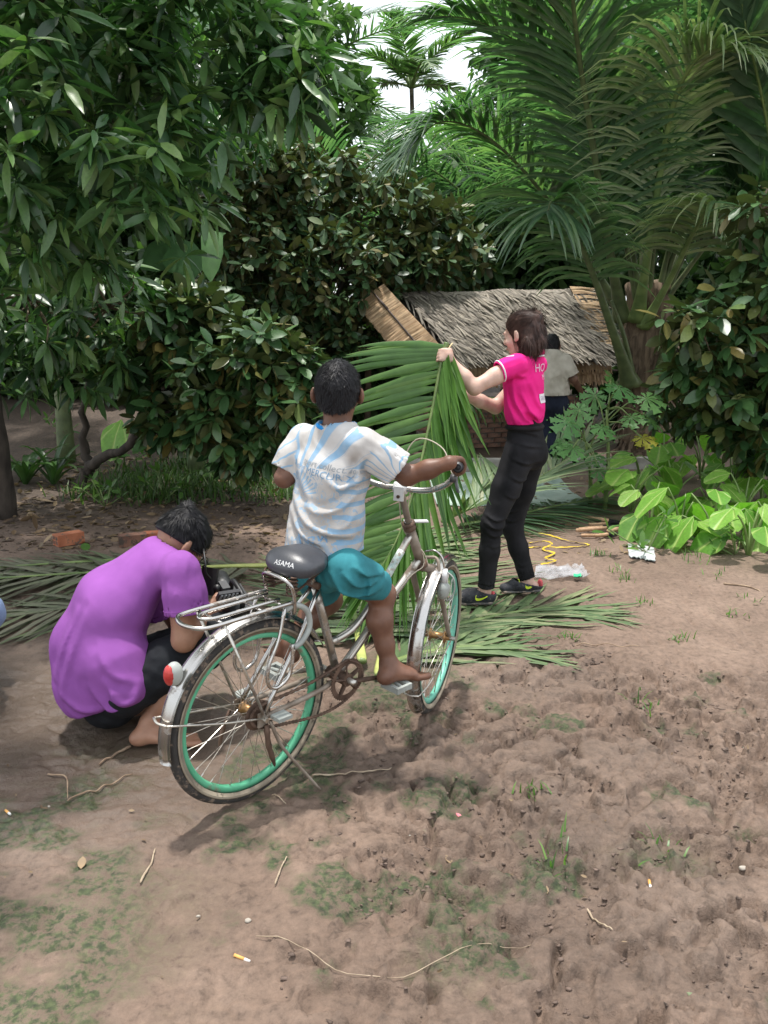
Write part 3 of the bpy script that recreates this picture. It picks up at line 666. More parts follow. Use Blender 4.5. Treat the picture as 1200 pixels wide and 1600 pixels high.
Vk = np.array([pa * .97 + pb * .03, pb, pc_, pd * .97 + pc_ * .03]); part(tp, 'backing', np.vstack([Vk - pn * .004, Vk - pn * .018]), [(0, 1, 2, 3), (7, 6, 5, 4), (0, 4, 5, 1), (1, 5, 6, 2), (2, 6, 7, 3), (3, 7, 4, 0)], T_NEW)
m0, m1 = pa * .42 + pb * .58 + pn * .03, pd * .45 + pc_ * .55 + pn * .03
V, F = tube(spline([m0 - (m1 - m0) * .02, m1 + (m1 - m0) * .05], 6), .011, 6); part(tp, 'batten', V, F, BAMB, True)
part(tp, 'straw_binding', *tube(spline([m0 * .86 + m1 * .14 + pn * .002, m0 * .74 + m1 * .26 + pn * .002], 4), .016, 6), BAMB, True)
# kerb and pale sheet on the ground before the hut
CONC = M('concrete', (.30, .28, .25), .9, col2=(.42, .40, .36), scale=9, bump=.4)
V, F = boxm(A(1.3, 9.0, .05), 3.2, .12, .14, Rz(.05)); kb = solo('kerb', V, F, CONC, None, None); kb['kind'] = 'structure'
tq = np.array([[x_, y_, .012 + .012 * math.sin(x_ * 9 + y_ * 5)] for x_ in np.linspace(.45, 1.75, 9) for y_ in np.linspace(7.15, 8.75, 9)])
tf = [(i * 9 + j, (i + 1) * 9 + j, (i + 1) * 9 + j + 1, i * 9 + j + 1) for i in range(8) for j in range(8)]
solo('ground_sheet', tq, tf, M('sheet', (.30, .40, .34), .55, col2=(.40, .49, .43), scale=5), 'pale green sheet spread on the ground before the hut', 'sheet', smooth=True)

# ------------------------------------------------------------------ trees
WB = lambda L_: [(W(a, b, c), r) for a, b, c, r in L_]
T_LANCE = leaf_tpl(.235, .25, .20, ((0, .04), (.2, .70), (.45, 1.), (.75, .72), (1, .0))); T_OVAL = leaf_tpl(.46, .16, .12, ((0, .05), (.2, .72), (.5, 1.), (.8, .72), (1, .0)))
T_DIAM = (A([0, 0, 0], [-.24, .5, .05], [.24, .5, .05], [0, 1, -.08]), np.array([[0, 2, 1], [1, 2, 3]]))
def make_tree(name, label, loc, trunk, blobs, nw, nl, lsize, tpl, mat, bark, seed, spread=1.5, sag=.35, singles=300, r0=.1, cat='tree', group=None, shell=.5, cell=11, limbs=6, twigs=26, up=A(0, 0, 1), el0=rad(18), upw=.25):
    rng = np.random.default_rng(seed); t = thing(name, loc, label, cat, group)
    limb(t, 'trunk', trunk, r0, r0 * .55, bark)
    tips = []
    big = sorted(blobs, key=lambda b: -b[1])[:limbs]
    for c, r in big:
        s = np.asarray(trunk[-1]) * .8 + np.asarray(trunk[-2]) * .2; limb(t, 'branch', [s, s * .5 + c * .5 + A(0, 0, .15) + rng.normal(size=3) * .08, c], r0 * .45, r0 * .10, bark, 7, 12)
    C, Ax = blobs_points(blobs, nw, rng, shell); Ax = nrm(Ax + A(0, 0, upw - .25))
    if twigs:
        mb = MB(); bc = np.array([b[0] for b in blobs])
        x, y, d = proj(C); o_ = np.argsort(d + rng.random(len(d)) * .8)[:twigs]
        for i in o_:
            c = bc[np.argmin(((bc - C[i]) ** 2).sum(1))]; mb.add(*tube(spline([c, c * .4 + C[i] * .6 + rng.normal(size=3) * .05, C[i]], 6), np.linspace(.011, .004, 6), 5))
        mb.part(t, 'twig', TWIG, True, kind='stuff')
    P, d = whorls(C, Ax, nl, spread, sag, rng, el0); sz = lsize * (.65 + .6 * rng.random(len(P)))
    crown(t, P, d, sz, tpl, mat, rng, singles, cell=cell, up=up); return t
def foot(px, py): g = G(px, py); return A(g[0], g[1], gmacro(g[0], g[1]))
mg = A(-3.15, 6.8, 0)
make_tree('mango_tree', 'large dark mango tree with long leaves overhanging the upper left', mg, [mg + A(0, 0, -.1), mg + A(.05, -.1, .9), mg + A(.2, -.5, 1.8), mg + A(.6, -1.2, 2.6)],
    WB([(20, 40, 4.4, .26), (60, 130, 4.3, .24), (150, 30, 4.9, .36), (290, 40, 5.0, .36), (410, 60, 5.1, .26), (440, 120, 5.0, .22), (500, 105, 5.2, .17), (395, 165, 5.1, .17), (20, 240, 4.3, .26), (110, 215, 4.6, .28), (190, 230, 4.3, .20), (215, 120, 4.8, .30), (330, 130, 5.0, .26), (310, 215, 4.8, .24), (100, 320, 4.5, .20), (205, 320, 4.3, .17), (290, 310, 4.8, .19), (265, 385, 4.9, .14), (30, 350, 4.4, .22), (130, 400, 4.8, .17), (30, 430, 4.7, .2), (80, 60, 5.6, .5), (230, 200, 5.6, .45), (60, 330, 5.5, .45)])
    + [(A(-2.6, 3.7, 3.7), .8), (A(-1.3, 5.0, 3.9), .8), (A(-2.8, 5.4, 4.2), 1.1), (A(-1.9, 6.2, 3.5), .8), (A(-2.5, 2.7, 3.5), .65), (A(-3.6, 4.4, 3.4), .8), (A(-1.8, 2.3, 3.7), .5), (A(-1.75, 3.0, 3.6), .45), (A(-1.9, 1.5, 3.8), .55)],
    1300, 10, .195, T_LANCE, L_MANGO, BARKD, 31, spread=1.15, sag=.42, r0=.15, limbs=12, twigs=70, el0=rad(48), upw=1.1)
mg2 = A(-3.9, 8.4, .1)
make_tree('mango_tree', 'low shaded mango tree with an added upper crown behind the trunk at the left edge', mg2, [mg2 + A(0, 0, -.1), mg2 + A(.1, -.1, .8), mg2 + A(.3, -.4, 1.5)],
    WB([(50, 470, 6.6, .5), (170, 480, 6.8, .45), (20, 570, 7.0, .42), (130, 560, 7.0, .38), (190, 550, 7.2, .3), (90, 400, 7.5, .5)]) + [(A(-3.6, 9.6, 3.4), 1.2), (A(-5.0, 10.6, 3.6), 1.3), (A(-2.2, 10.2, 3.9), 1.1), (A(-4.6, 8.4, 3.2), 1.1), (A(-2.4, 8.6, 3.3), .9)], 900, 9, .22, T_LANCE, L_MANGO, BARKD, 32, spread=1.15, sag=.42, r0=.09, singles=200, el0=rad(48), upw=1.0)  # high blobs: unseen crown added to shade the ground behind
b1 = foot(132, 762)
make_tree('star_apple_tree', 'small glossy star apple tree forking low beside the earth bank', b1, [b1 + A(0, 0, -.05), W(133, 740, 8.0), W(150, 722, 7.9), W(200, 698, 7.7), W(236, 655, 7.5)],
    WB([(215, 560, 7.6, .42), (300, 520, 7.4, .46), (400, 555, 7.0, .38), (440, 620, 6.8, .26), (350, 645, 7.0, .38), (270, 640, 7.4, .36), (415, 690, 6.9, .24), (460, 570, 6.9, .2), (330, 580, 7.0, .35), (370, 710, 7.2, .2)]), 620, 9, .165, T_OVAL, L_STAR, BARKD, 33, spread=1.9, sag=.5, r0=.06, shell=.45)
limb(bpy.data.objects['star_apple_tree'], 'branch', [W(140, 735, 7.95), W(131, 690, 8.0), W(134, 620, 7.9), W(150, 560, 7.8)], .05, .02, BARKD)
b2 = foot(470, 692)
make_tree('star_apple_tree', 'bronze leaved star apple tree left of the thatched roof', b2, [b2 + A(0, 0, -.05), b2 + A(0, 0, .8), b2 + A(.1, 0, 1.7)],
    WB([(385, 320, 11, .62), (480, 300, 11.2, .75), (580, 325, 11.4, .75), (675, 365, 11.6, .62), (420, 420, 10.8, .8), (530, 430, 10.8, .8), (635, 415, 11.2, .6), (440, 520, 10.6, .6), (530, 530, 10.8, .5), (355, 480, 10.8, .5), (725, 405, 12, .4), (435, 262, 11.2, .38), (470, 600, 10.8, .5)]), 1150, 9, .165, T_OVAL, L_STARB, BARKD, 34, spread=1.9, sag=.5, r0=.09, singles=300, cell=9)
b3 = A(3.9, 7.4, 0)
make_tree('star_apple_tree', 'star apple tree leaning in from the right edge above the broad leaved plants', b3, [b3 + A(0, 0, -.05), b3 + A(-.05, 0, .7), b3 + A(-.15, -.1, 1.4)],
    WB([(1185, 330, 6.6, .26), (1195, 450, 6.6, .4), (1130, 500, 6.6, .34), (1065, 505, 6.5, .18), (1150, 590, 6.8, .42), (1085, 580, 6.9, .3), (1200, 660, 7, .42), (1125, 660, 7.2, .34), (1055, 630, 7.4, .22), (1300, 400, 7, .8), (1320, 560, 7, .8)]), 470, 9, .165, T_OVAL, L_STAR, BARKD, 35, spread=1.9, sag=.5, r0=.08, shell=.45)

# trees that close the view
bgt = [('dark broad tree filling the gap behind the mango', (260, 420, 14), [(250, 380, 14, 1.6), (120, 330, 14, 1.7), (330, 250, 14.5, 1.5)], L_BG, 0),
       ('dark tree at the far left behind the earth bank', (10, 560, 13), [(0, 450, 12.5, 1.5), (70, 560, 13, 1.0), (-60, 300, 13, 1.6), (60, 610, 13, .6)], L_BG, 0),
       ('tall tree behind the mango crown at the top left', (200, 200, 17), [(150, 60, 17, 2.2), (330, 120, 17, 2.2), (20, 100, 17, 2.2), (260, -80, 17, 2.2)], L_BG, 0),
       ('light green tree above the bronze tree', (470, 150, 17), [(450, 70, 17, 1.4), (480, 190, 17, 1.4), (420, 200, 17, 1.3), (400, 20, 17, 1.3)], L_BGL, 0),
       ('feathery light tree left of the tall coconut palm', (735, 200, 19), [(755, 190, 19, .7), (800, 110, 19, .8), (810, 20, 19, .7), (720, 250, 19, .7)], L_BGL, 1),
       ('dark tree directly behind the hut roof', (690, 400, 15), [(650, 400, 15, .9), (720, 420, 14.5, .8), (780, 420, 15, 1.0), (600, 380, 15.5, 1.0), (850, 440, 15, .9), (680, 330, 16, .8)], L_BG, 0),
       ('dark tree behind the tall coconut palm', (880, 250, 16), [(860, 240, 16, 1.7), (950, 120, 16.5, 1.9), (860, 60, 17, 1.6), (960, 350, 15.5, 1.4), (820, 340, 15.5, 1.0)], L_BG, 0),
       ('dark tree behind the palm at the upper right', (1120, 250, 15), [(1080, 120, 15, 1.9), (1180, 260, 14.5, 1.7), (1090, 380, 14, 1.4), (1200, 60, 15.5, 2.0)], L_BG, 0),
       ('dark low tree in the shade right of the palm trunk', (1080, 560, 12), [(1060, 520, 12, .8), (1150, 470, 12, 1.0), (1130, 600, 11.5, .8), (1040, 620, 12, .6), (960, 600, 12.5, .6), (1200, 560, 11.5, .9)], L_BG, 0),
       ('dark bush in the shade left of the hut', (520, 640, 12.5), [(560, 560, 12.5, .8), (620, 590, 13, .7), (480, 610, 12, .7), (400, 600, 12, .7), (560, 640, 12.3, .5)], L_BG, 0),
       ('dark bush on the earth bank at the far left', (60, 640, 13.5), [(0, 610, 13.5, .8), (110, 620, 14, .8), (190, 630, 14, .7), (-90, 620, 13, .9)], L_BG, 0),
       ('dark bush beyond the small forked tree', (260, 660, 12.5), [(230, 590, 12.5, .9), (330, 620, 12.5, .8), (140, 600, 13, .8)], L_BG, 0)]
for i, (lb, (px_, py_, Yd), bl, lm, thin) in enumerate(bgt):
    x_ = W(px_, py_, Yd)[0]; l0 = A(x_, Yd + .5, gmacro(x_, Yd)); tz = W(px_, py_, Yd)[2]
    make_tree('background_tree', lb, l0, [l0 + A(0, 0, -.1), l0 + A(.05, 0, tz * .5), A(x_, Yd, max(tz, .8))], WB(bl), 330 if thin else 620, 9, .20 if thin else .30, T_DIAM, lm, BARKD, 50 + i, spread=1.8, sag=.3, singles=0, r0=.12, shell=.35, twigs=0, limbs=4)
# far wood that closes the horizon, lower where the sky opens
frn = np.random.default_rng(77); n = 26000
wx_ = frn.uniform(-24, 24, n); wy_ = frn.uniform(22, 28, n); lim = 5.2 + 3.5 * noise2(wx_ * .35, wx_ * 0 + 3) * 2 + np.where(np.abs(wx_ - 1.0) < 3.0, -3.0, 3.0)
wz = frn.random(n) ** .8 * lim; R_ = orient(nrm(frn.normal(size=(n, 3)) + A(0, -.4, -.2)), A(0, 0, 1) + 0 * wx_[:, None], frn.normal(size=n))
V, F = inst(T_DIAM, np.stack([wx_, wy_, wz], -1), R_, .75 * (.6 + .6 * frn.random(n)))
solo('far_wood', V, F, L_BG, 'distant wood closing the view behind the yard', 'wood', kind='stuff', var=np.repeat(frn.random(n), 4))

# ------------------------------------------------------------------ coconut palms
prng = np.random.default_rng(12)
pb0 = A(2.95, 9.7, 0); palm = thing('coconut_palm', pb0, 'big coconut palm with a fibrous base rising right of the hut', 'palm')
ctop = A(2.85, 9.55, 1.85)
Q = spline([pb0 + A(0, 0, -.1), pb0 + A(0, 0, .5), ctop + A(0, 0, .1)], 26); V, F = tube(Q, np.linspace(.31, .25, 26) * (1 + .10 * prng.normal(size=26)), 14); V += prng.normal(size=V.shape) * .012
part(palm, 'trunk', V, F, FIBRE, True)
n = 260; a_ = prng.uniform(0, 6.28, n); h_ = prng.uniform(.15, 1.7, n); B = pb0 + np.stack([np.cos(a_) * .24, np.sin(a_) * .24, h_], -1); D = nrm(np.stack([np.cos(a_), np.sin(a_), -1.2 - prng.random(n)], -1))
V, F, vr = mkstrips(B, D, nrm(np.stack([np.cos(a_), np.sin(a_), .3 + 0 * a_], -1)), .12 + .22 * prng.random(n), .05, .2, prng); part(palm, 'fibre_sheath', V, F, FIBRE, False, kind='stuff')
budget = [300]
def pf(path, singles=0, mat=L_COCO, **k):
    fr, G_ = add_frond(palm, path, mat=mat, pmat=PETD if mat is L_COCO else PETIOLE, **k); s = min(singles, budget[0]); budget[0] -= s; leaflets(fr, G_, mat, s, prng); return fr
big = dict(n=120, ll=1.30, lw=.046, t0=.20, a0=64, a1=24, sag=1.05, lift=.20, jit=.16, rng=prng)
pf([W(972, 500, 9.5), W(954, 400, 9.2), W(930, 250, 8.8), W(905, 90, 8.3), W(888, -60, 7.7), W(865, -170, 7.0)], 110, r0=.055, **{**big, 'll': 1.15})
pf([W(996, 500, 9.4), W(1012, 400, 9.0), W(1035, 250, 8.6), W(1060, 140, 8.2), W(1105, 80, 7.9), W(1165, 85, 7.6)], 70, L_PALE, r0=.05, n=90, ll=1.05, lw=.036, t0=.25, a0=60, sag=1.5, lift=.2, jit=.2, rng=prng)
pf([W(985, 600, 9.4), W(955, 510, 9.1), W(915, 400, 8.8), W(868, 320, 8.5), W(855, 330, 8.3)], 40, L_COCO, r0=.065, n=60, ll=1.0, lw=.045, t0=.4, sag=1.3, rng=prng)
pf([W(1006, 510, 9.4), W(1050, 430, 9.0), W(1085, 360, 8.6), W(1115, 318, 8.2), W(1150, 330, 7.9)], 40, L_PALE, r0=.045, n=64, ll=.8, lw=.04, t0=.35, sag=1.5, rng=prng)
pf([W(965, 480, 9.8), W(870, 330, 9.8), W(770, 220, 9.6), W(690, 190, 9.4), W(635, 240, 9.2)], 20, L_COCO, r0=.045, **{**big, 'll': .95})
for a_, e_, L_, dr in [(3.9, 1.2, 4.4, 1.2), (4.5, 1.3, 4.6, 1.0), (1.2, 1.25, 4.8, 1.1), (.5, 1.15, 4.4, 1.3), (-.2, 1.2, 4.2, 1.2), (-.9, 1.3, 4.4, 1.25), (3.6, 1.25, 4.0, 1.3), (5.2, 1.36, 4.2, 1.1), (1.7, 1.4, 5, .6), (-.5, 1.0, 3.6, 1.5)]:
    pf(palm_path(ctop + A(math.cos(a_), math.sin(a_), 0) * .12 + A(0, 0, -.2), a_, e_, L_, dr, pw=1.8), 0, r0=.036, **{**big, 'll': 1.05})
for px_, py_ in ((940, 700), (1000, 640), (1015, 700)):      # cut leaf bases round the trunk
    s_ = ctop + A((px_ - 980) * .004, -.2, -.9); V, F = tube(spline([s_, s_ + A((px_ - 980) * .004, -.1, .45), s_ + A((px_ - 980) * .008, -.15, .8)], 8), np.linspace(.07, .03, 8), 7, flat=.5); part(palm, 'leaf_base', V, F, PETD, True)
def far_palm(px_, Yd, ztop, label, seeds, nf=12, L=3.6, el=(.5, 1.4), name='coconut_palm', ll=.8, mat=None, r=.14, sag=.6, lw=.05):
    rng = np.random.default_rng(seeds); mat = mat or L_FARP; x_ = W(px_, 300, Yd)[0]; b_ = A(x_, Yd, gmacro(x_, Yd)); t = thing(name, b_, label, 'palm', 'palms standing behind the hut'); top = A(x_, Yd, ztop)
    Q = spline([b_ + A(0, 0, -.1), b_ * .5 + top * .5 + A(.1, 0, 0), top], 20); V, F = tube(Q, np.linspace(r, r * .7, 20) * (1 + .05 * rng.normal(size=20)), 10); part(t, 'trunk', V, F, BARK, True)
    for k in range(nf):
        a_ = k * 2.39996 + rng.random() * .5; e_ = el[0] + (el[1] - el[0]) * ((k + .5) / nf); fr, G_ = add_frond(t, palm_path(top, a_, e_, L * (.85 + .3 * rng.random()), .7 + .6 * rng.random(), pw=1.6), r0=.04, n=46, ll=ll, lw=lw, t0=.18, sag=sag, seg=4, rng=rng); leaflets(fr, G_, mat, 0, rng)
L_FARP = leafmat('far_palm_leaflet', [(.06, .12, .07), (.085, .16, .095), (.115, .195, .12), (.15, .23, .14)], rough=.33, transl=.4, spec=.9)  # sunlit haze over the far palms is put into this leaf colour
far_palm(585, 14.5, 1.9, 'coconut palm left of centre with upright fronds behind the bronze tree', 1)
far_palm(690, 16.0, 2.2, 'coconut palm behind the hut roof with spreading fronds', 2)
far_palm(455, 18, 6.0, 'tall coconut palm showing drooping fronds beside the bright sky', 3, el=(-.2, 1.3))
far_palm(800, 15.0, 2.6, 'coconut palm crowded behind the left side of the big palm', 4)
far_palm(1120, 13.0, 3.0, 'dark coconut palm crowded behind the right side of the big palm', 5, L=4.2)
far_palm(642, 21, 6.7, 'slender palm with a small ragged crown against the bright sky', 6, nf=9, L=1.6, el=(.1, 1.4), name='areca_palm', ll=.6, mat=L_BGL, r=.07, lw=.055)
# ------------------------------------------------------------------ undergrowth
urng = np.random.default_rng(91)
def heart_leaf(n=18):
    """heart-shaped blade, stalk joins at the notch; lies along +Y, face up"""
    V = [(0, .0, 0)]; F = []
    for i in range(n + 1):
        a = math.pi * 2 * i / n; t = a
        r = .36 * (1.02 - .34 * math.cos(t) ** 3 * (1 if math.cos(t) > 0 else .4)); x = math.sin(t) * r * .92; y = .36 - math.cos(t) * r * (1.25 if math.cos(t) < 0 else 1.0)
        if i in (0, n): x, y = 0, -.0
        V.append((x, y - (.14 * abs(math.sin(t * .5)) if abs(x) > .05 and y < .12 else 0), .10 * abs(x) - .16 * max(0, y) ** 2 * 1.1 + .015 * math.sin(5 * t)))
    ctr = len(V); V.append((0, .36, -.02)); tip = None
    for i in range(1, n + 1): F.append((ctr, i + 1, i))
    return np.array(V, float), np.array(F, int)
def veined():
    m = leafmat('veined_taro_leaf', [(.10, .25, .035), (.14, .32, .045), (.19, .39, .06), (.25, .44, .08)], rough=.45, transl=.3, spec=.4); t = m.node_tree; lk = t.links.new; nd = lambda typ, **k: _nd(t, typ, k)
    at = nd('Attribute', attribute_name='lc'); sp = nd('SeparateXYZ'); lk(at.outputs['Vector'], sp.inputs[0])
    def mt(op, a, b=0.):
        n = nd('Math', operation=op)
        for i, v in enumerate((a, b)):
            if isinstance(v, (int, float)): n.inputs[i].default_value = v
            else: lk(v, n.inputs[i])
        return n.outputs[0]
    an = mt('ARCTAN2', sp.outputs[0], mt('ADD', sp.outputs[1], .03)); v = mt('POWER', mt('ABSOLUTE', mt('COSINE', mt('MULTIPLY', an, 5.5))), 26.); mid = mt('LESS_THAN', mt('ABSOLUTE', sp.outputs[0]), .008); v = mt('MAXIMUM', mt('MULTIPLY', v, .7), mid)
    p = [n for n in t.nodes if n.type == 'BSDF_PRINCIPLED'][0]; src = p.inputs['Base Color'].links[0].from_socket; mx = nd('MixRGB'); lk(v, mx.inputs[0]); lk(src, mx.inputs[1]); mx.inputs[2].default_value = (.42, .55, .16, 1); lk(mx.outputs[0], p.inputs['Base Color']); b = nd('Bump', i_Strength=.6, i_Distance=.01); lk(v, b.inputs['Height']); lk(b.outputs[0], p.inputs['Normal']); return m
TARO = heart_leaf(); taro_me = mesh('leaf_blade', TARO[0], TARO[1], veined(), True, var=np.zeros(len(TARO[0])), attrs={'lc': TARO[0]})
STALK = M('taro_stalk', (.16, .24, .07), .5)
tpos = [(985, 800), (1015, 832), (1062, 845), (1115, 852), (1170, 868), (1000, 768), (1050, 792), (1105, 806), (1160, 816), (1205, 850), (1035, 752), (1140, 772), (1095, 748), (1190, 790)]
tlab = ['leftmost broad leaved taro plant by the muddy yard', 'taro plant at the front left of the bright green clump', 'taro plant at the middle front of the bright green clump', 'taro plant at the front of the clump nearest the bare mud',
        'front taro plant low at the right edge of the frame', 'taro plant behind the leftmost of the bright clump', 'taro plant with overlapping leaves in the left middle of the clump', 'taro plant in the very middle of the bright clump', 'taro plant right of the clump middle',
        'taro plant cut off by the right edge of the frame', 'rear left taro plant with a leaf standing upright', 'rear right taro plant holding a wide flat leaf', 'rear taro plant in the middle back of the clump', 'rear taro plant by the right edge of the frame']
for i, (px_, py_) in enumerate(tpos):
    g = G(px_, py_); t = thing('taro_plant', A(g[0], g[1], gz(g[0], g[1])), tlab[i], 'plant', 'bright broad leaved plants at the right')
    for k in range(7 + (i % 2)):
        a_ = k * 2.4 + urng.random() * 1.2 + 3.9; h_ = urng.uniform(.10, .42) + (.12 if i >= 10 else 0); rr = urng.uniform(.06, .24); top = A(math.cos(a_) * rr, math.sin(a_) * rr, h_)
        V, F = tube(spline([A(0, 0, -.02), A(top[0] * .35, top[1] * .35, h_ * .6), top], 7), np.linspace(.011, .005, 7), 6); part(t, 'stalk', V + base(t), F, STALK, True)
        o = link('leaf', taro_me, t); yaw = a_ - math.pi / 2 + urng.normal() * .4
        tiltx = -urng.uniform(.25, .85) if k else -.15; s_ = urng.uniform(.15, .27)
        o.matrix_local = Matrix.Translation(Vector(top)) @ Matrix.Rotation(yaw, 4, 'Z') @ Matrix.Rotation(tiltx, 4, 'X') @ Matrix.Rotation(urng.normal() * .25, 4, 'Y') @ Matrix.Scale(s_ / .72, 4)
# papaya: hand-shaped, deeply cut leaves
def papaya_leaf():
    V = [(0, 0, 0)]; F = []; ang = [-150, -105, -62, -22, 22, 62, 105, 150]; ln = [.42, .62, .85, 1.0, 1.0, .85, .62, .42]
    for a, L in zip(ang, ln):
        a = rad(a); d = A(math.sin(a), math.cos(a), 0); s = A(d[1], -d[0], 0); b = len(V); zf = lambda r: -.22 * r * r
        prof = [(.30, .15), (.48, .20), (.50, .42), (.62, .20), (.72, .34), (.80, .14), (1.0, 0)]
        V.append(tuple(d * .3 * L + A(0, 0, .03)))
        for f, w_ in prof:
            for sg in (-1, 1): q = d * f * L + s * sg * w_ * L * .62 + d * (.10 * L if w_ > .2 else 0); V.append((q[0], q[1], zf(np.linalg.norm(q)) + .03 * abs(w_)))
        F += [(0, b + 1, b), (0, b, b + 2)]
        for i in range(len(prof) - 1): F += [(b + 1 + 2 * i, b + 3 + 2 * i, b + 4 + 2 * i), (b + 1 + 2 * i, b + 4 + 2 * i, b + 2 + 2 * i)]
        F += [(b + 1, b + 2, b)]
    return np.array(V, float), np.array([tuple(reversed(f)) for f in F], int)
PAP = papaya_leaf(); pap_me = mesh('leaf_blade', PAP[0], PAP[1], L_PAPAYA, False, var=np.zeros(len(PAP[0])))
L_YEL = leafmat('yellowing_leaf', [(.28, .26, .03), (.36, .32, .04), (.2, .26, .05)], rough=.5, transl=.3)
pap_y = mesh('leaf_blade', PAP[0], PAP[1], L_YEL, False, var=np.zeros(len(PAP[0])))
for i, (bp, hp, lv, lb) in enumerate([((945, 795), (948, 640, 7.0), [(968, 606, 6.8, .36), (1010, 622, 6.9, .34), (930, 618, 7.1, .3), (985, 652, 6.8, .26), (1003, 684, 6.8, .26), (955, 590, 7.3, .3), (1015, 655, 7.2, .3)], 'taller papaya sapling with cut leaves right of the woman in pink'),
                                      ((922, 790), (915, 690, 6.9), [(888, 660, 6.7, .34), (905, 640, 7.0, .3), (940, 668, 6.8, .28), (895, 700, 6.7, .3), (925, 712, 6.9, .26), (880, 690, 7.1, .28), (935, 735, 6.8, .22)], 'shorter papaya sapling nearest the woman in pink')]):
    g = G(*bp); t = thing('papaya_sapling', A(g[0], g[1], 0), lb, 'sapling', 'papaya saplings'); tp_ = W(*hp)
    V, F = tube(spline([g + A(0, 0, -.02), g * .5 + tp_ * .5 + A(.02, 0, 0), tp_], 10), np.linspace(.022, .010, 10), 8); part(t, 'stem', V, F, PETIOLE, True)
    for j, (x_, y_, Yd, s_) in enumerate(lv):
        q = W(x_, y_, Yd); st = tp_ * (1 - .12 * (j % 3)) + g * .12 * (j % 3); V, F = tube(spline([st, st * .5 + q * .5 + A(0, 0, .05), q], 7), .006, 5); part(t, 'leaf_stalk', V, F, PETIOLE, True)
        o = link('leaf', pap_y if (i == 0 and j == 4) else pap_me, t); d = nrm(q - st); d = nrm(A(d[0], d[1] - .35, -.45)); R_ = orient(d[None], A(0, -.4, 1)[None], np.array([urng.normal() * .3]))[0]
        m_ = np.eye(4); m_[:3, :3] = R_ * s_ * .62; m_[:3, 3] = q - base(t); o.matrix_local = Matrix(m_.tolist())
# strap-leaved lilies at the left
def strap_plant(px_, py_, n, L, label, seed, wd=.05):
    rng = np.random.default_rng(seed); g = G(px_, py_); t = thing('strap_lily', A(g[0], g[1], gmacro(g[0], g[1])), label, 'plant', 'strap leaved lilies by the left trunk')
    for k in range(n):
        a_ = k * 2.4 + rng.random(); e = rng.uniform(.75, 1.4); p = palm_path(base(t) + A(math.cos(a_), math.sin(a_), 0) * .02, a_, e, L * rng.uniform(.7, 1.1), rng.uniform(.8, 1.9), pw=1.6, n=7); T = nrm(np.gradient(p, axis=0)); s = nrm(np.cross(T, A(0, 0, 1) + 0 * T)); nn = np.cross(s, T)
        h = wd / 2 * np.sin(np.pi * np.clip(np.linspace(.16, 1, len(p)), 0, 1)) ** .6; G_ = np.stack([p - s * h[:, None] + nn * h[:, None] * .4, p, p + s * h[:, None] + nn * h[:, None] * .4], 1)[None]
        V, F = strips(G_); part(t, 'leaf', V, F, L_STRAP, True, var=np.full(len(V), rng.random()))
strap_plant(40, 757, 14, .62, 'strap leaved lily nearest the trunk at the left edge', 3, .065); strap_plant(84, 757, 13, .55, 'strap leaved lily beside the small forked tree', 4, .055)
# grass and weeds under the trees
def grass(name, n, region, hmin, hmax, label, seed, mat=L_GRASS, wd=.008):
    rng = np.random.default_rng(seed); P = region(rng, n); n = len(P); a_ = rng.uniform(0, 6.28, n); e = rng.uniform(.6, 1.5, n); L = rng.uniform(hmin, hmax, n)
    d = np.stack([np.cos(a_) * np.cos(e), np.sin(a_) * np.cos(e), np.sin(e)], -1); s = nrm(np.cross(d, A(0, 0, 1) + 0 * d)) * wd
    q1 = P + d * (L * .55)[:, None]; q2 = q1 + nrm(d + A(0, 0, -.5)) * (L * .45)[:, None]
    V = np.stack([P - s, P + s, q1 - s * .7, q1 + s * .7, q2], 1).reshape(-1, 3); b = (np.arange(n) * 5)[:, None, None]
    F = (b + np.array([[0, 1, 3], [0, 3, 2], [2, 3, 4]])[None]).reshape(-1, 3); solo(name, V, F, mat, label, 'grass', kind='stuff', var=np.repeat(rng.random(n), 5))
def reg_left(rng, n):
    c = rng.uniform([-2.7, 7.3], [-.7, 9.6], (70, 2)); P = c[rng.integers(0, 70, n)] + rng.normal(size=(n, 2)) * .13; return np.stack([P[:, 0], P[:, 1], gzv(P[:, 0], P[:, 1])], -1)
grass('grass', 2600, reg_left, .06, .22, 'low green grass growing under the trees at left', 8)
def reg_yard(rng, n):
    c = np.array([(g[0], g[1]) for g in [G(*q) for q in [(1030, 1318), (1005, 945), (960, 890), (860, 1345), (1150, 960), (1120, 900), (1090, 880), (1170, 940), (1060, 1000), (935, 870), (830, 1240), (1010, 1100), (890, 1000), (975, 905), (560, 1000), (1080, 870)]]]); P = c[rng.integers(0, len(c), n)] + rng.normal(size=(n, 2)) * .035; return np.stack([P[:, 0], P[:, 1], gzv(P[:, 0], P[:, 1])], -1)
grass('weed_tufts', 260, reg_yard, .02, .075, 'small weed tufts dotted over the bare mud', 9, L_FRESH, .0035)
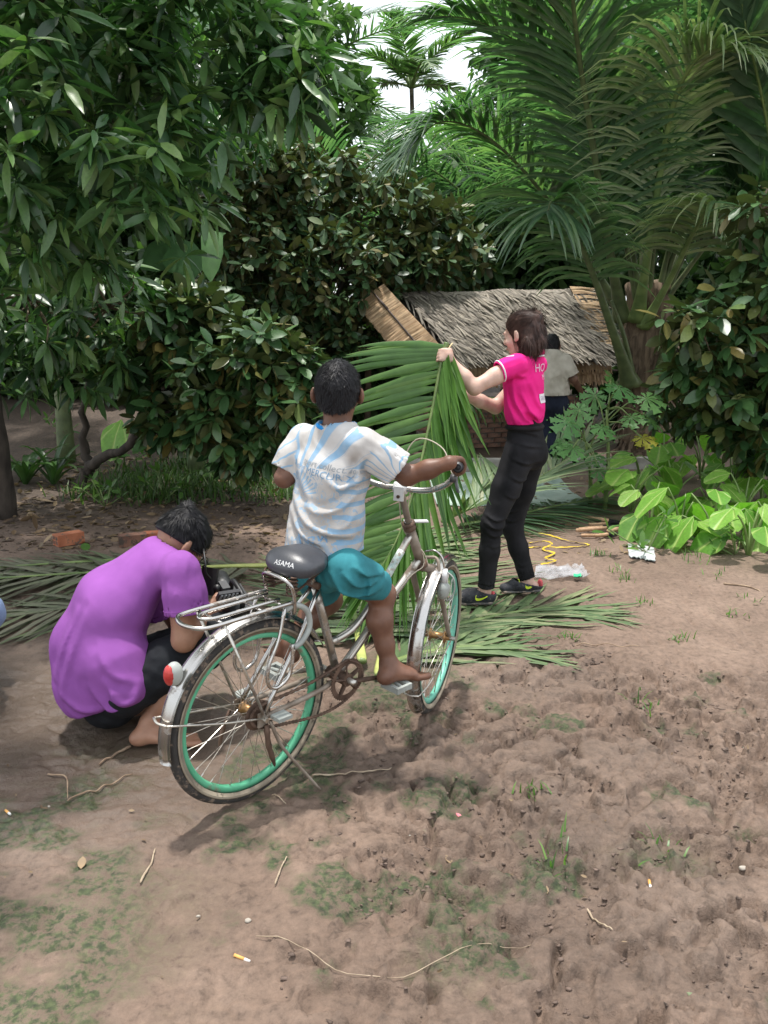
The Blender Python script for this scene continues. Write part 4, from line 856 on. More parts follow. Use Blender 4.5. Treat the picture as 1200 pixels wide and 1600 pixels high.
def low_plants(name, label, pts, size, mat, seed, n=16, tpl=T_OVAL, group=None):
    rng = np.random.default_rng(seed)
    for j, (px_, py_, lb) in enumerate(pts):
        g = G(px_, py_); g[2] = gmacro(g[0], g[1]); t = thing(name, g, lb, 'plant', group); C = g + A(0, 0, .12) + rng.normal(size=(5, 3)) * A(.12, .12, .07); C[:, 2] = np.abs(C[:, 2] - g[2]) + g[2] + .04
        for c in C: part(t, 'stem', *tube(spline([g + A(0, 0, -.01), c], 4), .005, 5), PETIOLE, True)
        P, d = whorls(C, nrm(rng.normal(size=(5, 3)) * .4 + A(0, 0, 1)), 6, 1.3, .2, rng); sz = size * (.7 + .6 * rng.random(len(P))); R_ = orient(d, A(0, 0, 1) + 0 * d, rng.normal(size=len(d)) * .3); me = mesh('leaf', tpl[0], tpl[1], mat, True, var=np.zeros(len(tpl[0])))
        for i in range(len(P)):
            o = link('leaf', me, t); m_ = np.eye(4); m_[:3, :3] = R_[i] * sz[i]; m_[:3, 3] = P[i] - g; o.matrix_local = Matrix(m_.tolist())
low_plants('weed', '', [(105, 708, 'leafy weed right behind the strap lilies'), (165, 790, 'leafy weed in front of the small forked trunk'), (255, 780, 'leafy weed in the grass left of the boy'), (330, 765, 'leafy weed half way between forked trunk and boy'), (400, 755, 'leafy weed at the edge of the shade next to the boy'), (180, 740, 'leafy weed just right of the forked trunk'), (1150, 868, 'leafy weed creeping out below the taro clump'), (1010, 862, 'leafy weed at the left foot of the taro clump')], .09, L_FRESH, 41)
g = W(192, 700, 9.0); t = thing('squash_plant', A(g[0], g[1], gmacro(g[0], g[1])), 'bright light green big leaf under the forked tree', 'plant')
part(t, 'stalk', *tube(spline([base(t), W(195, 690, 8.9)], 5), .008, 6), PETIOLE, True); o = link('leaf', taro_me, t); o.matrix_local = Matrix.Translation(Vector(W(190, 655, 8.9) - base(t))) @ Matrix.Rotation(2.7, 4, 'Z') @ Matrix.Rotation(-.95, 4, 'X') @ Matrix.Scale(.52, 4)
# banana plants behind the mango
def banana(px_, Yd, leaves, label):
    x_ = W(px_, 600, Yd)[0]; b_ = A(x_, Yd, gmacro(x_, Yd)); t = thing('banana_plant', b_, label, 'plant'); z_ = W(px_, 480, Yd)[2]
    part(t, 'stem', *tube(spline([b_ + A(0, 0, -.05), A(x_, Yd, z_)], 8), np.linspace(.10, .05, 8), 9), PETD, True)
    for pts, wd in leaves:
        p = spline([A(x_, Yd, z_)] + [W(*q) for q in pts], 16); T = nrm(np.gradient(p, axis=0)); s = nrm(np.cross(T, A(0, -.6, .6) + 0 * T)); u = np.linspace(0, 1, 16); h = wd / 2 * np.clip((u - .15) * 6, .03, 1) * (1 - np.clip((u - .85) / .15, 0, 1) ** 2 * .9)
        nn = np.cross(s, T); G_ = np.stack([p - s * h[:, None] - nn * h[:, None] * .35, p, p + s * h[:, None] - nn * h[:, None] * .35], 1)[None]; V, F = strips(G_); V += urng.normal(size=V.shape) * .006; part(t, 'leaf', V, F, L_BANANA, True, var=np.full(len(V), urng.random()))
banana(300, 8.6, [([(322, 420, 8.4), (335, 370, 8.2), (330, 365, 8.0), (330, 440, 7.7)], .2), ([(290, 410, 8.8), (260, 380, 9.0), (220, 420, 9.0)], .4)], 'banana plant with one torn bright leaf right of the mango crown')
banana(95, 9.2, [([(95, 400, 9.0), (90, 345, 8.8), (75, 335, 8.5), (60, 370, 8.2)], .45), ([(110, 400, 9.2), (120, 360, 9.3), (150, 360, 9.2)], .4)], 'banana plant with pale leaves glimpsed through the mango foliage')
# broad pleated dark leaf at the upper right corner
t = thing('young_palm', A(4.9, 8.8, 0), 'young palm with broad dark pleated leaves at the upper right corner', 'palm')
for pts in ([A(4.9, 8.8, 0), W(1230, 420, 8.6), W(1200, 200, 8.2), W(1165, 40, 7.8), W(1150, -60, 7.5)], [A(4.9, 8.8, 0), W(1260, 300, 8.6), W(1240, 80, 8.3), W(1200, -40, 8.0)], [A(4.9, 8.8, 0), W(1250, 450, 8.8), W(1180, 330, 8.8), W(1130, 220, 8.8)]):
    fr, G_ = add_frond(t, pts, r0=.035, n=44, ll=.75, lw=.12, t0=.4, a0=50, a1=15, sag=.25, rng=urng); leaflets(fr, G_, L_COCO, 0, urng)

# ------------------------------------------------------------------ cut fronds in the yard
def cut_frond(label, path, mat, pmat, r0=.022, singles=300, butt=None, **k):
    p = np.asarray(path, float); c = p[0] * A(1, 1, 0); t = thing('cut_frond', c, label, 'palm frond', 'cut palm fronds lying in the yard'); G_, Q = frond(p, **k)
    rr = np.linspace(r0, .004, 60); V, F = tube(Q, rr, 7, flat=.6); part(t, 'midrib', V, F, pmat, True)
    if butt is not None: V, F = tube(Q[:18], np.concatenate([[butt * .7], np.linspace(butt, r0 * .8, 17)]), 8, flat=.4); V[:, 2] += .004; part(t, 'cut_stalk', V, F, PETY, True)
    leaflets(t, G_, mat, singles, k.get('rng', RNG)); return t
GP = lambda *L_: [G(a, b, z) for a, b, z in L_]
fk = dict(sag=.5, lift=-.02, floor=.010, jit=.12, rng=urng, seg=5)
cut_frond('muddy frond with green midrib lying behind the crouching man in purple', GP((440, 884, .06), (330, 886, .07), (170, 893, .07), (20, 902, .06), (-160, 918, .04)), L_MUDDY, PETIOLE, n=46, ll=.72, lw=.042, t0=.12, a0=62, a1=25, butt=.034, singles=80, **fk)
cut_frond('muddy frond flattened in the mud left of the man in purple', GP((330, 925, .05), (230, 932, .05), (90, 952, .045), (-120, 985, .03)), L_MUDDY, L_MUDDY, n=40, ll=.55, lw=.04, t0=.1, a0=60, a1=25, singles=70, **fk)
cut_frond('drab frond spread beyond the bricks at the left', GP((250, 872, .05), (120, 878, .05), (-60, 890, .04)), L_MUDDY, PETIOLE, n=30, ll=.5, lw=.036, t0=.05, a0=60, a1=25, singles=60, **fk)
cut_frond('cut frond with yellow stalk pointing at the boy on the bicycle', GP((592, 1056, .035), (604, 985, .035), (618, 925, .03), (634, 865, .03), (650, 825, .03)), L_CUT, PETIOLE, n=44, ll=.98, lw=.042, t0=.22, a0=84, a1=40, butt=.026, singles=90, **fk)
cut_frond('cut frond with stalk end behind the bicycle chain ring', GP((566, 1034, .04), (556, 970, .05), (540, 915, .05), (520, 868, .04)), L_CUT, PETIOLE, n=40, ll=.8, lw=.04, t0=.2, a0=80, a1=40, butt=.024, singles=80, **fk)
cut_frond('cut frond under the feet of the woman in pink', GP((640, 1020, .02), (690, 985, .02), (760, 965, .018), (850, 950, .016), (905, 955, .012)), L_CUT, PETIOLE, n=36, ll=.62, lw=.036, t0=.05, a0=40, a1=15, singles=70, **fk)
cut_frond('cut frond whose leaflets fan out furthest onto the bare mud', GP((600, 1040, .03), (660, 1020, .03), (740, 1010, .03), (810, 1020, .02)), L_CUT, PETIOLE, n=22, ll=.5, lw=.034, t0=.1, a0=35, a1=12, singles=44, **fk)
cut_frond('cut frond lying between the hanging frond and the mango shade', GP((470, 905, .04), (520, 878, .05), (590, 860, .05), (690, 850, .04)), L_CUT, PETIOLE, n=40, ll=.7, lw=.04, t0=.05, a0=70, a1=30, singles=80, **fk)
cut_frond('arched frond with upright leaflets behind the knees of the woman in pink', [G(690, 815, .03), W(745, 790, 6.4), W(810, 765, 6.7), W(870, 728, 7.0), W(915, 690, 7.2)], L_CUT, PETIOLE, n=44, ll=.75, lw=.045, t0=.1, a0=62, a1=20, singles=80, sag=.45, lift=.35, floor=.015, jit=.12, rng=urng)
cut_frond('dark frond lying across the path right of the woman in pink', GP((720, 820, .04), (790, 808, .06), (870, 790, .08), (960, 775, .05)), L_COCO, PETIOLE, n=40, ll=.6, lw=.04, t0=.05, a0=65, a1=25, singles=60, **fk)
cut_frond('green frond leaning against the brick wall of the hut', [W(665, 640, 9.55), W(720, 625, 9.6), W(790, 622, 9.7), W(850, 632, 9.8)], L_FRESH, PETIOLE, n=26, ll=.55, lw=.035, t0=.02, a0=70, a1=30, singles=40, sag=2.2, lift=-.2, rng=urng)
# the frond the woman holds, butt up, tip near the ground
hp = [W(698, 536, 4.47), W(691, 560, 4.45), W(677, 635, 4.40), W(655, 735, 4.30), W(628, 825, 4.22), W(596, 885, 4.16), W(560, 915, 4.10)]
hf = thing('palm_frond', hp[-1], 'fresh green palm frond hanging from the hand of the woman in pink', 'palm frond')
Q = spline(hp, 60); V, F = tube(Q, np.linspace(.019, .004, 60), 8, flat=.7); part(hf, 'midrib', V, F, PETIOLE, True)
V, F = tube(spline([W(694, 552, 4.46), W(700, 545, 4.465), W(707, 536, 4.47)], 6), np.linspace(.016, .006, 6), 8, flat=.4); part(hf, 'cut_end', V, F, M('cut_wood', (.62, .5, .27), .6), True)
hrn = np.random.default_rng(17)
for S_, a0, a1, ll, sag, lf, n_, wv in ((A(-1, .10, .02), 76, 32, .70, .26, .06, 56, .040), (A(.50, -.80, .1), 38, 16, .66, .18, .02, 54, .034), (A(.80, -.35, .05), 42, 18, .60, .20, .0, 40, .032)):
    G_, _ = frond(hp, n=n_, ll=ll, lw=wv, t0=.045, a0=a0, a1=a1, sag=sag, lift=lf, seg=7, jit=.05, rng=hrn, S=S_, floor=.03, lenf=lambda u: .60 + .42 * np.sin(np.pi * np.clip(u, 0, 1) ** .8) - .30 * u ** 3)
    for i in range(1, len(G_), 2):
        V, F = strips(G_[i:i + 1]); part(hf, 'leaflet', V, F, L_FRESH, True, var=np.full(len(V), hrn.random()))
# ------------------------------------------------------------------ bicycle
CHROME = M('worn_chrome', (.50, .48, .455), .24, 1.0, scale=5, dirt=(.17, .13, .10), dirt_at=.56)
STEEL = M('dull_steel', (.55, .52, .47), .38, 1.0, scale=7, dirt=(.16, .12, .09), dirt_at=.52)
RUSTY = M('rusty_steel', (.085, .05, .035), .75, .35, col2=(.16, .10, .07), scale=18, bump=.5)
MUDST = M('muddy_steel', (.22, .17, .13), .6, .35, col2=(.33, .28, .23), scale=12, bump=.3)
TYRE = M('tyre_rubber', (.035, .033, .031), .8, scale=16, dirt=(.19, .145, .11), dirt_at=.52, bump=.5, bscale=120)
WALL = M('tyre_wall', (.24, .20, .15), .85, col2=(.32, .27, .20), scale=14, dirt=(.10, .08, .06), dirt_at=.6)
RIMG = M('green_rim', (.085, .40, .22), .5, col2=(.13, .47, .28), scale=6, dirt=(.20, .20, .14), dirt_at=.58)
RIMT = M('turquoise_rim', (.13, .45, .33), .45, col2=(.19, .52, .40), scale=6, dirt=(.22, .22, .16), dirt_at=.6)
SADM = M('saddle_vinyl', (.045, .047, .055), .38, col2=(.065, .068, .078), scale=4, bump=.12, bscale=200)
BLACK = M('black_rubber', (.012, .012, .013), .5)
GREYP = M('grey_plastic', (.30, .32, .30), .45, scale=9, dirt=(.18, .15, .12), dirt_at=.6)
WHITEP = M('white_alloy', (.66, .66, .66), .4, .2, scale=9, dirt=(.3, .26, .2), dirt_at=.66)
REDL = M('red_lens', (.38, .025, .025), .25, col2=(.55, .06, .05), scale=30)
TAPE = M('peeling_tape', (.38, .52, .50), .6, col2=(.62, .66, .62), scale=30, dirt=(.30, .26, .22), dirt_at=.5)
CREAM = M('rope_cream', (.48, .42, .33), .8)
th_b, ph_b = rad(46.5), rad(4)
BU = A(math.cos(th_b), math.sin(th_b), 0); S0 = A(math.sin(th_b), -math.cos(th_b), 0)
BW = A(0, 0, 1) * math.cos(ph_b) + S0 * math.sin(ph_b); BS = S0 * math.cos(ph_b) - A(0, 0, 1) * math.sin(ph_b)
BR = A(-.447, 2.585, .004)
def BK(u, s, w_): return BR + BU * u + BS * s + BW * w_
bike = thing('bicycle', BR, 'old silver step-through bicycle with green rims ridden by the boy', 'bicycle')
ST = rad(24); FU = Rax(BW, ST) @ BU; FS = Rax(BW, ST) @ BS
def wheel(name, c, fu, fs, rimmat, seed):
    rng = np.random.default_rng(seed); w_ = .011
    V, F = lathe([(.272, -w_), (.272, w_), (.255, w_ * 1.1), (.250, w_ * .5), (.250, -w_ * .5), (.255, -w_ * 1.1)], 72, c, fs, True); rm = part(bike, name, V, F, rimmat, True)
    a = np.linspace(0, 2 * np.pi, 11)[:-1]; pr = [(.292 + .0215 * math.cos(x), .0195 * math.sin(x)) for x in a]
    V, F = lathe(pr, 80, c, fs, True); part(rm, 'tyre', V, F, TYRE, True)
    for sg in (-1, 1):
        V, F = lathe([(.271, sg * .0155), (.286, sg * .0212), (.290, sg * .0214), (.2715, sg * .0175)], 72, c, fs, True); part(rm, 'sidewall', V, F, WALL, True)
    V, F = lathe([(.0, -.052), (.012, -.052), (.012, -.036), (.026, -.034), (.026, -.028), (.015, -.024), (.015, .024), (.026, .028), (.026, .034), (.012, .036), (.012, .052), (0, .052)], 18, c, fs); part(rm, 'hub', V, F, M(name + '_hub', (.30, .17, .07), .4, .7, scale=14, dirt=(.07, .045, .03), dirt_at=.5), True)
    for i in range(36):
        sg = 1 if i % 2 else -1; a1 = i / 36 * 2 * np.pi; a0 = a1 + (.55 if (i // 2) % 2 else -.55)
        p0 = c + fs * sg * .031 + .024 * (math.cos(a0) * fu + math.sin(a0) * BW); p1 = c + fs * sg * .003 + .252 * (math.cos(a1) * fu + math.sin(a1) * BW)
        V, F = tube([p0, p1], .0013, 5); part(rm, 'spoke', V, F, STEEL)
        n0 = p1 + (p0 - p1) * .06; V, F = tube([p1, n0], .0024, 5); part(rm, 'nipple', V, F, STEEL)
    return rm
wc = BK(0, 0, .312); fc_ = BK(.938, .0, .312)
rw = wheel('rear_wheel', wc, BU, BS, RIMG, 1); fw = wheel('front_wheel', fc_, FU, FS, RIMT, 2)
def arc_strip(c, eu, es, R, a0, a1, hw, n=40, dep=.014, seg=7):
    V = []; F = []
    for i in range(n):
        a = a0 + (a1 - a0) * i / (n - 1); rd = math.cos(a) * eu + math.sin(a) * BW
        for j in range(seg):
            x = -1 + 2 * j / (seg - 1); V.append(c + rd * (R - dep * x * x) + es * hw * x)
    m = len(V); V += [v - nrm(v - c) * .002 for v in V]
    for i in range(n - 1):
        for j in range(seg - 1):
            q = (i * seg + j, i * seg + j + 1, (i + 1) * seg + j + 1, (i + 1) * seg + j); F.append(q); F.append(tuple(k + m for k in reversed(q)))
    ed = [i * seg for i in range(n)] + [(n - 1) * seg + j for j in range(1, seg)] + [i * seg + seg - 1 for i in range(n - 2, -1, -1)] + [j for j in range(seg - 2, 0, -1)]
    for i in range(len(ed)): a, b = ed[i], ed[(i + 1) % len(ed)]; F.append((a, a + m, b + m, b))
    return np.array(V), F
V, F = arc_strip(wc, BU, BS, .338, rad(28), rad(190), .030); rf = part(bike, 'rear_fender', V, F, CHROME, True)
V, F = arc_strip(fc_, FU, FS, .334, rad(55), rad(222), .027); ff = part(bike, 'front_fender', V, F, CHROME, True)
for sg in (-1, 1):
    part(rf, 'fender_stay', *tube(spline([BK(0, sg * .065, .312), BK(-.15, sg * .055, .345), BK(-.335, sg * .034, .395)], 8), .0035, 6), STEEL, True)
    part(ff, 'fender_stay', *tube(spline([fc_ + FS * sg * .06, fc_ + FS * sg * .045 - FU * .2 - BW * .09, fc_ + FS * sg * .03 - FU * .318 - BW * .11], 8), .003, 6), STEEL, True)
part(rf, 'stay_clip', *tube(spline([BK(-.335, -.034, .395), BK(-.345, 0, .395), BK(-.335, .034, .395)], 8), .0045, 6), STEEL, True)
part(ff, 'stay_clip', *tube(spline([fc_ + FS * q - FU * (.322 + .008 * (1 - abs(q) / .03)) - BW * .11 for q in (-.03, 0, .03)], 8), .004, 6), STEEL, True)
# frame
fr_ = MB(); bb = BK(.384, 0, .318); sc_ = BK(.266, 0, .675)
fr_.add(*tube(spline([bb, sc_], 4), .0150, 12)); fr_.add(*tube(spline([BK(.384, 0, .318), BK(.6, 0, .503), BK(.800, 0, .672)], 12), .0155, 12))
fr_.add(*tube(spline([BK(.735, 0, .775), BK(.64, 0, .66), BK(.54, 0, .545), BK(.45, 0, .475), BK(.352, 0, .452)], 18), .0135, 12))
frm = fr_.part(bike, 'frame', STEEL, True)
part(frm, 'head_tube', *tube([BK(.729, 0, .800), BK(.806, 0, .648)], .0185, 14), MUDST, True)
part(frm, 'bottom_bracket', *tube([BK(.384, -.04, .318), BK(.384, .04, .318)], .023, 14), RUSTY, True)
for sg in (-1, 1):
    part(frm, 'chain_stay', *tube(spline([BK(.37, sg * .02, .318), BK(.25, sg * .045, .315), BK(.0, sg * .06, .312)], 8), .0095, 9), MUDST, True)
    part(frm, 'seat_stay', *tube(spline([BK(.262, sg * .018, .672), BK(.16, sg * .045, .54), BK(0, sg * .06, .312)], 8), .0082, 9), CHROME, True)
    part(frm, 'dropout', *boxm(BK(0, sg * .062, .308), .04, .006, .05, np.stack([BU, BS, BW], -1)), MUDST)
    part(bike, 'axle_nut', *tube([BK(0, sg * .062, .312), BK(0, sg * .084, .312)], .009, 6), STEEL)
    part(frm, 'foot_rest', *boxm(BK(.045, sg * .10, .318), .055, .045, .012, np.stack([BU, BS, BW], -1)), GREYP)
    t0_, t1_ = BK(.62, sg * .0155, .64), BK(.66, sg * .0155, .685)
part(frm, 'frame_tape', *tube(spline([BK(.69, 0, .720), BK(.645, 0, .666), BK(.60, 0, .612)], 8), .0146, 12), TAPE, True)
part(frm, 'frame_tape', *tube(spline([BK(.575, 0, .482), BK(.62, 0, .52), BK(.66, 0, .554)], 8), .0166, 12), TAPE, True)
part(frm, 'headset_cup', *lathe([(.019, -.012), (.024, -.010), (.024, .002), (.021, .006), (.021, .010), (.025, .012), (.025, .018), (.016, .022)], 18, BK(.726, 0, .806), BK(.729, 0, .8) - BK(.806, 0, .648)), RUSTY, True)
part(frm, 'headset_cup', *lathe([(.019, -.010), (.024, -.008), (.024, .008), (.019, .010)], 18, BK(.808, 0, .644), BK(.729, 0, .8) - BK(.806, 0, .648)), RUSTY, True)
# fork
cr = BK(.822, 0, .628); fk_ = MB()
for sg in (-1, 1): fk_.add(*tube(spline([cr + FS * sg * .012, cr + FS * sg * .044 + FU * .012 - BW * .03, cr * .5 + fc_ * .5 + FS * sg * .048 + FU * .004, fc_ + FS * sg * .05], 16), np.linspace(.0155, .0085, 16), 10))
fk_.add(*tube([cr - FS * .045, cr + FS * .045], .017, 10)); frk = fk_.part(bike, 'fork', MUDST, True)
for sg in (-1, 1): part(bike, 'axle_nut', *tube([fc_ + FS * sg * .05, fc_ + FS * sg * .075], .009, 6), STEEL)
# stem, bars, grips, levers
cl = BK(.666, 0, .962); stt = BK(.729, 0, .80)
stem = part(bike, 'stem', *tube(spline([stt, BK(.70, 0, .872), cl + BW * -.012], 8), .0125, 12), MUDST, True)
part(stem, 'stem_clamp', *tube([cl - FS * .024, cl + FS * .024], .0205, 14), WHITEP, True)
part(stem, 'clamp_tongue', *boxm(cl - FU * .018 - BW * .018, .036, .010, .052, np.stack([FS, FU, BW], -1)), WHITEP)
part(stem, 'clamp_bolt', *tube([cl - FU * .020 - BW * .028, cl - FU * .027 - BW * .028], .0065, 10), RUSTY)
def HB(s, f, w_): return cl + FS * s + FU * f + BW * w_
half = [(.0, 0, 0), (.06, .006, -.003), (.12, .004, .008), (.175, -.012, .040), (.21, -.045, .085), (.232, -.09, .120), (.243, -.145, .133)]
hb = part(bike, 'handlebar', *tube(spline([HB(-s, f, w_) for s, f, w_ in reversed(half[1:])] + [HB(*q) for q in half], 50), .0112, 12), CHROME, True)
for sg in (-1, 1):
    q = [HB(sg * .222, -.068, .104), HB(sg * .234, -.10, .122), HB(sg * .244, -.160, .135)]
    gp = part(bike, 'grip', *tube(spline(q, 12), [.0145] * 2 + [.0165] * 8 + [.0185] * 2, 16), BLACK, True)
    part(gp, 'grip_ring', *lathe([(.010, 0), (.0145, .001), (.0145, .003), (.010, .004)], 18, q[-1], nrm(q[2] - q[1])), SADM, True)
    lv = MB(); b_ = HB(sg * .205, -.045, .085); lv.add(*tube(spline([b_, b_ + FS * sg * .012 - BW * .028 - FU * .012, b_ + FS * sg * .028 - BW * .045 - FU * .05, b_ + FS * sg * .040 - BW * .040 - FU * .085], 10), np.linspace(.007, .0045, 10), 7)); lv.add(*boxm(b_ - BW * .014, .022, .03, .026, np.stack([FS, FU, BW], -1))); lv.part(bike, 'brake_lever', M('lever_alloy%d' % sg, (.12, .12, .125), .45, .6), True)
for pts, r in (([HB(.20, -.05, .08), HB(.14, .01, .16), HB(.03, .05, .17), HB(-.02, .05, .04), HB(.0, .05, -.16), BK(.79, .02, .70), BK(.83, .02, .63)], .0022), ([HB(-.20, -.05, .08), HB(-.08, .02, .15), HB(.02, .04, .05), HB(.02, .045, -.12), BK(.80, .02, .66), BK(.7, .018, .60), BK(.4, .018, .36)], .0022)):
    part(bike, 'brake_cable', *tube(spline(pts, 40), r, 6), CREAM, True)
# bracket and lamp on the fork
part(bike, 'lamp_bracket', *boxm(BK(.75, .01, .825), .09, .028, .005, np.stack([nrm(FU * .5 + FS * .8), nrm(FU * .8 - FS * .5), BW], -1)), WHITEP)
br_ = part(bike, 'caliper_brake', *tube(spline([cr + FS * .0 + FU * .03 + BW * .03, cr + FS * .045 + FU * .02 + BW * .035, cr + FS * .06 + BW * -.01, cr + FS * .035 - BW * .04], 12), .0065, 8), MUDST, True)
dy = cr + FS * .085 - BW * .03
ln = part(bike, 'dynamo', *tube([dy + BW * .035, dy - BW * .02], [.011, .013], 12), WHITEP, True)
part(ln, 'dynamo_bottle', *lathe([(0, -.085), (.014, -.082), (.023, -.065), (.026, -.045), (.023, -.028), (.013, -.018)], 16, dy, BW), GREYP, True)
part(ln, 'dynamo_arm', *tube(spline([cr + FU * .01 + BW * .06, cr + FS * .04 + BW * .072, cr + FS * .07 + BW * .05, dy + BW * .03], 12), .0042, 7), CHROME, True)
part(ln, 'wire_guard', *tube(spline([dy + BW * .03, dy + FS * .035 + BW * .005, dy + FS * .042 - BW * .05, dy + FS * .015 - BW * .095], 14), .0032, 6), GREYP, True)
# saddle
sg_ = Grp(.03); sg_.ell(BK(.158, 0, .785), BK(.215, 0, .787), BS, (.090, .042), (.082, .040)); sg_.ell(BK(.215, 0, .785), BK(.345, 0, .772), BS, (.072, .040), (.026, .024)); sg_.ball(BK(.155, 0, .782), (.064, .096, .045), np.stack([BU, BS, BW], -1)); sg_.cut(BK(.2, 0, .758), -BW, .012, .06)
V, F = grow([sg_], .005); sad = part(bike, 'saddle', V, F, SADM, True)
part(bike, 'seat_post', *tube([BK(.268, 0, .668), BK(.236, 0, .752)], .0125, 12), CHROME, True)
part(bike, 'seat_clamp', *tube([BK(.258, -.025, .688), BK(.258, .025, .688)], .012, 10), RUSTY, True)
for sg in (-1, 1):
    t_ = np.linspace(0, 1, 70); cc = BK(.115, sg * .055, .700)
    P_ = cc + np.outer(t_ * .065, BW) + .017 * (np.cos(t_ * 34)[:, None] * BU + np.sin(t_ * 34)[:, None] * BS); part(sad, 'spring', *tube(P_, .0032, 6), RUSTY, True)
    part(sad, 'saddle_rail', *tube(spline([BK(.115, sg * .055, .700), BK(.20, sg * .03, .715), BK(.30, sg * .018, .75)], 10), .0042, 7), RUSTY, True)
# drivetrain
cc = BK(.384, .050, .318); ring = MB(); n = 44; a = np.arange(n * 2) * np.pi / n; ro = np.where(np.arange(n * 2) % 2, .0725, .0785)
for z0 in (0,):
    Vv = []; 
    for hh in (-.002, .002):
        for R_ in (ro, np.full(n * 2, .058)): Vv.append(cc + BS * hh + R_[:, None] * (np.cos(a)[:, None] * BU + np.sin(a)[:, None] * BW))
    Vv = np.concatenate(Vv); m = n * 2; Ff = []
    for i in range(m):
        j = (i + 1) % m; Ff += [(i, j, m + j, m + i), (2 * m + i, 3 * m + i, 3 * m + j, 2 * m + j), (i, 2 * m + i, 2 * m + j, j), (m + i, m + j, 3 * m + j, 3 * m + i)]
    ring.add(Vv, Ff)
for i in range(5):
    q = i * 2 * np.pi / 5 + .4; ring.add(*tube([cc + .015 * (math.cos(q) * BU + math.sin(q) * BW), cc + .062 * (math.cos(q) * BU + math.sin(q) * BW)], [.013, .010], 6, flat=.3))
ring.add(*tube([cc - BS * .008, cc + BS * .008], .024, 16)); ring.part(bike, 'chain_ring', RUSTY, False)
part(bike, 'sprocket', *tube([BK(0, .040, .312), BK(0, .047, .312)], .036, 24), RUSTY); part(bike, 'dust_guard', *lathe([(.0, 0), (.05, .003), (.052, .0), (.0, -.004)], 20, BK(0, .036, .312), BS), RUSTY, True)
chn = []; 
for u_, w_ in spline([BK(0, 0, 0)[:3] * 0 + A(x, y, 0) for x, y in [(.384, .394), (.2, .360), (.0, .350), (-.037, .312), (.0, .274), (.12, .246), (.27, .225), (.384, .240), (.455, .290), (.450, .350), (.384, .394)]], 190)[:, :2]: chn.append(BK(u_, .050, w_))
part(bike, 'chain', *tube(np.array(chn[:-1]), np.where(np.arange(189) % 2, .0062, .0042), 6, closed=True), RUSTY, False)
for sg, du, dw in ((1, .168, -.030), (-1, -.168, .030)):
    e_ = BK(.384 + du, sg * .082, .318 + dw); part(bike, 'crank', *tube([BK(.384, sg * .070, .318), e_], [.013, .010], 9, flat=.7), RUSTY if sg > 0 else MUDST, True)
    part(bike, 'crank_bolt', *tube([BK(.384, sg * .05, .318), BK(.384, sg * .092, .318)], .011, 12), STEEL, True)
    pd_ = MB(); pc2 = BK(.384 + du, sg * .135, .318 + dw - .014); RR = np.stack([BU, BS, BW], -1)
    for q in (-1, 1): pd_.add(*boxm(pc2 + BU * q * .030, .016, .085, .022, RR)); pd_.add(*boxm(pc2 + BS * q * .036, .046, .012, .020, RR))
    pd_.add(*tube([e_, pc2 + BS * sg * .03], .007, 8)); pd_.part(bike, 'pedal', GREYP)
# rack
rk = MB()
def loop(hw, uf, ur, w0, w1): return spline([BK(uf, hw, w0), BK((uf + ur) / 2, hw, (w0 + w1) / 2), BK(ur + .06, hw, w1), BK(ur + .018, hw * .75, w1), BK(ur, 0, w1), BK(ur + .018, -hw * .75, w1), BK(ur + .06, -hw, w1), BK((uf + ur) / 2, -hw, (w0 + w1) / 2), BK(uf, -hw, w0)], 44)
rk.add(*tube(loop(.070, .115, -.255, .682, .682), .0068, 9)); rk.add(*tube(loop(.030, .085, -.195, .686, .686), .006, 9))
for u_ in (-.15, 0, .08): rk.add(*tube([BK(u_, -.068, .676), BK(u_, .068, .676)], .0055, 7, flat=.5))
rack = rk.part(bike, 'luggage_rack', CHROME, True)
part(rack, 'rack_hoop', *tube(spline([BK(.115, .070, .640), BK(.112, .070, .70), BK(.098, .066, .742), BK(.09, .03, .757), BK(.09, -.03, .757), BK(.098, -.066, .742), BK(.112, -.070, .70), BK(.115, -.070, .640)], 30), .0068, 9), CHROME, True)
for sg in (-1, 1):
    part(rack, 'rack_strut', *tube([BK(-.155, sg * .070, .676), BK(0, sg * .072, .318)], .0085, 8, flat=.45), STEEL, True)
    part(rack, 'foot_guard', *tube(spline([BK(.075, sg * .070, .670), BK(.045, sg * .078, .575), BK(.005, sg * .082, .50), BK(.0, sg * .085, .44), BK(.035, sg * .085, .415), BK(.085, sg * .085, .44), BK(.098, sg * .085, .50), BK(.10, sg * .08, .545)], 30), .0062, 8), CHROME, True)
part(bike, 'frame_lock', *tube(spline([BK(.085, .055, .655), BK(.125, .065, .668), BK(.165, .075, .64), BK(.172, .08, .585), BK(.135, .085, .545), BK(.105, .085, .535)], 20), .0098, 9), GREYP, True)
# tail lamp, kickstand, mud-caked hub rags
tl = BK(-.285, 0, .535); lp = Grp(.008); lp.ball(tl, (.027, .025, .038), np.stack([BU, BS, BW], -1)); V, F = grow([lp], .004); tlm = part(bike, 'tail_lamp', V, F, GREYP, True)
l2 = Grp(.008); l2.ball(tl - BU * .014, (.019, .021, .034), np.stack([BU, BS, BW], -1)); l2.cut(tl - BU * .014, BU, 0); V, F = grow([l2], .004); part(tlm, 'lens', V, F, REDL, True)
part(bike, 'kickstand', *tube(spline([BK(.02, .075, .30), BK(.06, .085, .20), BK(.13, .125, .09), BK(.175, .155, .02)], 12), np.linspace(.0065, .0045, 12), 8), MUDST, True)
part(bike, 'hanging_rag', *tube(spline([BK(.005, .075, .29), BK(.01, .08, .22), BK(.03, .08, .16), BK(.04, .078, .13)], 10), [.012, .017, .014, .018, .013, .016, .012, .010, .008, .003], 8, flat=.6), RUSTY, True)
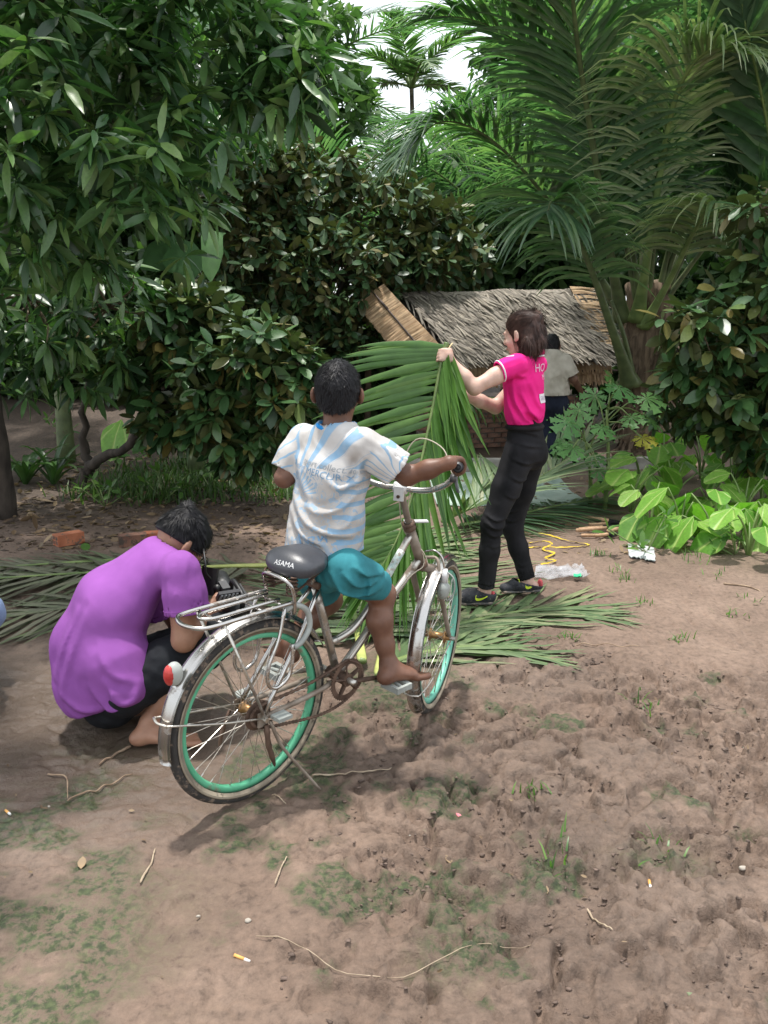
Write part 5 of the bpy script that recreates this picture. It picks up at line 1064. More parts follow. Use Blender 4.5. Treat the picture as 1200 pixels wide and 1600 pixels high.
part(bike, 'hanging_rag', *tube(spline([BK(-.03, -.07, .30), BK(-.06, -.075, .22), BK(-.07, -.075, .16)], 8), [.010, .014, .012, .016, .012, .013, .008, .003], 8, flat=.5), RUSTY, True)
def lettering(parent, target, s, size, o, xd, yd, mat, eps=.003, extr=0, far=.25):
    """letters laid onto the surface of target"""
    cu = bpy.data.curves.new('t', 'FONT'); cu.body = s; cu.size = size; cu.align_x = 'CENTER'; cu.resolution_u = 2
    ob = bpy.data.objects.new('t', cu); COL.objects.link(ob); dg = bpy.context.evaluated_depsgraph_get(); me = bpy.data.meshes.new_from_object(ob.evaluated_get(dg)); V = np.array([v.co[:] for v in me.vertices]); F = [tuple(p.vertices) for p in me.polygons]
    bpy.data.objects.remove(ob); bpy.data.curves.remove(cu)
    wrap(parent, target, 'lettering', V[:, :2], F, o, xd, yd, mat, eps, far)
def wrap(parent, target, name, V2, F, o, xd, yd, mat, eps=.003, far=.25):
    xd = nrm(xd); yd = nrm(np.asarray(yd) - xd * (np.asarray(yd) @ xd)); nn = np.cross(xd, yd); tm = target.data
    bv = BVHTree.FromPolygons([v.co for v in tm.vertices], [p.vertices for p in tm.polygons]); off = base(target); P = np.asarray(o) + np.outer(V2[:, 0], xd) + np.outer(V2[:, 1], yd); out = []
    for p in P:
        h = bv.ray_cast(Vector(p + nn * far - off), Vector(-nn), far * 2); out.append(np.array(h[0]) + off + nn * eps if h[0] is not None else None)
    good = [i for i, q in enumerate(out) if q is not None]
    if len(good) < 3: return None
    F = [f for f in F if all(out[i] is not None for i in f)]; mp = {g_: k for k, g_ in enumerate(good)}
    return part(parent, name, np.array([out[i] for i in good]), [tuple(mp[i] for i in f) for f in F], mat)
INKW = M('white_ink', (.62, .62, .62), .6)
lettering(sad, sad, 'ASAMA', .024, BK(.098, .030, .795), nrm(BS * .97 + BU * .25), nrm(BW + BU * .5), INKW, .0012)
# ------------------------------------------------------------------ people
def skinmat(name, col, col2):
    m, t, nd, lk = newmat(name); tc = nd('TexCoord'); n = nd('TexNoise', i_Scale=16, i_Detail=6); lk(tc.outputs['Object'], n.inputs['Vector'])
    p = nd('BsdfPrincipled', i_Roughness=.48); lk(ramp(nd, n.outputs[0], [(.35, col), (.65, col2)], lk), p.inputs['Base Color']); p.inputs['Subsurface Weight'].default_value = .08; p.inputs['Subsurface Radius'].default_value = (.01, .004, .002); p.inputs['Specular IOR Level'].default_value = .4
    nb = nd('TexNoise', i_Scale=160, i_Detail=3); lk(tc.outputs['Object'], nb.inputs['Vector']); b = nd('Bump', i_Strength=.15, i_Distance=.002); lk(nb.outputs[0], b.inputs['Height']); lk(b.outputs[0], p.inputs['Normal'])
    o = nd('OutputMaterial'); lk(p.outputs[0], o.inputs[0]); return m
def cloth(name, col, col2=None, rough=.85, weave=420, scale=7, dirt=None, dirt_at=.62, var=.12, sheen=.0, wrinkle=.22):
    return M(name, col, rough, col2=col2, scale=scale, bump=.25, bscale=weave, spec=.25, var=var, dirt=dirt, dirt_at=dirt_at, sheen=sheen, wrinkle=wrinkle)
SK_B = skinmat('boy_skin', (.125, .058, .036), (.19, .092, .058)); SK_W = skinmat('woman_skin', (.50, .32, .25), (.62, .42, .34)); SK_M = skinmat('man_skin', (.27, .135, .085), (.37, .20, .13)); SK_D = skinmat('brown_skin', (.13, .065, .042), (.19, .10, .065))
HAIRB = M('black_hair', (.006, .0058, .007), .5, col2=(.013, .0125, .015), scale=30, spec=.22)
HAIRW = M('brown_hair', (.034, .018, .014), .45, col2=(.075, .042, .033), scale=30, spec=.22)
def fist(g, c, ax, top, out, wrist, s=1.0, gr=.016, a0=-35, a1=215, wr=.024):
    """four fingers closed round a bar at c (axis ax), palm on top, thumb round the other side"""
    ax, top, out = nrm(ax), nrm(top), nrm(out); R_ = gr + .008 * s
    for i, (ln_, rr) in enumerate(zip((.92, 1, .95, .82), (.0085, .009, .0088, .0075))):
        o = c + ax * (1.5 - i) * .0185 * s; an = np.radians(np.linspace(a0 + 30, a0 + (a1 - a0) * ln_, 5)); pts = [o + (R_ + .004 * s * (k == 1)) * (math.cos(q) * top + math.sin(q) * out) for k, q in enumerate(an)]
        g.chain(pts, [rr * s] * 5, .004)
    pc = c + top * (R_ + .004 * s) - out * .012 * s; g.ell(pc - ax * .024 * s, pc + ax * .024 * s, out, (.026 * s, .014 * s), (.026 * s, .014 * s), .01)
    g.cone(wrist, pc - out * .01 * s, wr * s, .021 * s, .015)
    b_ = pc + ax * .03 * s - out * .012 * s; g.chain([b_, c + ax * .040 * s - out * (R_ * .9), c + ax * .036 * s - out * R_ * .5 - top * R_ * .9], [.011 * s, .0098 * s, .0085 * s], .005)
def hand(g, wr, d, n_, s=1.0, curl=.5, sp=.10, thumb=1):
    """open hand: palm from the wrist along d, fingers curl towards n_"""
    d = nrm(d); n_ = nrm(np.asarray(n_) - d * (np.asarray(n_) @ d)); x = np.cross(d, n_) * thumb
    kn = wr + d * .085 * s; g.ell(wr, kn, x, (.026 * s, .017 * s), (.036 * s, .013 * s), .012)
    for i, (L, r) in enumerate(zip((.070, .078, .073, .058), (.0088, .009, .0088, .0078))):
        p = kn + x * (1.5 - i) * .0185 * s - d * (.006 * abs(i - 1.2)) * s; q = d + x * (1.5 - i) * sp; pts = [p - d * .01 * s]
        for k, f in enumerate((.45, .32, .26)): a_ = curl * (k + .6); v = nrm(nrm(q) * math.cos(a_) + n_ * math.sin(a_)); p = pts[-1] + v * L * f * s * (1.15 if k == 0 else 1); pts.append(p)
        g.chain(pts, [r * s, r * s, r * .92 * s, r * .75 * s], .004)
    t0_ = wr + d * .025 * s + x * .024 * s; t1_ = t0_ + (x * .75 + d * .6 + n_ * .25) * .038 * s; t2_ = t1_ + (x * .35 + d * .85 + n_ * .45) * .030 * s
    g.chain([t0_, t1_, t2_], [.013 * s, .0105 * s, .0085 * s], .006)
def foot(g, an, heel, toe, s=1.0, up=A(0, 0, 1)):
    d = nrm(toe - heel); x = nrm(np.cross(d, up)); L = np.linalg.norm(toe - heel); ball = heel + d * L * .66
    g.cone(an, heel + up * .022 * s + d * .012, .029 * s, .026 * s, .02); g.ball(heel + up * .018 * s + d * .01, A(.028, .025, .022) * s, np.stack([d, x, up], -1))
    g.ell(heel + d * L * .15 + up * .026 * s, ball + up * .018 * s, x, (.025 * s, .028 * s), (.038 * s, .018 * s), .02); g.cone(an + d * .012, ball + up * .012 * s, .024 * s, .012 * s, .03)
    for i in range(5): q = ball + x * (i - 2) * .0155 * s + up * .008 * s; g.cone(q, q + d * (L * .30 - .006 * s * (4 - i) * .9) + up * .004, .0105 * s, (.0130 if i == 4 else .0098) * s, .004)
def head(g, c, fwd, up, s=1.0, nose=True, ears=True, jaw=True):
    """c = centre of the skull"""
    fwd = nrm(fwd); up = nrm(up - fwd * (up @ fwd)); x = np.cross(fwd, up); R_ = np.stack([x, fwd, up], -1); pt = lambda a, b, c_: c + (x * a + fwd * b + up * c_) * s
    g.ball(pt(0, -.008, .018), A(.073, .092, .088) * s, R_, .02); g.ball(pt(0, .028, -.045), A(.056, .062, .068) * s, R_, .03); g.ball(pt(0, .058, -.088), A(.030, .028, .026) * s, R_, .03)
    if nose:
        g.cone(pt(0, .088, .004), pt(0, .106, -.030), .009 * s, .0125 * s, .012); g.ball(pt(0, .098, -.034), A(.017, .012, .009) * s, R_, .008); g.ball(pt(0, .086, .018), A(.05, .012, .009) * s, R_, .015)
        g.ball(pt(0, .089, -.062), A(.024, .010, .007) * s, R_, .006); g.ball(pt(0, .087, -.074), A(.021, .010, .007) * s, R_, .006)
        for q in (-1, 1): g.ball(pt(q * .031, .078, -.002), A(.014, .012, .011) * s, R_, .005); g.ball(pt(q * .045, .06, -.035), A(.022, .022, .018) * s, R_, .02)
    if ears:
        for q in (-1, 1): g.ball(pt(q * .084, -.010, -.010), A(.010, .020, .032) * s, R_ @ Rax((0, 0, 1), q * .55), .006); g.ball(pt(q * .076, .004, -.032), A(.008, .009, .012) * s, R_, .006)
    return pt, R_
def face_marks(body, pt, s, x, fwd, up, brow):
    """eyes, brows and lips as their own small shapes"""
    we, ir, lip = M('eye_white', (.7, .68, .65), .3), M('iris', (.02, .012, .008), .2), M('lips', (.42, .17, .15), .45)
    for q in (-1, 1):
        e = Grp(); e.ball(pt(q * .031, .0835, -.002), A(.0100, .0080, .0055) * s); part(body, 'eye', *grow([e], .003), we, True)
        e = Grp(); e.ball(pt(q * .031, .0890, -.002), A(.0045, .0040, .0045) * s); part(body, 'iris', *grow([e], .0025), ir, True)
        part(body, 'eyebrow', *tube(spline([pt(q * .013, .093, .017), pt(q * .03, .092, .024), pt(q * .05, .08, .019)], 7), [.002, .0035, .004, .004, .0035, .003, .0015], 6, flat=.6), brow, True)
    part(body, 'lips', *tube(spline([pt(-.023, .086, -.068), pt(0, .0995, -.067), pt(.023, .086, -.068)], 9), [.001, .004, .006, .007, .007, .007, .006, .004, .001], 7, flat=.8), lip, True)
def person(label, loc): return thing('person', loc, label, 'person')
def hair_cap(c, fwd, up, s, grow_by, cutp, cutn, cut2=None, noise_amp=.004, scale=60):
    fwd = nrm(fwd); up = nrm(up - fwd * (up @ fwd)); x = np.cross(fwd, up); R_ = np.stack([x, fwd, up], -1); g = Grp(.02); pt = lambda a, b, c_: c + (x * a + fwd * b + up * c_) * s
    g.ball(pt(0, -.010, .020), A(.073 + grow_by, .092 + grow_by, .090 + grow_by) * s, R_); g.ball(pt(0, -.045, -.035), A(.052 + grow_by, .045 + grow_by, .055 + grow_by) * s, R_)
    g.disp = lambda P: noise_amp * 2 * noise3(P * scale) + noise_amp * noise3(P * scale * 2.3)
    g.cut(cutp, cutn, 0)
    if cut2 is not None: g.cut(cut2[0], cut2[1], 0)
    return g

# ---- the boy on the bicycle
boy = person('barefoot boy in a faded blue and white shirt sitting astride the bicycle', A(-.2, 2.85, 0)); bg_ = Grp(.022)
hc = W(528, 613, 2.885); fwB = nrm(A(.10, .99, .02)); upB = nrm(A(0, -.10, 1)); sB = 1.0
ptB, RB = head(bg_, hc, fwB, upB, .94)
nk = W(526, 672, 2.865); bg_.cone(nk + A(0, 0, -.03), hc + A(0, .0, -.05), .050, .046)
ch, wa, pe = W(520, 735, 2.865), W(509, 810, 2.855), W(507, 876, 2.845)
bg_.ell(nk + A(0, 0, -.04), ch, BS, (.09, .06), (.120, .085)); bg_.ell(ch, wa, BS, (.120, .085), (.108, .085)); bg_.ell(wa, pe, BS, (.108, .085), (.118, .095))
shR, shL = W(571, 694, 2.775), W(471, 688, 2.95); elR, wrR = W(636, 744, 2.80), W(684, 717, 2.845); elL = W(444, 747, 2.90)
grR = HB(.234, -.105, .124); grL = HB(-.234, -.105, .124); gax = nrm(HB(.244, -.16, .135) - HB(.222, -.068, .104)); gaxL = nrm(HB(-.244, -.16, .135) - HB(-.222, -.068, .104))
wrR = grR - gax * -.02 + A(-.035, -.055, .022) ; wrL = grL + A(-.015, -.06, .015)
for s_, e_, w_ in ((shR, elR, wrR), (shL, elL, wrL)): bg_.chain([nk + A(0, 0, -.04), s_, e_, s_ * 0 + e_ * .5 + w_ * .5, w_], [.05, .044, .031, .030, .022])
fist(bg_, grR, -gax, A(-.25, -.15, 1), A(.8, .35, .25), wrR, .86, .0165); fist(bg_, grL, -gaxL, A(0, -.1, 1), A(-.8, .4, .2), wrL, .86, .0165)
hiR, hiL, knR, knL = W(545, 893, 2.765), W(484, 889, 2.89), W(597, 930, 2.965), W(514, 938, 3.05)
pdR, pdL = BK(.552, .135, .301), BK(.216, -.135, .361)
anR = W(607, 1040, 2.895); anL = W(455, 1005, 2.90)
bg_.chain([pe, hiR, knR], [.08, .056, .049]); bg_.chain([pe, hiL, knL], [.08, .056, .049])
for k_, a_ in ((knR, anR), (knL, anL)): m_ = k_ * .66 + a_ * .34 - BU * .024; bg_.chain([k_, m_, k_ * .3 + a_ * .7 - BU * .008, a_], [.043, .046, .033, .025]); bg_.ball(k_ + BU * .022 + A(0, 0, .004), (.030, .032, .036), None, .02); bg_.ball(a_ + BS * .022, (.011, .011, .012), None, .012); bg_.ball(a_ - BS * .022, (.011, .011, .012), None, .012)
heR = W(599, 1066, 2.855); toR = W(662, 1056, 2.975); foot(bg_, anR, heR, toR, 1.08)
heL = anL + A(.01, -.02, -.060); toL = heL + nrm(A(-.45, .55, -.05)) * .17; foot(bg_, anL, heL, toL, .95)
V, F = grow([bg_], .006); bB = part(boy, 'body', V, F, SK_B, True)
hr = hair_cap(hc, fwB, upB, .94, .008, ptB(0, -.02, -.036), nrm(-upB + fwB * .35), (ptB(0, .045, 0), nrm(fwB - upB * .75)), .0025, 90); V, F = grow([hr], .0045)
so_, F2 = hair_strands(V, F, 7000, .011, .3, .30, .0011, 2, mask=lambda P: (P - ptB(0, 0, -.030)) @ nrm(upB - fwB * .35) > 0)
hb_ = part(boy, 'hair', V, F, HAIRB, True); part(hb_, 'hair_strand', so_, F2, HAIRB, False, kind='stuff')
# printed T-shirt
sh = Grp(.03); top = nk + A(0, 0, -.012); hemB = W(503, 858, 2.845)
sh.ell(top, ch, BS, (.080, .066), (.134, .104)); sh.ell(ch, wa, BS, (.134, .104), (.136, .108)); sh.ell(wa, hemB + A(0, 0, -.06), BS, (.138, .108), (.152, .126)); sh.chain([shL + A(.016, 0, -.004), top + A(0, 0, -.022), shR + A(-.016, 0, -.004)], [.047, .062, .047])
f1, f2 = folds(nrm(A(.75, 0, -.5)), 22, 5, .010, 3.), folds(nrm(A(.9, .2, .25)), 30, 6, .008, 8.)
zc = hemB[2]; cB_ = creases(2.75, [([(560, 770), (535, 790), (500, 800), (470, 790)], 1.), ([(565, 750), (530, 762), (505, 745)], .9), ([(455, 780), (475, 815), (510, 830), (550, 835)], 1.1), ([(452, 800), (470, 835), (510, 848)], 1.), ([(460, 720), (470, 760), (490, 800)], .7), ([(555, 800), (540, 820), (515, 822)], .8), ([(575, 705), (560, 735), (558, 765)], .9)], .011, .012)
sh.disp = lambda P: f1(P) * .35 + f2(P) * .5 * np.clip(1.2 - (P[:, 2] - zc) / .16, .1, 1.2) + cB_(P)
sh.cut(hemB + A(0, 0, 0), nrm(A(.05, 0, -1)), .009, .05); sh.carve.append((nk + A(0, .006, .010), nk + A(0, .01, .12), .060))
def sleeve(a, b, r0, r1, seed, push=.06):
    g = Grp(.02); d = nrm(b - a); g.chain([a - d * .01, a * .5 + b * .5, b + d * push], [r0, (r0 + r1) / 2, r1 * 1.06]); f = folds(d, 26, 6, .007, seed); g.disp = f; g.cut(b, d, .008, .05); return g
slR = sleeve(shR, W(621, 733, 2.79), .049, .066, 1.); slL = sleeve(shL, W(447, 736, 2.925), .048, .060, 5.)
V, F = grow([sh, slR, slL], .005, .025)
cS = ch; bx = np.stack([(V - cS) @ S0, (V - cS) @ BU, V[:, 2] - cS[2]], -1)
slv = np.clip((np.minimum(slR(V + 1e-4), slL(V + 1e-4)) < .004).astype(float) * (sh(V) > .012), 0, 1)
def boy_shirt():
    m, t, nd, lk = newmat('printed_shirt'); at = nd('Attribute', attribute_name='body'); sp = nd('SeparateXYZ'); lk(at.outputs['Vector'], sp.inputs[0]); x, z = sp.outputs[0], sp.outputs[2]
    def mt(op, a, b=0., c=None):
        n = nd('Math', operation=op)
        for i, v in enumerate((a, b) if c is None else (a, b, c)):
            if isinstance(v, (int, float)): n.inputs[i].default_value = v
            else: lk(v, n.inputs[i])
        return n.outputs[0]
    ns = nd('TexNoise', i_Scale=9, i_Detail=3); lk(at.outputs['Vector'], ns.inputs['Vector']); nv = mt('SUBTRACT', ns.outputs[0], .5)
    dx, dz = mt('SUBTRACT', x, -.045), mt('SUBTRACT', z, -.075); an = mt('ARCTAN2', dx, dz); rr = mt('SQRT', mt('ADD', mt('MULTIPLY', dx, dx), mt('MULTIPLY', dz, dz)))
    ray_ = mt('LESS_THAN', mt('FRACT', mt('ADD', mt('MULTIPLY', mt('ADD', an, mt('MULTIPLY', nv, .05)), 17 / 6.2832), 20.2)), .36)
    upm = mt('MULTIPLY', mt('GREATER_THAN', dz, .098), mt('GREATER_THAN', rr, .10)); ray_ = mt('MULTIPLY', ray_, upm)
    thin = mt('MULTIPLY', mt('LESS_THAN', mt('FRACT', mt('ADD', mt('MULTIPLY', an, 34 / 6.2832), 40.65)), .035), upm)
    fan = mt('MULTIPLY', mt('MULTIPLY', mt('LESS_THAN', mt('FRACT', mt('ADD', mt('MULTIPLY', an, 34 / 6.2832), 20.)), .42), mt('LESS_THAN', rr, .085)), mt('MULTIPLY', mt('GREATER_THAN', dz, .012), mt('GREATER_THAN', rr, .03)))
    chk = mt('MULTIPLY', mt('GREATER_THAN', mt('SINE', mt('ADD', mt('MULTIPLY', z, 150), mt('MULTIPLY', x, 25))), .35), mt('GREATER_THAN', mt('ADD', x, mt('MULTIPLY', nv, .10)), .098)); chk = mt('MULTIPLY', chk, mt('LESS_THAN', dz, .06))
    blb = nd('TexNoise', i_Scale=34, i_Detail=2); lk(at.outputs['Vector'], blb.inputs['Vector']); spots = mt('MULTIPLY', mt('GREATER_THAN', blb.outputs[0], .60), mt('MULTIPLY', mt('LESS_THAN', dz, .075), mt('GREATER_THAN', z, -.30)))
    lines = mt('MULTIPLY', mt('LESS_THAN', mt('ABSOLUTE', mt('SUBTRACT', blb.outputs[0], .48)), .012), mt('LESS_THAN', dz, .09))
    low = mt('MULTIPLY', mt('GREATER_THAN', mt('SINE', mt('ADD', mt('MULTIPLY', x, 190), mt('MULTIPLY', z, 90))), .35), mt('LESS_THAN', z, -.215))
    sv = nd('Attribute', attribute_name='sleeve').outputs['Fac']
    sa = mt('ARCTAN2', mt('SUBTRACT', z, -.03), mt('SUBTRACT', mt('ABSOLUTE', x), .27)); sst = mt('LESS_THAN', mt('FRACT', mt('ADD', mt('MULTIPLY', mt('ADD', sa, mt('MULTIPLY', nv, .35)), 4.6), 9.)), .20)
    body_ = mt('MAXIMUM', mt('MAXIMUM', mt('MAXIMUM', ray_, mt('MULTIPLY', thin, .6)), mt('MAXIMUM', fan, chk)), mt('MAXIMUM', mt('MAXIMUM', mt('MULTIPLY', spots, .7), mt('MULTIPLY', lines, .6)), mt('MULTIPLY', low, .55)))
    msk = mt('ADD', mt('MULTIPLY', body_, mt('SUBTRACT', 1., sv)), mt('MULTIPLY', sst, sv))
    w_ = nd('TexNoise', i_Scale=40, i_Detail=5); lk(at.outputs['Vector'], w_.inputs['Vector']); msk = mt('MULTIPLY', msk, mt('ADD', .55, mt('MULTIPLY', w_.outputs[0], .6)))
    n2 = nd('TexNoise', i_Scale=7, i_Detail=6); lk(at.outputs['Vector'], n2.inputs['Vector']); basec = ramp(nd, n2.outputs[0], [(.36, (.42, .40, .38)), (.62, (.58, .565, .55))], lk)
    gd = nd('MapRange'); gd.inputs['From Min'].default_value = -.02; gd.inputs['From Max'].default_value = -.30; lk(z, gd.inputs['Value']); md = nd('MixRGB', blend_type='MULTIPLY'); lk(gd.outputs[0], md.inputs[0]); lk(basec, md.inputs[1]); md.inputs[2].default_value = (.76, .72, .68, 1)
    mx = nd('MixRGB'); mx.use_clamp = True; lk(msk, mx.inputs[0]); lk(md.outputs[0], mx.inputs[1]); mx.inputs[2].default_value = (.21, .37, .53, 1)
    p = nd('BsdfPrincipled', i_Roughness=.9); p.inputs['Specular IOR Level'].default_value = .2; lk(mx.outputs[0], p.inputs['Base Color'])
    tc = nd('TexCoord'); nb = nd('TexNoise', i_Scale=420); lk(tc.outputs['Object'], nb.inputs['Vector']); b = nd('Bump', i_Strength=.25, i_Distance=.003); lk(nb.outputs[0], b.inputs['Height']); lk(b.outputs[0], p.inputs['Normal'])
    o = nd('OutputMaterial'); lk(p.outputs[0], o.inputs[0]); return m
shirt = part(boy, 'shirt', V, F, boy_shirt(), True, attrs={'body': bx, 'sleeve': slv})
BLUE = cloth('collar_blue', (.02, .22, .55)); a = np.linspace(0, 2 * np.pi, 41)[:-1]; cc = nk + A(0, .004, .004); part(shirt, 'neck_band', *tube(cc + np.outer(np.cos(a) * .061, A(1, 0, 0)) + np.outer(np.sin(a) * .060, A(0, 1, 0)) + np.outer(.016 * np.abs(np.cos(a)) + .004 * np.sin(a) - .004, A(0, 0, 1)), .0095, 8, closed=True, flat=1.0), BLUE, True)
INKB = M('blue_ink', (.20, .34, .50), .9); INKG = M('grey_ink', (.33, .36, .39), .9); xs = nrm(S0 + A(0, 0, -.14)); zs = nrm(A(.10, 0, 1))
for txt, sz, dx_, dz_, ik in (('sport collection', .030, .062, .022, INKG), ('Racing', .030, -.058, .016, INKB), ('MERCURY', .032, .060, -.006, INKB), ('C', .034, -.075, -.024, INKB), ('AUTO', .018, -.078, -.052, INKB), ('CROSS', .015, -.075, -.070, INKB), ('New', .055, .045, -.225, INKB)):
    lettering(shirt, shirt, txt, sz, ch - BU * .1 + S0 * dx_ + A(0, 0, dz_), xs if txt != 'New' else nrm(S0 + A(0, 0, .2)), zs, ik, .0016)
# shorts
st_ = Grp(.03); st_.ell(hemB + A(0, 0, .03), pe + A(0, 0, -.005), BS, (.114, .092), (.126, .102)); ends = [(hiR, W(589, 915, 2.93)), (hiL, W(509, 925, 3.0))]
fT = folds(nrm(A(.6, .4, -.35)), 24, 6, .010, 2.); st_.disp = fT; gl = []
for a_, b_ in ends: g = Grp(.02); d = nrm(b_ - a_); g.chain([a_ - d * .03, a_ * .5 + b_ * .5, b_ + d * .07], [.076, .068, .058]); cS_ = creases(2.8, [([(540, 880), (565, 905), (590, 905)], 1.), ([(530, 905), (560, 925), (585, 925)], 1.), ([(555, 870), (580, 890), (600, 900)], .8), ([(520, 880), (540, 915), (565, 930)], .8), ([(570, 880), (580, 905), (575, 930)], .7)], .008, .013); g.disp = lambda P, cS_=cS_: cS_(P); g.cut(b_, d, .009, .06); gl.append(g)
V, F = grow([st_] + gl, .005, .03); part(boy, 'shorts', V, F, cloth('teal_shorts', (.026, .17, .20), (.042, .23, .265), sheen=.0), True)

# ---- the woman in pink
wo_ = person('woman in a pink polo shirt and black jeans lifting a palm frond', A(.7, 4.62, 0)); g = Grp(.022)
fw_ = nrm(A(-.85, .52, 0)); lf_ = nrm(A(-.52, -.85, 0)); upW = A(0, 0, 1)
hw_ = W(815, 521, 4.60); hf_ = nrm(A(-.80, .58, -.22)); hu_ = nrm(A(-.22, .12, 1)); ptW, RW = head(g, hw_, hf_, hu_, .97)
nb_ = W(829, 560, 4.63); g.cone(nb_ + A(0, 0, -.04), hw_ + A(.02, 0, -.05), .050, .045)
chW, waW, peW = W(818, 596, 4.62), W(820, 650, 4.62), W(821, 694, 4.63)
g.ell(nb_ + A(0, 0, -.05), chW, lf_, (.09, .06), (.118, .085)); g.ell(chW, waW, lf_, (.118, .085), (.098, .075)); g.ell(waW, peW, lf_, (.098, .075), (.115, .09))
sL, sR = W(806, 570, 4.49), W(838, 571, 4.77); eL_, eR_ = W(741, 606, 4.42), W(774, 636, 4.72); wL_, wR_ = W(704, 564, 4.44), W(713, 612, 4.58)
for s_, e_, w_ in ((sL, eL_, wL_), (sR, eR_, wR_)): g.chain([nb_ + A(0, 0, -.05), s_, s_ * .5 + e_ * .5, e_, e_ * .6 + w_ * .4, w_], [.055, .048, .042, .036, .035, .024])
fist(g, W(692, 556, 4.45), nrm(hp[0] - hp[2]), nrm(A(.3, -.9, .2)), nrm(A(-1, -.1, .1)), wL_, .95, .016, wr=.024)
hand(g, wR_, nrm(W(676, 605, 4.47) - wR_), A(-.2, -.5, -.6), .92, .55)
hL, hR, kL, kR, aL_, aR_ = W(812, 708, 4.55), W(829, 706, 4.72), W(769, 818, 4.47), W(800, 822, 4.76), W(759, 922, 4.49), W(825, 908, 4.72)
g.chain([peW, hL, kL, aL_ + A(0, 0, .0)], [.09, .072, .045, .030]); g.chain([peW, hR, kR, aR_], [.09, .072, .045, .030])
heL_, toL_ = G(764, 950), G(706, 950); heR_, toR_ = G(838, 930), G(785, 932)
for a_, h_, t_ in ((aL_, heL_, toL_), (aR_, heR_, toR_)): h_[2] = t_[2] = .026; foot(g, a_, h_ + A(0, 0, .012), t_ - nrm(t_ - h_) * .02 + A(0, 0, .008), .82)
V, F = grow([g], .006); bW = part(wo_, 'body', V, F, SK_W, True); face_marks(bW, ptW, .97, RW[:, 0], RW[:, 1], RW[:, 2], HAIRW)
# hair drawn back into a tail
hg = hair_cap(hw_, hf_, hu_, .97, .009, ptW(0, .048, .03), nrm(hf_ * 1.0 - hu_ * .55), (ptW(0, -.01, -.055), -hu_), .003, 70)
tie = ptW(0, -.095, .058); tl_ = [tie, W(836, 497, 4.66), W(840, 518, 4.67), W(839, 543, 4.67), W(836, 566, 4.67)]; ga = Grp(.02); ga.chain(tl_, [.024, .036, .040, .032, .010]); ga.disp = folds(A(.1, 0, -1), 60, 5, .009, 3.)
g3 = Grp(.02); g3.chain([ptW(-.03, -.07, .02), ptW(-.058, -.06, -.05), ptW(-.055, -.02, -.105), ptW(-.045, .015, -.125)], [.028, .026, .020, .009]); g3.chain([ptW(0, -.08, .0), ptW(0, -.085, -.06), ptW(-.02, -.06, -.11)], [.034, .034, .022]); g3.disp = folds(A(.3, 0, -1), 60, 6, .008, 5.)
V, F = grow([hg, ga, g3], .0045, .02); hm = part(wo_, 'hair', V, F, HAIRW, True); s1, s2 = hair_strands(V, F, 4500, .07, .35, .03, .0011, 4, jit=.03, dirf=lambda p: np.where(((p - hw_) @ hu_ > .0)[:, None] & ((p - tie) @ hf_ > .02)[:, None], nrm(tie - p), A(.05, .02, -1)), mask=lambda P: ~(((P - tie) @ hf_ < .04) & ((P - tie) @ hu_ > -.03))); part(hm, 'hair_strand', s1, s2, HAIRW, False, kind='stuff')
part(hm, 'hair_tie', *lathe([(.024, -.010), (.032, -.006), (.032, .006), (.024, .010)], 16, tie + (tl_[1] - tie) * .25, tl_[1] - tie), HAIRB, True)
PINK = cloth('pink_jersey', (.74, .012, .20), (.82, .022, .25), scale=5, var=.05); 
sg = Grp(.03); sg.ell(nb_ + A(0, 0, -.012), chW, lf_, (.085, .062), (.132, .098)); sg.ell(chW, W(819, 640, 4.62), lf_, (.132, .098), (.122, .100)); sg.ell(W(819, 640, 4.62), W(820, 664, 4.62), lf_, (.122, .100), (.104, .084)); sg.chain([sL, nb_ + A(0, 0, -.02), sR], [.050, .062, .050])
fa, fb = folds(nrm(A(.45, 0, -1)), 24, 5, .008, 1.), folds(nrm(A(.6, .1, -.8)), 34, 7, .010, 6.); zw = waW[2]; cW_ = creases(4.5, [([(800, 600), (806, 630), (822, 655)], 1.), ([(792, 595), (795, 630), (806, 660)], .8), ([(815, 615), (828, 640), (846, 655)], 1.1), ([(830, 600), (842, 630), (850, 640)], .8), ([(806, 585), (815, 588), (822, 586)], .8), ([(820, 640), (835, 650), (848, 662)], 1.2)], .011, .011); sg.disp = lambda P: fa(P) * .3 + fb(P) * .4 * np.clip(1 - (P[:, 2] - zw) / .15, .05, 1.1) + cW_(P)
sg.cut(W(820, 661, 4.62), nrm(A(.06, 0, -1)), .008, .04); sg.carve.append((nb_ + A(0, 0, .015), nb_ + A(-.02, 0, .12), .056))
sl1, sl2 = sleeve(sL, W(779, 581, 4.46), .049, .053, 2., .05), sleeve(sR, W(815, 588, 4.76), .049, .051, 7., .05)
V, F = grow([sg, sl1, sl2], .005, .02); pk = part(wo_, 'shirt', V, F, PINK, True)
d1 = nrm(W(779, 581, 4.46) - sL); s_, u_ = frame_of(d1); WHT = cloth('white_trim', (.75, .70, .74))
for q, r_ in ((.006, .0555),): part(pk, 'sleeve_stripe', *tube((W(779, 581, 4.46) - d1 * .010) + np.outer(np.cos(a) * r_, s_) + np.outer(np.sin(a) * r_, u_), .0042, 6, closed=True), WHT, True)
cw = nb_ + A(0, 0, .018); part(pk, 'collar', *tube(cw + np.outer(np.cos(a) * .060, lf_) + np.outer(np.sin(a) * .058, fw_) + np.outer(.004 - .012 * np.sin(a), upW), .017, 8, closed=True), cloth('collar_pink', (.52, .012, .12)), True)
part(pk, 'collar_stripe', *tube(cw + A(0, 0, -.014) + np.outer(np.cos(a) * .073, lf_) + np.outer(np.sin(a) * .071, fw_) + np.outer(-.012 * np.sin(a), upW), .0045, 6, closed=True), WHT, True)
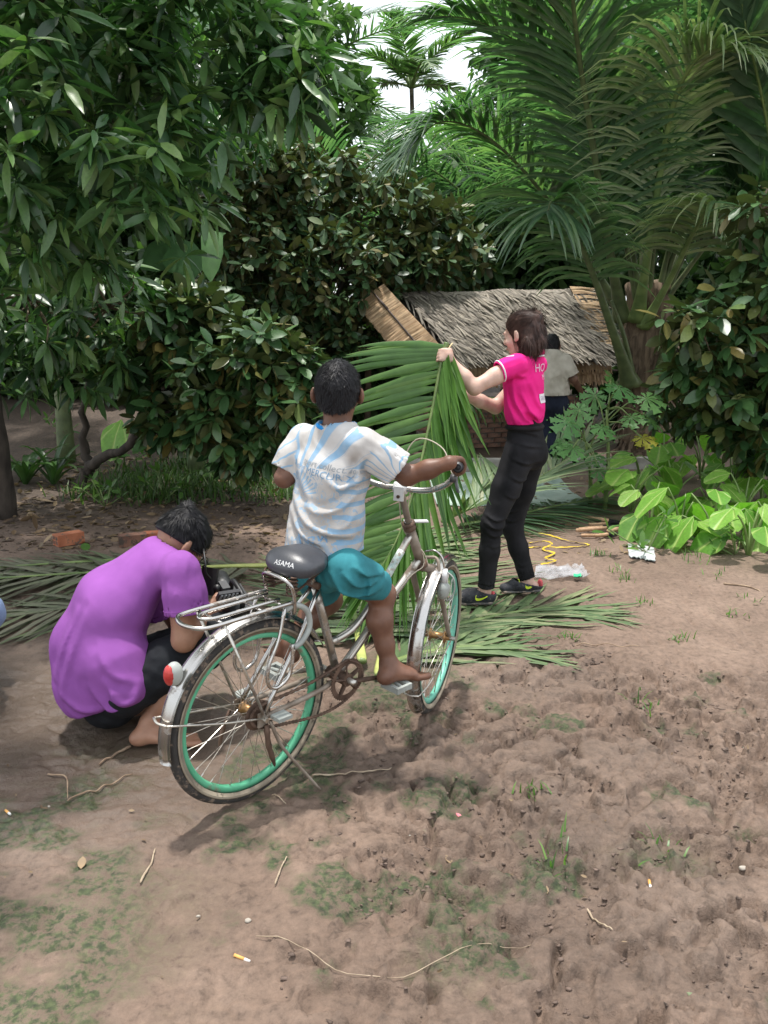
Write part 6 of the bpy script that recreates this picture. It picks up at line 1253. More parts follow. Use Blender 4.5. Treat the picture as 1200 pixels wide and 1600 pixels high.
xb = -lf_ * -1; xt = nrm(-lf_ * -1); bk_ = -fw_; xr = nrm(np.cross(upW, bk_))
INKP = M('pale_ink', (.85, .55, .70), .8); cB = chW + bk_ * .11
for txt, sz, dx_, dz_ in (('HOI - T', .062, .045, .055), ('M KET', .042, .06, .012)): lettering(pk, pk, txt, sz, cB + xr * dx_ + A(0, 0, dz_), xr, upW, INKP, .003)
lbx = np.array([(x_, y_) for x_ in np.linspace(-.085, .085, 12) for y_ in np.linspace(-.024, .024, 4)]); lbf = [(i * 4 + j, (i + 1) * 4 + j, (i + 1) * 4 + j + 1, i * 4 + j + 1) for i in range(11) for j in range(3)]
wl_ = wrap(pk, pk, 'name_patch', lbx, lbf, cB + xr * .055 + A(0, 0, -.085), xr, upW, WHT, .0035); lettering(pk, pk, 'SALVATON', .030, cB + xr * .055 + A(0, 0, -.094), xr, upW, M('faint_ink', (.35, .30, .38), .8), .005)
wrap(pk, pk, 'sleeve_print', lbx * A(.22, .25), lbf, sL * .6 + W(779, 581, 4.46) * .4 + A(0, 0, .05), nrm(A(.8, -.2, -.3)), nrm(A(.1, .9, .4)), INKP, .002)
JEAN = cloth('black_denim', (.008, .008, .010), (.017, .0165, .019), weave=600, scale=10, var=.3, sheen=.0); jg = Grp(.03); jg.ell(W(820, 655, 4.62), peW + A(0, 0, -.01), lf_, (.104, .083), (.128, .104)); jg.ball(peW + bk_ * .040 + A(0, 0, -.05), (.088, .088, .09))
cJ = creases(4.5, [([(798, 672), (825, 676), (848, 684)], .7), ([(802, 690), (828, 697), (850, 700)], .8), ([(800, 716), (822, 724), (846, 722)], 1.), ([(795, 742), (812, 750), (832, 748)], 1.), ([(786, 768), (800, 776), (818, 774)], .8), ([(757, 800), (772, 808), (790, 806)], 1.1), ([(756, 812), (770, 820), (787, 820)], 1.2), ([(757, 826), (770, 833), (786, 831)], 1.), ([(760, 845), (770, 850), (783, 846)], .6), ([(795, 806), (806, 812), (815, 808)], 1.), ([(796, 822), (806, 828), (816, 824)], 1.), ([(750, 905), (760, 909), (772, 907)], .7), ([(815, 895), (823, 899), (833, 895)], .7)], .0075, .0085); jg.disp = cJ; jl = []
for h_, k_, a_ in ((hL, kL, aL_), (hR, kR, aR_)):
    q = Grp(.03); d = nrm(a_ - k_); q.chain([h_, h_ * .5 + k_ * .5, k_, k_ * .6 + a_ * .4, a_ + d * .05], [.088, .074, .058, .052, .045]); fA, fK = folds(nrm(A(.95, .1, .25)), 46, 5, .007, 4.), folds(nrm(A(.9, .2, -.2)), 60, 6, .006, 9.)
    q.disp = (lambda P, k_=k_, fA=fA, fK=fK: fA(P) * .15 + fK(P) * .25 * np.exp(-((P[:, 2] - k_[2]) / .10) ** 2) + cJ(P)); q.cut(a_ - d * .015, d, .007, .05); jl.append(q)
V, F = grow([jg] + jl, .0062, .03); jn = part(wo_, 'jeans', V, F, JEAN, True); part(jn, 'waistband', *tube(W(820, 663, 4.62) + A(0, 0, -.012) + np.outer(np.cos(a) * .108, lf_) + np.outer(np.sin(a) * .087, fw_), .015, 8, closed=True, flat=1), JEAN, True)
def smear(px_, py_, Yd, seed):
    rng = np.random.default_rng(seed)
SHOE = M('shoe_mesh', (.015, .016, .022), .8, col2=(.04, .042, .05), scale=30, bump=.6, bscale=300, dirt=(.22, .19, .16), dirt_at=.60); SOLE = M('shoe_sole', (.10, .095, .09), .8, dirt=(.25, .20, .16), dirt_at=.5, scale=14); PNK = M('coral_trim', (.50, .07, .08), .7, dirt=(.2, .16, .13), dirt_at=.55); LIME = M('lime_trim', (.62, .75, .05), .5)
for a_, h_, t_, sd in ((aL_, heL_, toL_, 1), (aR_, heR_, toR_, 2)):
    d = nrm(t_ - h_); x = nrm(np.cross(d, upW)); L = np.linalg.norm(t_ - h_); q = Grp(.02)
    q.ell(h_ + A(0, 0, .048) + d * .0, h_ + d * L * .55 + A(0, 0, .044), x, (.040, .046), (.047, .044)); q.ell(h_ + d * L * .55 + A(0, 0, .040), h_ + d * L * .97 + A(0, 0, .026), x, (.047, .038), (.036, .024)); q.cone(h_ + d * .02 + A(0, 0, .05), a_ + A(0, 0, -.02), .044, .044); q.cut(a_ + A(0, 0, -.012) - d * .02, nrm(A(0, 0, 1) - d * .25), .007, .03); q.cut(h_ + A(0, 0, .012), A(0, 0, -1), 0)
    V, F = grow([q], .004); sho = part(wo_, 'shoe', V, F, SHOE, True)
    q = Grp(.012); q.ell(h_ - d * .005 + A(0, 0, .012), h_ + d * L * .98 + A(0, 0, .010), x, (.041, .016), (.043, .013)); q.cut(h_ + A(0, 0, .022), A(0, 0, 1), 0); q.cut(h_ + A(0, 0, .0), A(0, 0, -1), 0); V, F = grow([q], .004); part(sho, 'sole', V, F, SOLE, True)
    q = Grp(.012); q.ball(h_ - d * .020 + A(0, 0, .045), (.014, .028, .026), np.stack([d, x, upW], -1)); V, F = grow([q], .004); part(sho, 'heel_counter', V, F, PNK, True)
    part(sho, 'pull_tab', *tube([a_ + d * .045 + A(0, 0, -.012), a_ + d * .052 + A(0, 0, -.045)], .012, 7, flat=.4), M('pink_tab%d' % sd, (.85, .25, .42), .7), True)
    sw = spline([A(-.050, .020, 0), A(-.01, -.006, 0), A(.012, -.013, 0), A(.026, -.004, 0), A(.020, .014, 0)], 14); wd = np.array([.001, .003, .004, .0055, .0065, .007, .0075, .008, .008, .0075, .006, .005, .003, .001]); V2 = np.concatenate([sw[:, :2] + A(0, 1) * wd[:, None], sw[:, :2] - A(0, 1) * wd[:, None]]); Fs = [(i, i + 1, 15 + i, 14 + i) for i in range(13)]
    wrap(sho, sho, 'swoosh', V2 * A(-1, 1), [tuple(reversed(f)) for f in Fs], h_ + d * .055 + A(0, 0, .05), -d, upW, LIME, .002)
    for k in range(4): p_ = h_ + d * L * (.46 + .08 * k) + A(0, 0, .082 - .010 * k); part(sho, 'lace', *tube(spline([p_ - x * .026 - A(0, 0, .012), p_ + A(0, 0, .002), p_ + x * .026 - A(0, 0, .012)], 7), .0032, 6), LIME if k % 2 else SHOE, True)

# ---- the crouching pair: squatting figures
def squat(label, off, cols, glasses=False, seeds=0, tuft=True, vx=.0068):
    o = np.asarray(off, float); w = lambda a_, b_, c_: W(a_, b_, c_) + o; P_ = person(label, A(-.9, 3.05, 0) + o); g = Grp(.022); skin, shirtm, pantm = cols
    h = nrm(A(.82, .57, 0)); r = nrm(A(.57, -.82, 0)); hc_ = w(283, 847, 3.20); hf2 = nrm(h * .72 + A(0, 0, -.72)); hu2 = nrm(h * .72 + A(0, 0, .70)); pt, R_ = head(g, hc_, hf2, hu2, 1.06)
    nb2 = w(252, 874, 3.13); g.cone(nb2 + A(-.02, 0, -.03), hc_ + A(-.03, -.02, -.0), .056, .052)
    sp1, sp2, pv = w(178, 945, 3.10), w(146, 1010, 3.08), w(158, 1078, 3.06)
    g.ell(nb2 + A(-.02, 0, -.02), sp1, r, (.12, .07), (.155, .105)); g.ell(sp1, sp2, r, (.155, .105), (.14, .105)); g.ell(sp2, pv, r, (.13, .10), (.14, .105))
    shr, shl = w(284, 896, 2.985), w(225, 886, 3.28); elr, ell_ = w(287, 1000, 2.95), w(285, 985, 3.36); wrr, wrl = w(322, 958, 3.07), w(345, 950, 3.25)
    for s_, e_, w_ in ((shr, elr, wrr), (shl, ell_, wrl)): g.chain([nb2 + A(-.02, 0, -.04), s_, s_ * .5 + e_ * .5, e_, e_ * .6 + w_ * .4, w_], [.06, .056, .048, .042, .040, .028])
    hand(g, wrr, nrm(w(350, 935, 3.12) - wrr), A(.3, .7, .2), 1.0, .7, thumb=-1); hand(g, wrl, nrm(w(362, 940, 3.20) - wrl), A(0, -.7, .2), 1.0, .6)
    hr_, hl_ = w(185, 1085, 2.95), w(150, 1075, 3.2); kr, kl = w(338, 992, 3.07), w(330, 985, 3.34); ar, al = w(234, 1126, 2.97), w(238, 1105, 3.22)
    g.chain([pv, hr_, kr], [.09, .062, .056]); g.chain([pv, hl_, kl], [.09, .062, .056])
    for k_, a_ in ((kr, ar), (kl, al)): m_ = k_ * .62 + a_ * .38 - h * .03; g.chain([k_, m_, a_], [.056, .056, .034])
    for he, to, a_ in ((G(212, 1166) + o, G(318, 1164) + o, ar), (G(212, 1166) + o + A(-.12, .24, 0), G(318, 1164) + o + A(-.12, .24, 0), al)): he[2] = to[2] = .012; foot(g, a_, he, to, 1.06)
    V, F = grow([g], vx); bd = part(P_, 'body', V, F, skin, True); face_marks(bd, pt, 1.04, R_[:, 0], R_[:, 1], R_[:, 2], HAIRB)
    hg = hair_cap(hc_, hf2, hu2, 1.06, .012, pt(0, -.03, -.008), nrm(-hu2 + hf2 * .12), (pt(0, .060, .02), nrm(hf2 - hu2 * .55)), .005, 60); gs = [hg]
    if tuft: q = Grp(.015); q.chain([pt(0, -.05, .090), pt(-.02, -.055, .108), pt(-.035, -.030, .115)], [.030, .022, .010]); q.disp = folds(hu2, 70, 8, .008, 2.); gs.append(q)
    V, F = grow(gs, .005, .02); hm = part(P_, 'hair', V, F, HAIRB, True); crn = pt(0, -.06, .10); s1, s2 = hair_strands(V, F, 7000, .024, .4, .14, .0012, 3, jit=.09, dirf=lambda p: nrm(p - crn), mask=lambda P: (P - pt(0, 0, .006)) @ hu2 > 0); part(hm, 'hair_strand', s1, s2, HAIRB, False, kind='stuff')
    sg = Grp(.04); sg.ell(nb2 + A(-.015, 0, -.005), sp1, r, (.125, .085), (.180, .135)); sg.ell(sp1, sp2, r, (.180, .135), (.172, .150)); sg.ell(sp2, w(150, 1065, 3.05), r, (.168, .142), (.170, .150)); sg.cone(w(136, 1058, 3.02), w(146, 1080, 3.02), .112, .11); sg.cone(w(185, 1035, 2.98), w(200, 1070, 2.95), .125, .105); sg.chain([shl, nb2 + A(-.02, 0, -.03), shr], [.066, .08, .066])
    f1_, f2_ = folds(nrm(A(.25, .1, -1)), 17, 3.0, .010, seeds + 1.), folds(nrm(A(.75, 0, -.65)), 24, 5, .008, seeds + 5.); ref = sp2[2]; cP = creases(2.95, [([(118, 960), (100, 1010), (92, 1060)], 1.), ([(135, 960), (112, 1030), (100, 1090)], .9), ([(100, 1075), (140, 1100), (190, 1095)], .8), ([(180, 1050), (198, 1080), (222, 1078), (228, 1055)], 1.1), ([(150, 1060), (180, 1095), (215, 1098)], .9), ([(262, 930), (255, 960), (235, 1000)], 1.1), ([(268, 915), (262, 945), (250, 975)], .8), ([(165, 1010), (190, 1040), (225, 1050)], .6)], .014, .013) if tuft else (lambda P: 0.0)
    sg.disp = lambda P: f1_(P) * .35 * np.clip(1.1 - (P[:, 2] - ref) / .30, .05, 1) + f2_(P) * .4 * np.clip(.9 - (P[:, 2] - ref + .1) / .2, 0, 1) + cP(P)
    sg.cut(w(150, 1104, 3.0), nrm(A(.35, 0, -1)), 0); sg.cut(w(238, 1045, 3.0), nrm(A(.90, .2, -.30)), 0); sg.carve.append((nb2 + A(.01, .01, .012), hc_, .064))
    s1_, s2_ = sleeve(shr, w(293, 958, 2.965), .070, .082, seeds + 2., .05), sleeve(shl, w(255, 955, 3.34), .074, .082, seeds + 6., .05)
    V, F = grow([sg, s1_, s2_], vx, .03); st = part(P_, 'shirt', V, F, shirtm, True)
    for s0_, e0_, rr_ in ((shr, w(293, 958, 2.965), .0835),):
        d = nrm(e0_ - s0_); xx, yy = frame_of(d); aa = np.linspace(0, 2 * np.pi, 49)[:-1]
        for k_ in (.021,): part(st, 'stitching', *tube(e0_ - d * k_ + np.outer(np.cos(aa) * rr_, xx) + np.outer(np.sin(aa) * rr_, yy), .0012, 5, closed=True), shirtm, True)
    pg = Grp(.04); pg.ell(w(158, 1050, 3.08), pv + A(.03, 0, -.03), r, (.145, .11), (.15, .115)); pg.disp = folds(nrm(A(.3, .8, .2)), 26, 6, .008, seeds + 3.); ps = [pg]
    for a_, b_ in ((hr_, kr), (hl_, kl)): d = nrm(b_ - a_); q = Grp(.03); q.chain([a_ + d * .03, a_ * .5 + b_ * .5, b_ + d * .01], [.098, .094, .080]); q.cone(b_, b_ + A(-.05, -.02, -.06), .078, .074); q.disp = folds(np.cross(d, A(0, 0, 1)), 30, 7, .008, seeds + 4.); ps.append(q)
    V, F = grow(ps, vx * 1.1, .03); part(P_, 'trousers', V, F, pantm, True)
    if glasses:
        fm = M('black_frame', (.01, .01, .01), .3)
        gm = MB()
        for q in (-1, 1):
            aa = np.linspace(0, 2 * np.pi, 25)[:-1]; ce = pt(q * .033, .105, -.006); gm.add(*tube(ce + np.outer(np.cos(aa) * .026, R_[:, 0]) + np.outer(np.sin(aa) * .020, R_[:, 2]), .0022, 6, closed=True)); gm.add(*tube(spline([pt(q * .058, .105, 0), pt(q * .084, .05, .002), pt(q * .084, -.015, -.005)], 8), .0026, 6))
        gm.add(*tube([pt(-.008, .108, 0), pt(.008, .108, 0)], .002, 6)); gm.part(P_, 'glasses', fm, True)
    return P_
PURP = cloth('purple_cotton', (.245, .075, .31), (.295, .092, .365), scale=5, var=.08); DKSH = cloth('black_shorts', (.008, .009, .012), (.016, .018, .022), scale=8, sheen=.0)
squat('man in a purple T-shirt squatting with a video camera', A(0, 0, 0), (SK_M, PURP, DKSH), True)
squat('person in pale blue trousers squatting mostly outside the left edge', A(-1.03, .20, 0), (SK_D, cloth('grey_cotton', (.25, .25, .27)), cloth('pale_blue_denim', (.20, .27, .46), (.28, .36, .56))), False, 11., False, .011)

# ---- the man by the hut
mn = person('man in a beige shirt and navy trousers bending at the hut', A(1.9, 9.4, 0)); g = Grp(.03); hm_ = W(862, 540, 9.25); fwd = nrm(A(.1, .9, -.25)); upm = nrm(A(0, .2, 1)); ptm, Rm = head(g, hm_, fwd, upm, 1.0)
nb3 = W(861, 556, 9.2); g.cone(nb3 + A(0, 0, -.03), hm_ + A(0, -.02, -.04), .058, .05); c3, w3, p3 = W(862, 578, 9.2), W(862, 606, 9.2), W(862, 628, 9.25)
g.ell(nb3, c3, A(1, 0, 0), (.12, .08), (.16, .11)); g.ell(c3, w3, A(1, 0, 0), (.16, .11), (.145, .11)); g.ell(w3, p3, A(1, 0, 0), (.145, .11), (.16, .12))
sr3, sl3 = W(883, 565, 9.15), W(842, 566, 9.2); er3, wr3 = W(896, 592, 9.15), W(908, 612, 9.35); el3, wl3 = W(835, 592, 9.35), W(840, 605, 9.55)
for s_, e_, w_ in ((sr3, er3, wr3), (sl3, el3, wl3)): g.chain([nb3 + A(0, 0, -.04), s_, e_, w_], [.06, .054, .042, .03])
hand(g, wr3, nrm(A(.5, .5, -.5)), A(-.3, .5, -.6), 1, .5); hand(g, wl3, nrm(A(0, .8, -.3)), A(.3, .3, -.6), 1, .5)
fL3, fR3 = A(G(855, 727)[0], 9.30, .03), A(G(873, 727)[0], 9.35, .03)
for x_, ft in ((-.075, fL3), (.075, fR3)): hp_ = p3 + A(x_, 0, -.03); kn = A((hp_[0] + ft[0]) / 2, 9.32, .47); g.chain([hp_, kn, ft + A(0, 0, .06)], [.092, .062, .036]); foot(g, ft + A(0, 0, .07), ft + A(0, -.03, 0), ft + A(0, .2, 0), 1.05)
V, F = grow([g], .008); part(mn, 'body', V, F, SK_D, True); V, F = grow([hair_cap(hm_, fwd, upm, 1.0, .014, ptm(0, -.02, -.06), -upm, (ptm(0, .05, 0), nrm(fwd - upm * .6)), .005, 60)], .006); part(mn, 'hair', V, F, HAIRB, True)
sg = Grp(.04); sg.ell(nb3 + A(0, 0, -.01), c3, A(1, 0, 0), (.12, .09), (.185, .14)); sg.ell(c3, W(862, 626, 9.22), A(1, 0, 0), (.185, .14), (.185, .15)); sg.chain([sl3, nb3 + A(0, 0, -.02), sr3], [.07, .08, .07]); sg.disp = folds(nrm(A(.5, 0, -1)), 18, 5, .014, 4.); sg.cut(W(862, 617, 9.22), A(0, 0, -1), .01, .05)
V, F = grow([sg, sleeve(sr3, W(893, 587, 9.15), .075, .08, 3.), sleeve(sl3, W(837, 586, 9.3), .075, .08, 8.)], .007, .03); part(mn, 'shirt', V, F, cloth('beige_shirt', (.50, .45, .37), (.62, .57, .49)), True)
pg = Grp(.04); pg.ell(W(862, 610, 9.22), p3, A(1, 0, 0), (.155, .12), (.165, .135))
for x_, ft in ((-.078, fL3), (.078, fR3)): hp_ = p3 + A(x_, 0, -.03); kn = A((hp_[0] + ft[0]) / 2, 9.32, .47); pg.chain([hp_, kn, ft + A(0, 0, .07)], [.105, .085, .075])
pg.disp = folds(A(.2, 0, 1), 20, 5, .008, 4.); V, F = grow([pg], .008); part(mn, 'trousers', V, F, cloth('navy_trousers', (.014, .018, .035), (.022, .028, .05)), True)
# ------------------------------------------------------------------ things in hands and on the ground
srng = np.random.default_rng(64)
cam_o = thing('video_camera', W(352, 940, 3.16), 'black video camera with a flip screen held by the man in purple', 'camera'); CB = M('camera_black', (.012, .012, .013), .45, scale=20); CG = M('camera_grey', (.05, .05, .053), .5); CBT = M('camera_button', (.32, .33, .34), .5)
R1 = Rz(.55) @ Rax((1, 0, 0), .35)
bdy = part(cam_o, 'body', *boxm(W(368, 948, 3.17), .10, .17, .085, R1), CB); part(cam_o, 'lens_barrel', *tube([W(368, 948, 3.17) + R1 @ A(0, .08, 0), W(368, 948, 3.17) + R1 @ A(0, .19, 0)], [.038, .043], 18), CB, True)
scn = part(cam_o, 'flip_screen', *boxm(W(326, 908, 3.17), .075, .012, .105, Rz(-.5) @ Rax((1, 0, 0), -.3)), CB); part(cam_o, 'viewfinder', *boxm(W(350, 918, 3.14), .030, .05, .03, R1), CG); part(cam_o, 'knob', *tube([W(338, 919, 3.12), W(344, 919, 3.16)], .014, 14), CB, True)
pc0 = W(356, 930, 3.10); R2 = Rz(.5) @ Rax((1, 0, 0), .85); pn_ = part(cam_o, 'control_panel', *boxm(pc0, .085, .012, .065, R2), CG)
for i in range(5):
    for j in range(4): part(pn_, 'button', *boxm(pc0 + R2 @ A(-.030 + .015 * i, -.008, -.022 + .0145 * j), .008, .006, .006, R2), CBT)
part(cam_o, 'top_handle', *tube(spline([W(368, 948, 3.17) + R1 @ A(0, -.06, .045), W(368, 948, 3.17) + R1 @ A(0, -.05, .09), W(368, 948, 3.17) + R1 @ A(0, .05, .09), W(368, 948, 3.17) + R1 @ A(0, .06, .045)], 16), .010, 8), CB, True)
part(cam_o, 'strap', *tube(spline([W(318, 858, 3.15), W(321, 880, 3.10), W(322, 895, 3.10), W(330, 905, 3.12)], 12), .004, 6), CB, True)
# hollow bricks
HB_ = M('hollow_brick', (.36, .115, .055), .9, col2=(.46, .17, .085), scale=10, bump=.6, dirt=(.12, .085, .06), dirt_at=.56); HD = M('hollow_brick_dark', (.16, .075, .05), .9, col2=(.24, .12, .08), scale=10, bump=.6, dirt=(.06, .045, .035), dirt_at=.5)
def hollow_brick(px_, py_, yaw, mat, label, sink=.0, L=.19, wd=.095, h=.08):
    g = G(px_, py_); t = thing('hollow_brick', A(g[0], g[1], gmacro(g[0], g[1])), label, 'brick', 'loose hollow bricks'); R_ = Rz(yaw); m = MB(); th = .011; o = base(t) + A(0, 0, h / 2 - sink)
    for z_ in (-1, 0, 1): m.add(*boxm(o + R_ @ A(0, 0, z_ * (h - th) / 2), L, wd, th, R_))
    for y_ in (-1, 0, 1):
        for z_ in (-1, 1): m.add(*boxm(o + R_ @ A(0, y_ * (wd - th) / 2, z_ * (h - th) / 4), L - .0004 * (1 + y_ * 2 + z_), th * .98, (h - th) / 2 - th * .98, R_))
    m.part(t, 'shell', mat)
    for y_ in (-1, 1):
        for z_ in (-1, 1): part(t, 'hole_block', *boxm(o + R_ @ A(-.02, y_ * wd / 4, z_ * h / 4 * .85), L * .8, wd / 2 - th * 1.6, h / 2 - th * 1.6, R_), HD)  # darker brick blocks filling the four holes
hollow_brick(108, 850, .75, HB_, 'orange hollow brick with its holes facing the yard, leftmost'); hollow_brick(208, 852, .35, HD, 'darker muddy hollow brick left of the purple shirt'); hollow_brick(247, 848, .25, HB_, 'orange hollow brick half hidden by the head of the man in purple')
# charred firewood
FW_ = M('peeled_stick', (.40, .24, .13), .85, col2=(.52, .34, .21), scale=18, bump=.5); CH_ = M('charcoal', (.012, .011, .010), .9, scale=20, bump=.8)
for i, (p0, p1, r_, split) in enumerate([((885, 808), (975, 820), .012, .75), ((905, 833), (965, 828), .013, .6), ((900, 838), (985, 832), .014, .55), ((908, 840), (960, 842), .012, .7), ((920, 826), (990, 824), .012, .4), ((950, 840), (1000, 828), .016, .5), ((970, 843), (985, 826), .016, .6), ((930, 844), (995, 838), .013, .3), ((940, 822), (1000, 834), .012, .2)]):
    lbs = ['longest pale stick lying apart beyond the charred firewood', 'peeled stick at the left of the charred firewood', 'peeled stick crossing the middle of the charred firewood', 'front left stick of the charred firewood', 'half burnt stick at the back of the firewood heap', 'thick peeled stick pointing at the taro plants', 'short thick stick set steeply on the firewood heap', 'mostly charred stick at the front of the heap', 'blackened stick across the right end of the heap']
    a_, b_ = G(*p0), G(*p1); a_[2] = b_[2] = .018 + .014 * (i % 3); t = thing('firewood_stick', (a_ + b_) / 2 * A(1, 1, 0), lbs[i], 'stick', 'charred firewood by the taro'); m_ = a_ + (b_ - a_) * split
    part(t, 'peeled_end', *tube(spline([a_, m_ + A(0, .004, .002)], 7), r_ * (1 + .12 * srng.normal(size=7)), 8), FW_, True); part(t, 'charred_end', *tube(spline([m_ + A(0, .004, .002), b_], 6), r_ * np.linspace(1.02, .6, 6), 8), CH_, True)
# yellow strap, plastic bag, sheet, bottle
YEL = M('yellow_strap', (.62, .42, .03), .45, col2=(.72, .52, .06), scale=12)
def ribbon(P, wd, lift=.006):
    P = spline(P, 60); P[:, 2] = np.maximum(P[:, 2], 0) + lift + .004 * np.abs(np.sin(np.arange(60) * .9)); T = nrm(np.gradient(P, axis=0)); s = nrm(np.cross(T, A(0, 0, 1) + 0 * T)); tw = np.sin(np.arange(60) * .35) * .5; s = s * np.cos(tw)[:, None] + A(0, 0, 1) * (np.sin(tw) * .6)[:, None]; V = np.concatenate([P - s * wd / 2, P + s * wd / 2]); V[:, 2] = np.maximum(V[:, 2], .004); V = np.concatenate([V, V + A(0, 0, .0015)])
    F = []
    for i in range(59): F += [(i, i + 1, 61 + i, 60 + i), (120 + i, 180 + i, 181 + i, 121 + i), (i, 120 + i, 121 + i, i + 1), (60 + i, 61 + i, 181 + i, 180 + i)]
    return V, F
for pts, lb in (([(812, 833), (850, 836), (885, 846), (920, 853), (880, 857), (845, 856), (822, 858)], 'yellow plastic strap in a long loop on the mud'), ([(826, 850), (850, 847), (862, 852), (848, 860), (866, 866), (852, 874), (868, 878), (845, 884)], 'yellow plastic strap crumpled beside the clear bag')):
    V, F = ribbon([G(*q) for q in pts], .016); solo('plastic_strap', V, F, YEL, lb, 'strap', smooth=True)
def plastic(name, col, rough, alpha):
    m, t, nd, lk = newmat(name); p = nd('BsdfPrincipled', i_Roughness=rough); p.inputs['Base Color'].default_value = c4(col); tr = nd('BsdfTransparent'); mx = nd('MixShader'); tc = nd('TexCoord'); n = nd('TexNoise', i_Scale=14, i_Detail=4); lk(tc.outputs['Object'], n.inputs['Vector']); b = nd('Bump', i_Strength=.6, i_Distance=.01); lk(n.outputs[0], b.inputs['Height']); lk(b.outputs[0], p.inputs['Normal'])
    r = nd('MapRange'); r.inputs['From Min'].default_value = .35; r.inputs['From Max'].default_value = .65; r.inputs['To Min'].default_value = alpha; r.inputs['To Max'].default_value = min(1, alpha + .35); lk(n.outputs[0], r.inputs['Value']); lk(r.outputs[0], mx.inputs[0]); lk(tr.outputs[0], mx.inputs[1]); lk(p.outputs[0], mx.inputs[2]); o = nd('OutputMaterial'); lk(mx.outputs[0], o.inputs[0]); return m
def film(c4_, n=16, amp=.012, thick=.004, seed=1.):
    q = [np.asarray(x) for x in c4_]; V = []
    for i in range(n):
        for j in range(n): u, v = i / (n - 1), j / (n - 1); p = (q[0] * (1 - u) + q[1] * u) * (1 - v) + (q[3] * (1 - u) + q[2] * u) * v; V.append(p + A(.01 * noise2(np.array([u * 5 + seed]), np.array([v * 5.]))[0], 0, .008 + amp * abs(1.5 * noise2(np.array([u * 6 + seed]), np.array([v * 4 + seed]))[0])))
    V = np.array(V); m = n * n; V = np.concatenate([V, V - A(0, 0, thick)]); F = []
    for i in range(n - 1):
        for j in range(n - 1): a_ = i * n + j; F += [(a_, a_ + n, a_ + n + 1, a_ + 1), (m + a_, m + a_ + 1, m + a_ + n + 1, m + a_ + n)]
    return V, F
BAG = plastic('clear_bag', (.50, .50, .52), .3, .16); V, F = film([G(832, 908), G(922, 906), G(910, 888), G(840, 888)], amp=.05); bgt_ = solo('plastic_bag', V, F, BAG, 'clear crumpled plastic bag with a green corner on the mud', 'bag', smooth=True)
V, F = film([G(896, 907), G(910, 907), G(908, 903), G(897, 903)], 6, .02); part(bgt_, 'green_print', V + A(0, 0, .012), F, M('green_print', (.05, .5, .22), .4), True)
V, F = film([G(984, 873), G(1024, 880), G(1022, 858), G(980, 852)], amp=.02, seed=5.); solo('plastic_sheet', V, F, M('white_film', (.48, .50, .52), .4, col2=(.60, .61, .62), scale=6), 'torn piece of white plastic film lying in front of the firewood', 'plastic sheet', smooth=True)
g = G(1018, 846); V, F = lathe([(0, 0), (.024, 0), (.027, .05), (.029, .055), (.026, .053), (.022, .004), (0, .004)], 16, g, (0, 0, 1)); solo('plastic_cup', V, F, plastic('cup', (.75, .77, .78), .2, .35), 'small clear plastic cup beside the firewood', 'cup', smooth=True)
# fallen leaves and husks that can be told apart
def ground_leaf(px_, py_, s_, yaw, mat, label, tpl=None, name='fallen_leaf', tilt=.1, cat='leaf'):
    g = G(px_, py_); z_ = gz(g[0], g[1]); tpl = tpl or leaf_tpl(.55, .25, -.15); V = tpl[0] @ (Rz(yaw) @ Rax((1, 0, 0), tilt)).T * s_; V[:, 2] -= V[:, 2].min(); V = np.concatenate([V, V - A(0, 0, .0015)]); n = len(tpl[0]); F = [tuple(f) for f in tpl[1]] + [tuple(i + n for i in reversed(f)) for f in tpl[1]]
    solo(name, V + A(g[0], g[1], z_ + .003), F, mat, label, cat, smooth=True, var=np.full(2 * n, srng.random()))
ground_leaf(868, 812, .17, 1.2, L_CUT, 'pale green leaf lying left of the long stick', TARO); ground_leaf(135, 862, .12, .4, L_FRESH, 'yellow green leaf behind the shoulder of the man in purple'); ground_leaf(85, 785, .2, 1.9, L_DRY, 'large brown leaf curled by the trunk at the left edge'); ground_leaf(110, 798, .16, .4, L_DRY, 'brown leaf on the gravel patch below the lilies'); ground_leaf(58, 830, .13, 1.5, L_DRY, 'brown leaf standing on edge left of the leftmost brick', tilt=1.2)
ground_leaf(215, 790, .12, .2, L_DRY, 'reddish dry leaf above the man in purple'); ground_leaf(155, 818, .09, 2.2, L_DRY, 'small dry leaf between the two nearer bricks'); ground_leaf(706, 1348, .035, .5, L_DRY, 'pale husk on the trampled mud right of the bicycle'); ground_leaf(1028, 1360, .04, 1.3, L_PALE, 'pale yellow leaf scrap at the right of the trampled mud'); ground_leaf(1096, 1560, .035, 1.0, L_PALE, 'yellow leaf scrap near the lower right corner'); ground_leaf(855, 1398, .03, .1, L_DRY, 'round pale chip in the middle of the trampled mud'); ground_leaf(127, 1362, .045, .2, L_DRY, 'pale flake on the smooth mud at lower left'); ground_leaf(862, 1520, .03, 2.0, L_PALE, 'thin pale scrap near the bottom of the trampled mud')
PET = leafmat('petal', [(.75, .22, .28), (.85, .35, .38)], rough=.5); ground_leaf(722, 1273, .026, .8, PET, 'small pink petal on the mud', name='petal', cat='petal')
STR = M('straw', (.30, .225, .15), .8, col2=(.44, .35, .25), scale=24); TW2 = M('dry_twig', (.20, .13, .085), .9, col2=(.34, .25, .17), scale=24, bump=.5)
def twig(pts, r_, mat, label, name='twig', flat=1.0, h_=.008, cat='twig'):
    P = spline([G(*q) for q in pts], 26)
    P[:, 2] = gzv(P[:, 0], P[:, 1]) + h_; P[1:-1, 2] = np.convolve(P[:, 2], [.25, .5, .25], 'valid'); r = .62 * r_ * np.concatenate([[.6], np.linspace(1, .55, 24), [.2]]) * (1 + .12 * srng.normal(size=26)); V, F = tube(P, r, 6, flat=flat); solo(name, V, F, mat, label, cat, smooth=True)
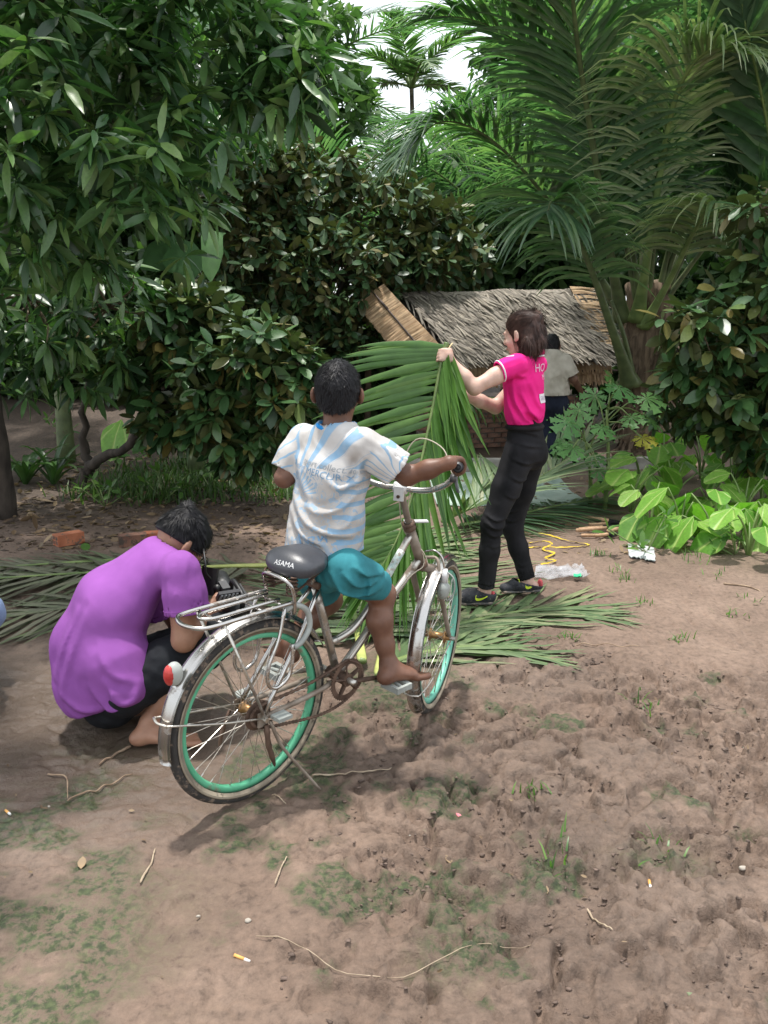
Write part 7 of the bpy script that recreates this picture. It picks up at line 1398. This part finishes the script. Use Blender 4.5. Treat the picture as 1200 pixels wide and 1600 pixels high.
twig([(205, 1168), (175, 1185), (155, 1200)], .009, TW2, 'forked brown twig by the foot of the man in purple'); twig([(105, 1250), (160, 1232), (208, 1210)], .006, TW2, 'long dry twig on the wet mud at left'); twig([(75, 1213), (103, 1218), (106, 1248)], .006, TW2, 'short bent twig left of the long dry twig'); twig([(488, 1217), (530, 1216), (575, 1208), (612, 1204)], .010, STR, 'pale dry leaf sheath lying right of the rear wheel', flat=.3); twig([(220, 1390), (235, 1358), (243, 1332)], .006, STR, 'pale twig on smooth mud below the rear wheel'); twig([(430, 1392), (438, 1370), (449, 1345)], .005, STR, 'short pale stick on the mossy mud, bottom centre left'); twig([(918, 1410), (935, 1435), (957, 1458)], .005, STR, 'pale stick on the trampled mud at right'); twig([(400, 1465), (470, 1485), (530, 1533), (620, 1530), (700, 1500), (760, 1475), (870, 1472)], .0022, STR, 'long thin straw winding across the bottom of the mud', 'straw', cat='straw'); twig([(895, 1008), (950, 1010), (1002, 1012)], .005, TW2, 'thin twig lying on the smooth mud right of the woman'); twig([(1130, 915), (1170, 920), (1205, 935)], .009, TW2, 'dark stick at the right edge below the taro plants'); twig([(425, 1240), (447, 1256)], .004, STR, 'pale straw under the kickstand')
BUTT = M('cigarette_filter', (.62, .33, .10), .8, scale=30); PAPW = M('cigarette_paper', (.62, .60, .57), .8)
for (p0, p1, lb) in (((366, 1494), (396, 1503), 'cigarette end with dark tip on the mud at bottom left'), ((1014, 1378), (1016, 1392), 'orange cigarette end on the trampled mud at right'), ((9, 1268), (14, 1274), 'orange cigarette end near the left edge')):
    a_, b_ = G(*p0), G(*p1); a_[2] = gz(a_[0], a_[1]) + .006; b_[2] = gz(b_[0], b_[1]) + .006; b_ = a_ + nrm(b_ - a_) * .045; t = thing('cigarette_end', a_, lb, 'cigarette end', 'cigarette ends'); part(t, 'filter', *tube([a_, a_ * .35 + b_ * .65], .0042, 10), BUTT, True); part(t, 'paper', *tube([a_ * .35 + b_ * .65, b_], [.0042, .0036], 10), PAPW, True)
STN = M('pale_stone', (.34, .30, .25), .8, col2=(.46, .42, .36), scale=30, bump=.5)
for px_, py_, s_, lb in ((388, 1440, .008, 'white pebble on the mossy mud at lower left'), (310, 1432, .006, 'pale pebble left of the white one at lower left'), (1160, 1362, .010, 'pale stone lump at the right of the trampled mud'), (640, 1306, .005, 'small white pebble below the bicycle shadow'), (77, 1263, .005, 'small pale pebble on the smooth mud at left')):
    g = G(px_, py_); q = Grp(); q.ball(g + A(0, 0, gz(g[0], g[1]) + s_ * .5), A(1.2, .9, .7) * s_); q.disp = lambda P: .004 * noise3(P * 120); solo('pebble', *grow([q], .003, pad=.02), STN, lb, 'stone', smooth=True)
# crumbs nobody could count
def clods(name, n, region, s0, s1, mat, label, seed):
    rng = np.random.default_rng(seed); xy = region(rng, n); n = len(xy); ico = A([0, 0, 1], [.89, 0, .45], [.28, .85, .45], [-.72, .53, .45], [-.72, -.53, .45], [.28, -.85, .45], [.72, .53, -.45], [-.28, .85, -.45], [-.89, 0, -.45], [-.28, -.85, -.45], [.72, -.53, -.45], [0, 0, -1])
    fi = np.array([(0, 1, 2), (0, 2, 3), (0, 3, 4), (0, 4, 5), (0, 5, 1), (1, 6, 2), (2, 7, 3), (3, 8, 4), (4, 9, 5), (5, 10, 1), (6, 7, 2), (7, 8, 3), (8, 9, 4), (9, 10, 5), (10, 6, 1), (11, 7, 6), (11, 8, 7), (11, 9, 8), (11, 10, 9), (11, 6, 10)]); s = s0 + (s1 - s0) * rng.random(n) ** 3
    V = ico[None] * (1 + .42 * rng.normal(size=(n, 12, 1))) * (s[:, None] * A(1.4, 1, .5)[None])[:, None] + np.stack([xy[:, 0], xy[:, 1], gzv(xy[:, 0], xy[:, 1]) + s * .05], -1)[:, None]; F = (fi[None] + (np.arange(n) * 12)[:, None, None]).reshape(-1, 3); solo(name, V.reshape(-1, 3), F, mat, label, 'soil', kind='stuff')
MUDC = M('mud_clod', (.075, .052, .040), .85, col2=(.16, .112, .088), scale=20, bump=.6)  # dark tone stands for crumbled soil and for shade along the cracks
def rg_trod(rng, n):
    p = rng.uniform([-.7, 1.45], [2.1, 4.2], (n * 14, 2)); t = trod[np.clip(np.searchsorted(gx, p[:, 0]), 0, n0 - 1), np.clip(np.searchsorted(gy, p[:, 1]), 0, n1 - 1)]; ck = CRK[np.clip(np.searchsorted(gx, p[:, 0]), 0, n0 - 1), np.clip(np.searchsorted(gy, p[:, 1]), 0, n1 - 1)]; return p[(t > .4) & ((ck > .008) | (rng.random(len(p)) < .012))][:n]
clods('mud_crumbs', 5600, rg_trod, .0015, .0075, MUDC, 'crumbs of trampled mud scattered over the yard', 2)
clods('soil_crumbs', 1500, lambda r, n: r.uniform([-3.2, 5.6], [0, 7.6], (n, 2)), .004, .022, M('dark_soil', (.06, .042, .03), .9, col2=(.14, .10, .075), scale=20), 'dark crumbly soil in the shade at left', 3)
rng = np.random.default_rng(4); n = 1500; xy = rng.uniform([-3.6, 5.7], [-.2, 9.5], (n, 2)); xy2 = rng.uniform([-1.6, 1.6], [3.0, 6.5], (330, 2)); xy3 = rng.uniform([1.2, 5.6], [3.5, 8.5], (250, 2)); xy = np.concatenate([xy, xy2, xy3]); n = len(xy); sz = np.concatenate([rng.uniform(.03, .11, 1500), rng.uniform(.006, .022, 330), rng.uniform(.02, .08, 250)])
a_ = rng.uniform(0, 6.28, n); R_ = orient(np.stack([np.cos(a_), np.sin(a_), .25 * rng.normal(size=n)], -1), A(0, 0, 1) + .35 * rng.normal(size=(n, 3)), rng.normal(size=n) * .2); V, F = inst(leaf_tpl(.45, .3, -.1), np.stack([xy[:, 0], xy[:, 1], gzv(xy[:, 0], xy[:, 1]) + .006], -1), R_, sz); solo('leaf_litter', V, F, L_DRY, 'dry leaf litter strewn under the trees', 'litter', kind='stuff', var=np.repeat(rng.random(n), 15))
